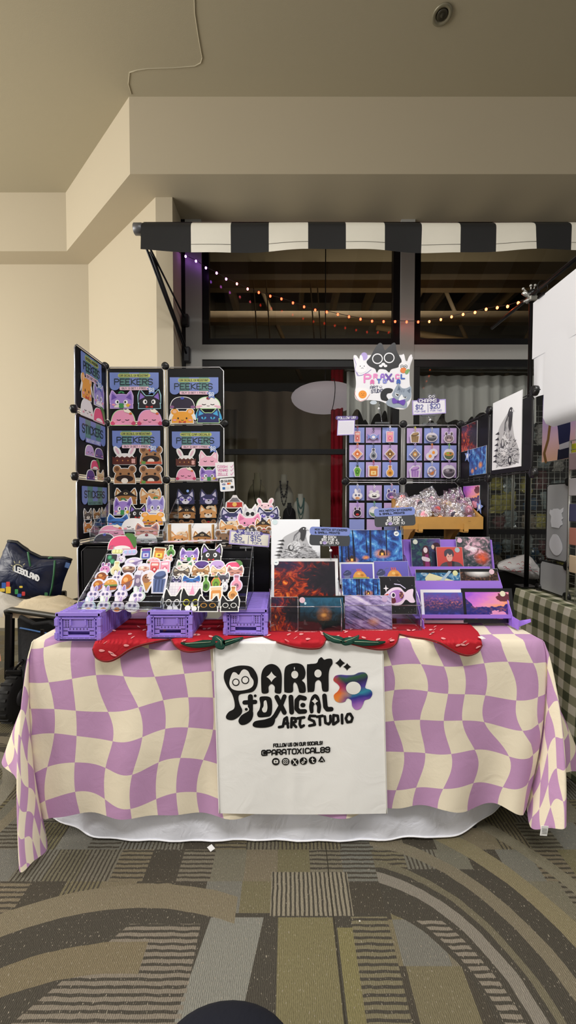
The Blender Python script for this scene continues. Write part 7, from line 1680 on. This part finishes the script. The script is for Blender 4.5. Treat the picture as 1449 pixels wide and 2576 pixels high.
# ---- black bin and printed plastic bag behind the pole
c = P(1285, 1500, 2.62); t = thing('storage_bin', (c.x, 2.7, 0), 'black rounded bin standing behind the right end of the table', 'bin')
b = B(); wv = [(-.16,.0),(.16,.0),(.175,P(1285,1470,2.62).z),(.12,P(1285,1440,2.62).z-.02),(.0,P(1285,1432,2.62).z),(-.14,P(1285,1436,2.62).z),(-.175,P(1285,1470,2.62).z)]
b.prism([(c.x+x, z) for x, z in wv], 2.58, 2.86, col('#131316', .35, coat=.2), lambda x, z, y: (x, y, z)); b.build('body', t)
b = B(); b.tube([(c.x+.178, 2.575, P(1285,1472,2.62).z),(c.x+.12,2.575,P(1285,1440,2.62).z),(c.x,2.575,P(1285,1431,2.62).z+.002),(c.x-.14,2.575,P(1285,1435,2.62).z)], .006, col('#2b2b30', .4), 6); b.build('rim', t)
def pillow(outline, D, depth, m, name, rings=6, lump=.0, seed=0, parent=None, back=True):
    """soft bag shape from its outline (picture) with real thickness"""
    r = random.Random(seed); pts = [P(u, v, D) for u, v in outline]; cx = sum(p.x for p in pts)/len(pts); cz = sum(p.z for p in pts)/len(pts); b = B()
    for sg in ((-1, 1) if back else (-1,)):
        rows = []
        for k in range(rings+1):
            s = 1 - k/rings*.985; d = depth*math.sqrt(max(0, 1-s*s)); rows.append([(cx+(p.x-cx)*s, D + sg*d + lump*r.uniform(-1,1)*(0 if k == 0 else 1), cz+(p.z-cz)*s) for p in pts] ); rows[-1].append(rows[-1][0])
        b.grid(rows, m); b.add([q for q in rows[-1][:-1]], [tuple(range(len(pts)))], m, True)
    return b.build(name, parent)
PLB = cloth('white_plastic', '#e4e2e4', .35, .6, 22, .5); t = thing('plastic_bag', P(1305, 1455, 2.5), 'crumpled white plastic bag with small red prints behind the pole', 'bag')
bo = pillow(csmooth([(1254,1420),(1275,1409),(1300,1402),(1318,1396),(1328,1395),(1340,1412),(1350,1424),(1362,1440),(1358,1455),(1330,1456),(1300,1446),(1270,1436),(1255,1432)], 3), 2.52, .10, PLB, 'bag_body', 6, .006, 3, t)
a = Art(0,0,1); r = random.Random(9)
for i in range(16): x, z = r.uniform(-.10,.12), r.uniform(.045,.115); a.stroke([(x,-z),(x+.012,-z-.004),(x+.02,-z+.003)], .003, '#b83a48', 1)
bp = a.build('red_print', local=True); place(bp, P(1305,1458,2.405)); setpar(bp, t)

# ================================================================== LEFT SIDE: WAGON, BAG, CLOTHS
BLKFAB = cloth('black_wagon_fabric', '#17181b', .8, .35, 20, .3)
t = thing('folding_wagon', (-1.3, 2.35, 0), 'black folding wagon loaded with clothes at the left of the stall', 'wagon')
pA, pB = P(17, 1540, 2.22), P(140, 1556, 2.08); pB.z = pA.z
def leg(p): return [Vector((p.x, p.y, p.z+.004)), Vector((p.x+.012, p.y, .30)), Vector((p.x+.02, p.y, .20))]
b = B(); b.rbox((pA.x+.012, pA.y, (pA.z+.22)/2), (.042, .035, pA.z-.22), BK, .006, (0, .035, 0)); b.build('post', t)
dx = (pB-pA).normalized()
b = B(); b.tube([pA + Vector((.01,0,-.03)), pA + Vector((.0,0,.006)), pA + dx*.04 + Vector((0,0,.018)), pB + Vector((0,0,.018)), pB + dx*.25 + Vector((0,0,.018))], .016, col('#35342f', .4, .3), 10); b.build('top_rail', t)
b = B(); b.rbox((pB.x+.26, pB.y-.02+.05, (pA.z+.22)/2), (.035, .035, pA.z-.2), BK, .006); b.build('post', t)
for yy in (2.75,):
    for xx in (pA.x+.02, pB.x+.25): b = B(); b.rbox((xx, yy, (pA.z+.22)/2), (.035,.035,pA.z-.22), BK, .006); b.build('post', t)
ang = math.atan2(dx.y, dx.x); cB = (pA+pB)/2
b = B(); zz0, zz1 = .24, pA.z-.035; b.rbox((cB.x+.16, cB.y+.29, (zz0+zz1)/2), (.60, .50, zz1-zz0), BLKFAB, .03, (0,0,ang)); bd = b.build('fabric_body', t)
b = B(); f0 = pA + dx*.13; f1 = pB + dx*.2
def fp(s, z, o=0.0): q = f0.lerp(f1, s); return Vector((q.x, q.y - .0 - o, z))
rows = [[fp(i/14, z, .012 + .018*math.sin(math.pi*i/14)*math.sin(math.pi*min(1,(j+.3)/6.6))) for i in range(15)] for j, z in enumerate(np.linspace(P(90,1590,2.1).z, .20, 7))]; b.grid(rows, cloth('grey_pocket_fabric', '#26272a', .8, .3, 30, .3)); pk = b.build('front_pocket', t)
b = B(); b.tube([p + Vector((0,-.006,.004 - .02*(i/14)**2)) for i, p in enumerate(rows[0])], .005, col('#3f6fae', .6), 6); b.build('blue_trim', pk)
b = B(); q = fp(.42, P(90,1600,2.1).z, .038); b.rbox(q, (.022, .008, .10), BK, .003); b.rbox(q+Vector((0,-.004,-.02)), (.030,.010,.022), BK, .003); b.build('buckle_strap', pk)
b = B(); b.tube([fp(.0, P(60,1560,2.1).z, .012), fp(.25, P(60,1573,2.1).z, .014), fp(.5, P(60,1562,2.1).z, .012), fp(.75, P(60,1576,2.1).z, .014), fp(1, P(60,1565,2.1).z, .012)], .012, BLKFAB, 8); b.build('webbing', t)
b = B(); b.tube([P(31,1690,2.18), P(57,1661,2.14)], .008, BK, 6); b.tube([P(30,1690,2.2), P(140,1700,2.1)], .008, BK, 6); b.build('strut', t)
wh = P(40, 1752, 2.2)
for (xx, yy, zc_) in ((wh.x, 2.18, .135), (pB.x+.25, 2.2, .135), (wh.x+.05, 2.72, .135), (pB.x+.25, 2.72, .135)):
    b = B(); b.lathe((xx+.02, yy, zc_), [(.06,-.034),(.118,-.036),(.132,-.024),(.134,.0),(.132,.024),(.118,.036),(.06,.034)], col('#141414', .7, bump_s=.5, bump_scale=50), 26, 'x')
    for k in range(20): a_ = k*2*math.pi/20; b.box((xx+.02, yy+.131*math.cos(a_), zc_+.131*math.sin(a_)), (.06,.014,.014), col('#141414', .7, bump_s=.5, bump_scale=50), (a_,0,0))
    w_ = b.build('wheel', t); b = B(); b.lathe((xx+.02, yy, zc_), [(.03,-.044),(.052,-.038),(.052,.038),(.03,.044)], col('#2c2c2f', .5), 16, 'x'); b.build('hub', w_); b = B(); b.rbox((xx+.02, yy, zc_+.15), (.09,.06,.03), BK, .006); b.build('caster_fork', w_)
# clothes in the wagon
CRE = cloth('cream_knit', '#d9cbb0', .9, .5, 14, .2); 
def heap(outline_top, base_v, D, dy, m, name, label, seed):
    r = random.Random(seed); b = B(); rows = []; zb_ = pA.z - .012
    for j in range(9):
        k = j/8; row = []
        for u, v in outline_top:
            p = P(u, v, D+dy*.6); z = zb_ + (p.z - zb_)*math.sin(math.pi*min(1, .18+.82*k)*.62)**.8; row.append((p.x + r.uniform(-.012,.012), D - dy*.25 + dy*k, z + r.uniform(-.010,.010)*(k > .1)))
        rows.append(row)
    rows = [[(x, y-.004, zb_-.02) for x, y, z in rows[0]]] + rows + [[(x, y+.01, zb_-.02) for x, y, z in rows[-1]]]
    b.grid(rows, m); return tag(b.build(name), label, 'clothing')
heap(csmooth([(52,1524),(75,1508),(98,1500),(120,1505),(150,1500),(178,1508),(205,1516),(225,1530),(180,1535),(110,1538)], 1)[:8], 1540, 2.26, .18, CRE, 'folded_hoodie', 'cream hooded sweater lying across the wagon top', 5)
heap([(-25,1500),(0,1490),(22,1494),(42,1506),(62,1514),(70,1528)], 1530, 2.27, .16, cloth('white_linen', '#dcd8d0', .9, .5, 14, .2), 'white_shirt', 'white crumpled cloth at the far left of the wagon', 8)
# tote bag with print
NV = cloth('navy_tote', '#1a2340', .35, .55, 13, .5); o8 = lambda pts: [(x*.207, 1300+y*.207) for x, y in pts]
t = thing('tote_bag', P(80, 1505, 2.55), 'navy glossy tote bag with white lettering and a sun arc on the wagon', 'bag')
DBG = 2.58; dz = .10
bo = pillow(o8(csmooth([(95,295),(150,298),(210,308),(290,375),(370,430),(500,492),(640,500),(780,500),(872,525),(830,640),(770,800),(725,975),(600,1000),(440,1005),(280,1000),(120,960),(0,900),(-90,840),(-70,640),(0,570),(50,420)], 3)), DBG, dz, NV, 'bag_body', 7, .007, 4, t)
def bagpt(x, y, lift=.0): return P(x*.207, 1300+y*.207, DBG - dz*.97 - .014 - lift)
b = B(); b.tube([P(x*.207, 1300+y*.207, DBG-.012) for x, y in ((95,297),(150,300),(210,308),(290,375),(370,430),(500,492),(640,500),(780,500),(872,525))], .010, col('#0d0f16', .6), 6); b.build('top_hem', t)
GRS = col('#2f6a44', .6)
for pts in (((340,425),(352,500),(370,600)), ((668,530),(655,700),(632,860),(605,975)), ((590,505),(612,493),(640,500))):
    b = B(); b.tube([bagpt(x, y, -.03 if y < 560 or x > 560 else 0) for x, y in pts], .006, GRS, 5); b.build('green_strap', t)
class BagArt(Art):
    def poly(s, pts, c, layer=1, th=0):
        s.n_ += 1; vs = [bagpt(x, y, .0006*layer + s.n_*3e-6) for x, y in pts]; s.add(vs, [tuple(range(len(vs)))], ink(c)); return s
a = BagArt(); a.text('LEGOLAND', 330, 692, 62, '#dfe2e6', w=17, layer=2, width=300, slope=.42); a.build('lettering', t)['label'] = 'white lettering'
a = BagArt(); a.stroke([(165,655),(158,625),(170,595),(200,580),(240,585),(270,610)], 9, '#b9b48a', 2)
for p, q in (((135,590),(150,598)),((170,540),(182,565)),((240,535),(236,562)),((300,570),(284,585))): a.stroke([p, q], 8, '#b9b48a', 2)
a.build('sun_print', t)
for x0, y0, w_, h_, c in ((20,800,50,70,'#2a5aa8'),(75,790,45,60,'#c83a3a'),(0,870,60,40,'#d8b83a'),(70,850,60,80,'#d8b83a'),(180,880,40,60,'#2f8a4a'),(235,840,40,25,'#d8b83a'),(265,910,40,50,'#c83a3a'),(210,935,50,40,'#2a5aa8'),(540,920,40,40,'#2f6a44')): a = BagArt(); a.rrect(x0, y0, x0+w_, y0+h_, 8, c, 2); a.build('block_print', t)
b = B(); q = bagpt(820, 590, -.05); b.rbox(q, (.03,.004,.035), col('#3f5f94', .5), .001, (0,.3,0)); b.build('side_tag', t)
# peach cloth on a small side table at the left edge
t = thing('side_table', (-1.85, 2.05, 0), 'small table draped by the peach cloth, beyond the left edge', 'table')
b = B(); b.rbox((-1.90, 2.0, .725), (.50, .20, .03), col('#b9b9b4', .5), .006); b.build('tabletop', t)
for xx in (-2.10, -1.74):
    for yy in (1.93, 2.07): b = B(); b.tube([(xx,yy,0),(xx,yy,.715)], .012, MET, 8); b.build('leg', t)
b = B(); rows = []; PCH = cloth('peach_cloth', '#c48a6e', .85, .4, 9, .2)
for j in range(16):
    k = j/15; rows.append([]); 
    for i in range(20):
        s = i/19; x = -2.12 + (.615 + .075*math.sin(1.57*k))*s; dropz = .745 - k*(.19 + .11*max(0, 1-abs(s-.93)*6))
        dropz -= (max(0, s-.80)/.20)**2*.06*(1-k*.6)
        rows[-1].append((x + .008*math.sin(s*20)*k, 1.885 - .02*k - .02*k*math.sin(s*17), dropz))
rows = [[(p[0], 1.93, .747) for p in rows[0]], [(p[0], 1.89, .747) for p in rows[0]]] + rows; b.grid(rows, PCH)
tag(b.build('peach_cloth'), 'peach cloth hanging over a table at the far left edge', 'cloth')
# ---- dark rounded stand-in for an unidentified blurred shape, built as a bag
c = P(570, 2560, .74); t = thing('dark_stand_in', (c.x, .74, 0), 'dark rounded stand-in for a blurred shape at the bottom edge', 'dark_stand_in')
ztop = P(570, 2516, .80).z; DKB = cloth('dark_stand_in_fabric', '#191b24', .9, .2, 30, .2)
b = B(); prof = [(.12, 0), (.146, .012), (.152, .05), (.152, ztop*.55), (.148, ztop*.70), (.134, ztop*.82), (.108, ztop*.91), (.07, ztop*.97), (.02, ztop)]
b.lathe((c.x, .74, .002), prof, DKB, 32); b.v = [(x, .74+(y-.74)*.62, z) for x, y, z in b.v]; b.build('body', t)
b = B(); b.rbox((c.x, .74-.098, ztop*.30), (.19, .05, ztop*.46), DKB, .02); pk = b.build('front_pocket', t)
b = B(); b.tube([(c.x-.08, .74-.126, ztop*.46), (c.x+.08, .74-.126, ztop*.46)], .003, col('#0e0f15', .6), 6); b.build('zip', pk)
for sx in (-1, 1):
    b = B(); b.tube([(c.x+sx*.06, .74+.085, ztop*.48), (c.x+sx*.075, .74+.11, ztop*.38), (c.x+sx*.085, .74+.11, ztop*.2), (c.x+sx*.09, .74+.09, .03)], .010, DKB, 8); b.build('shoulder_strap', t)
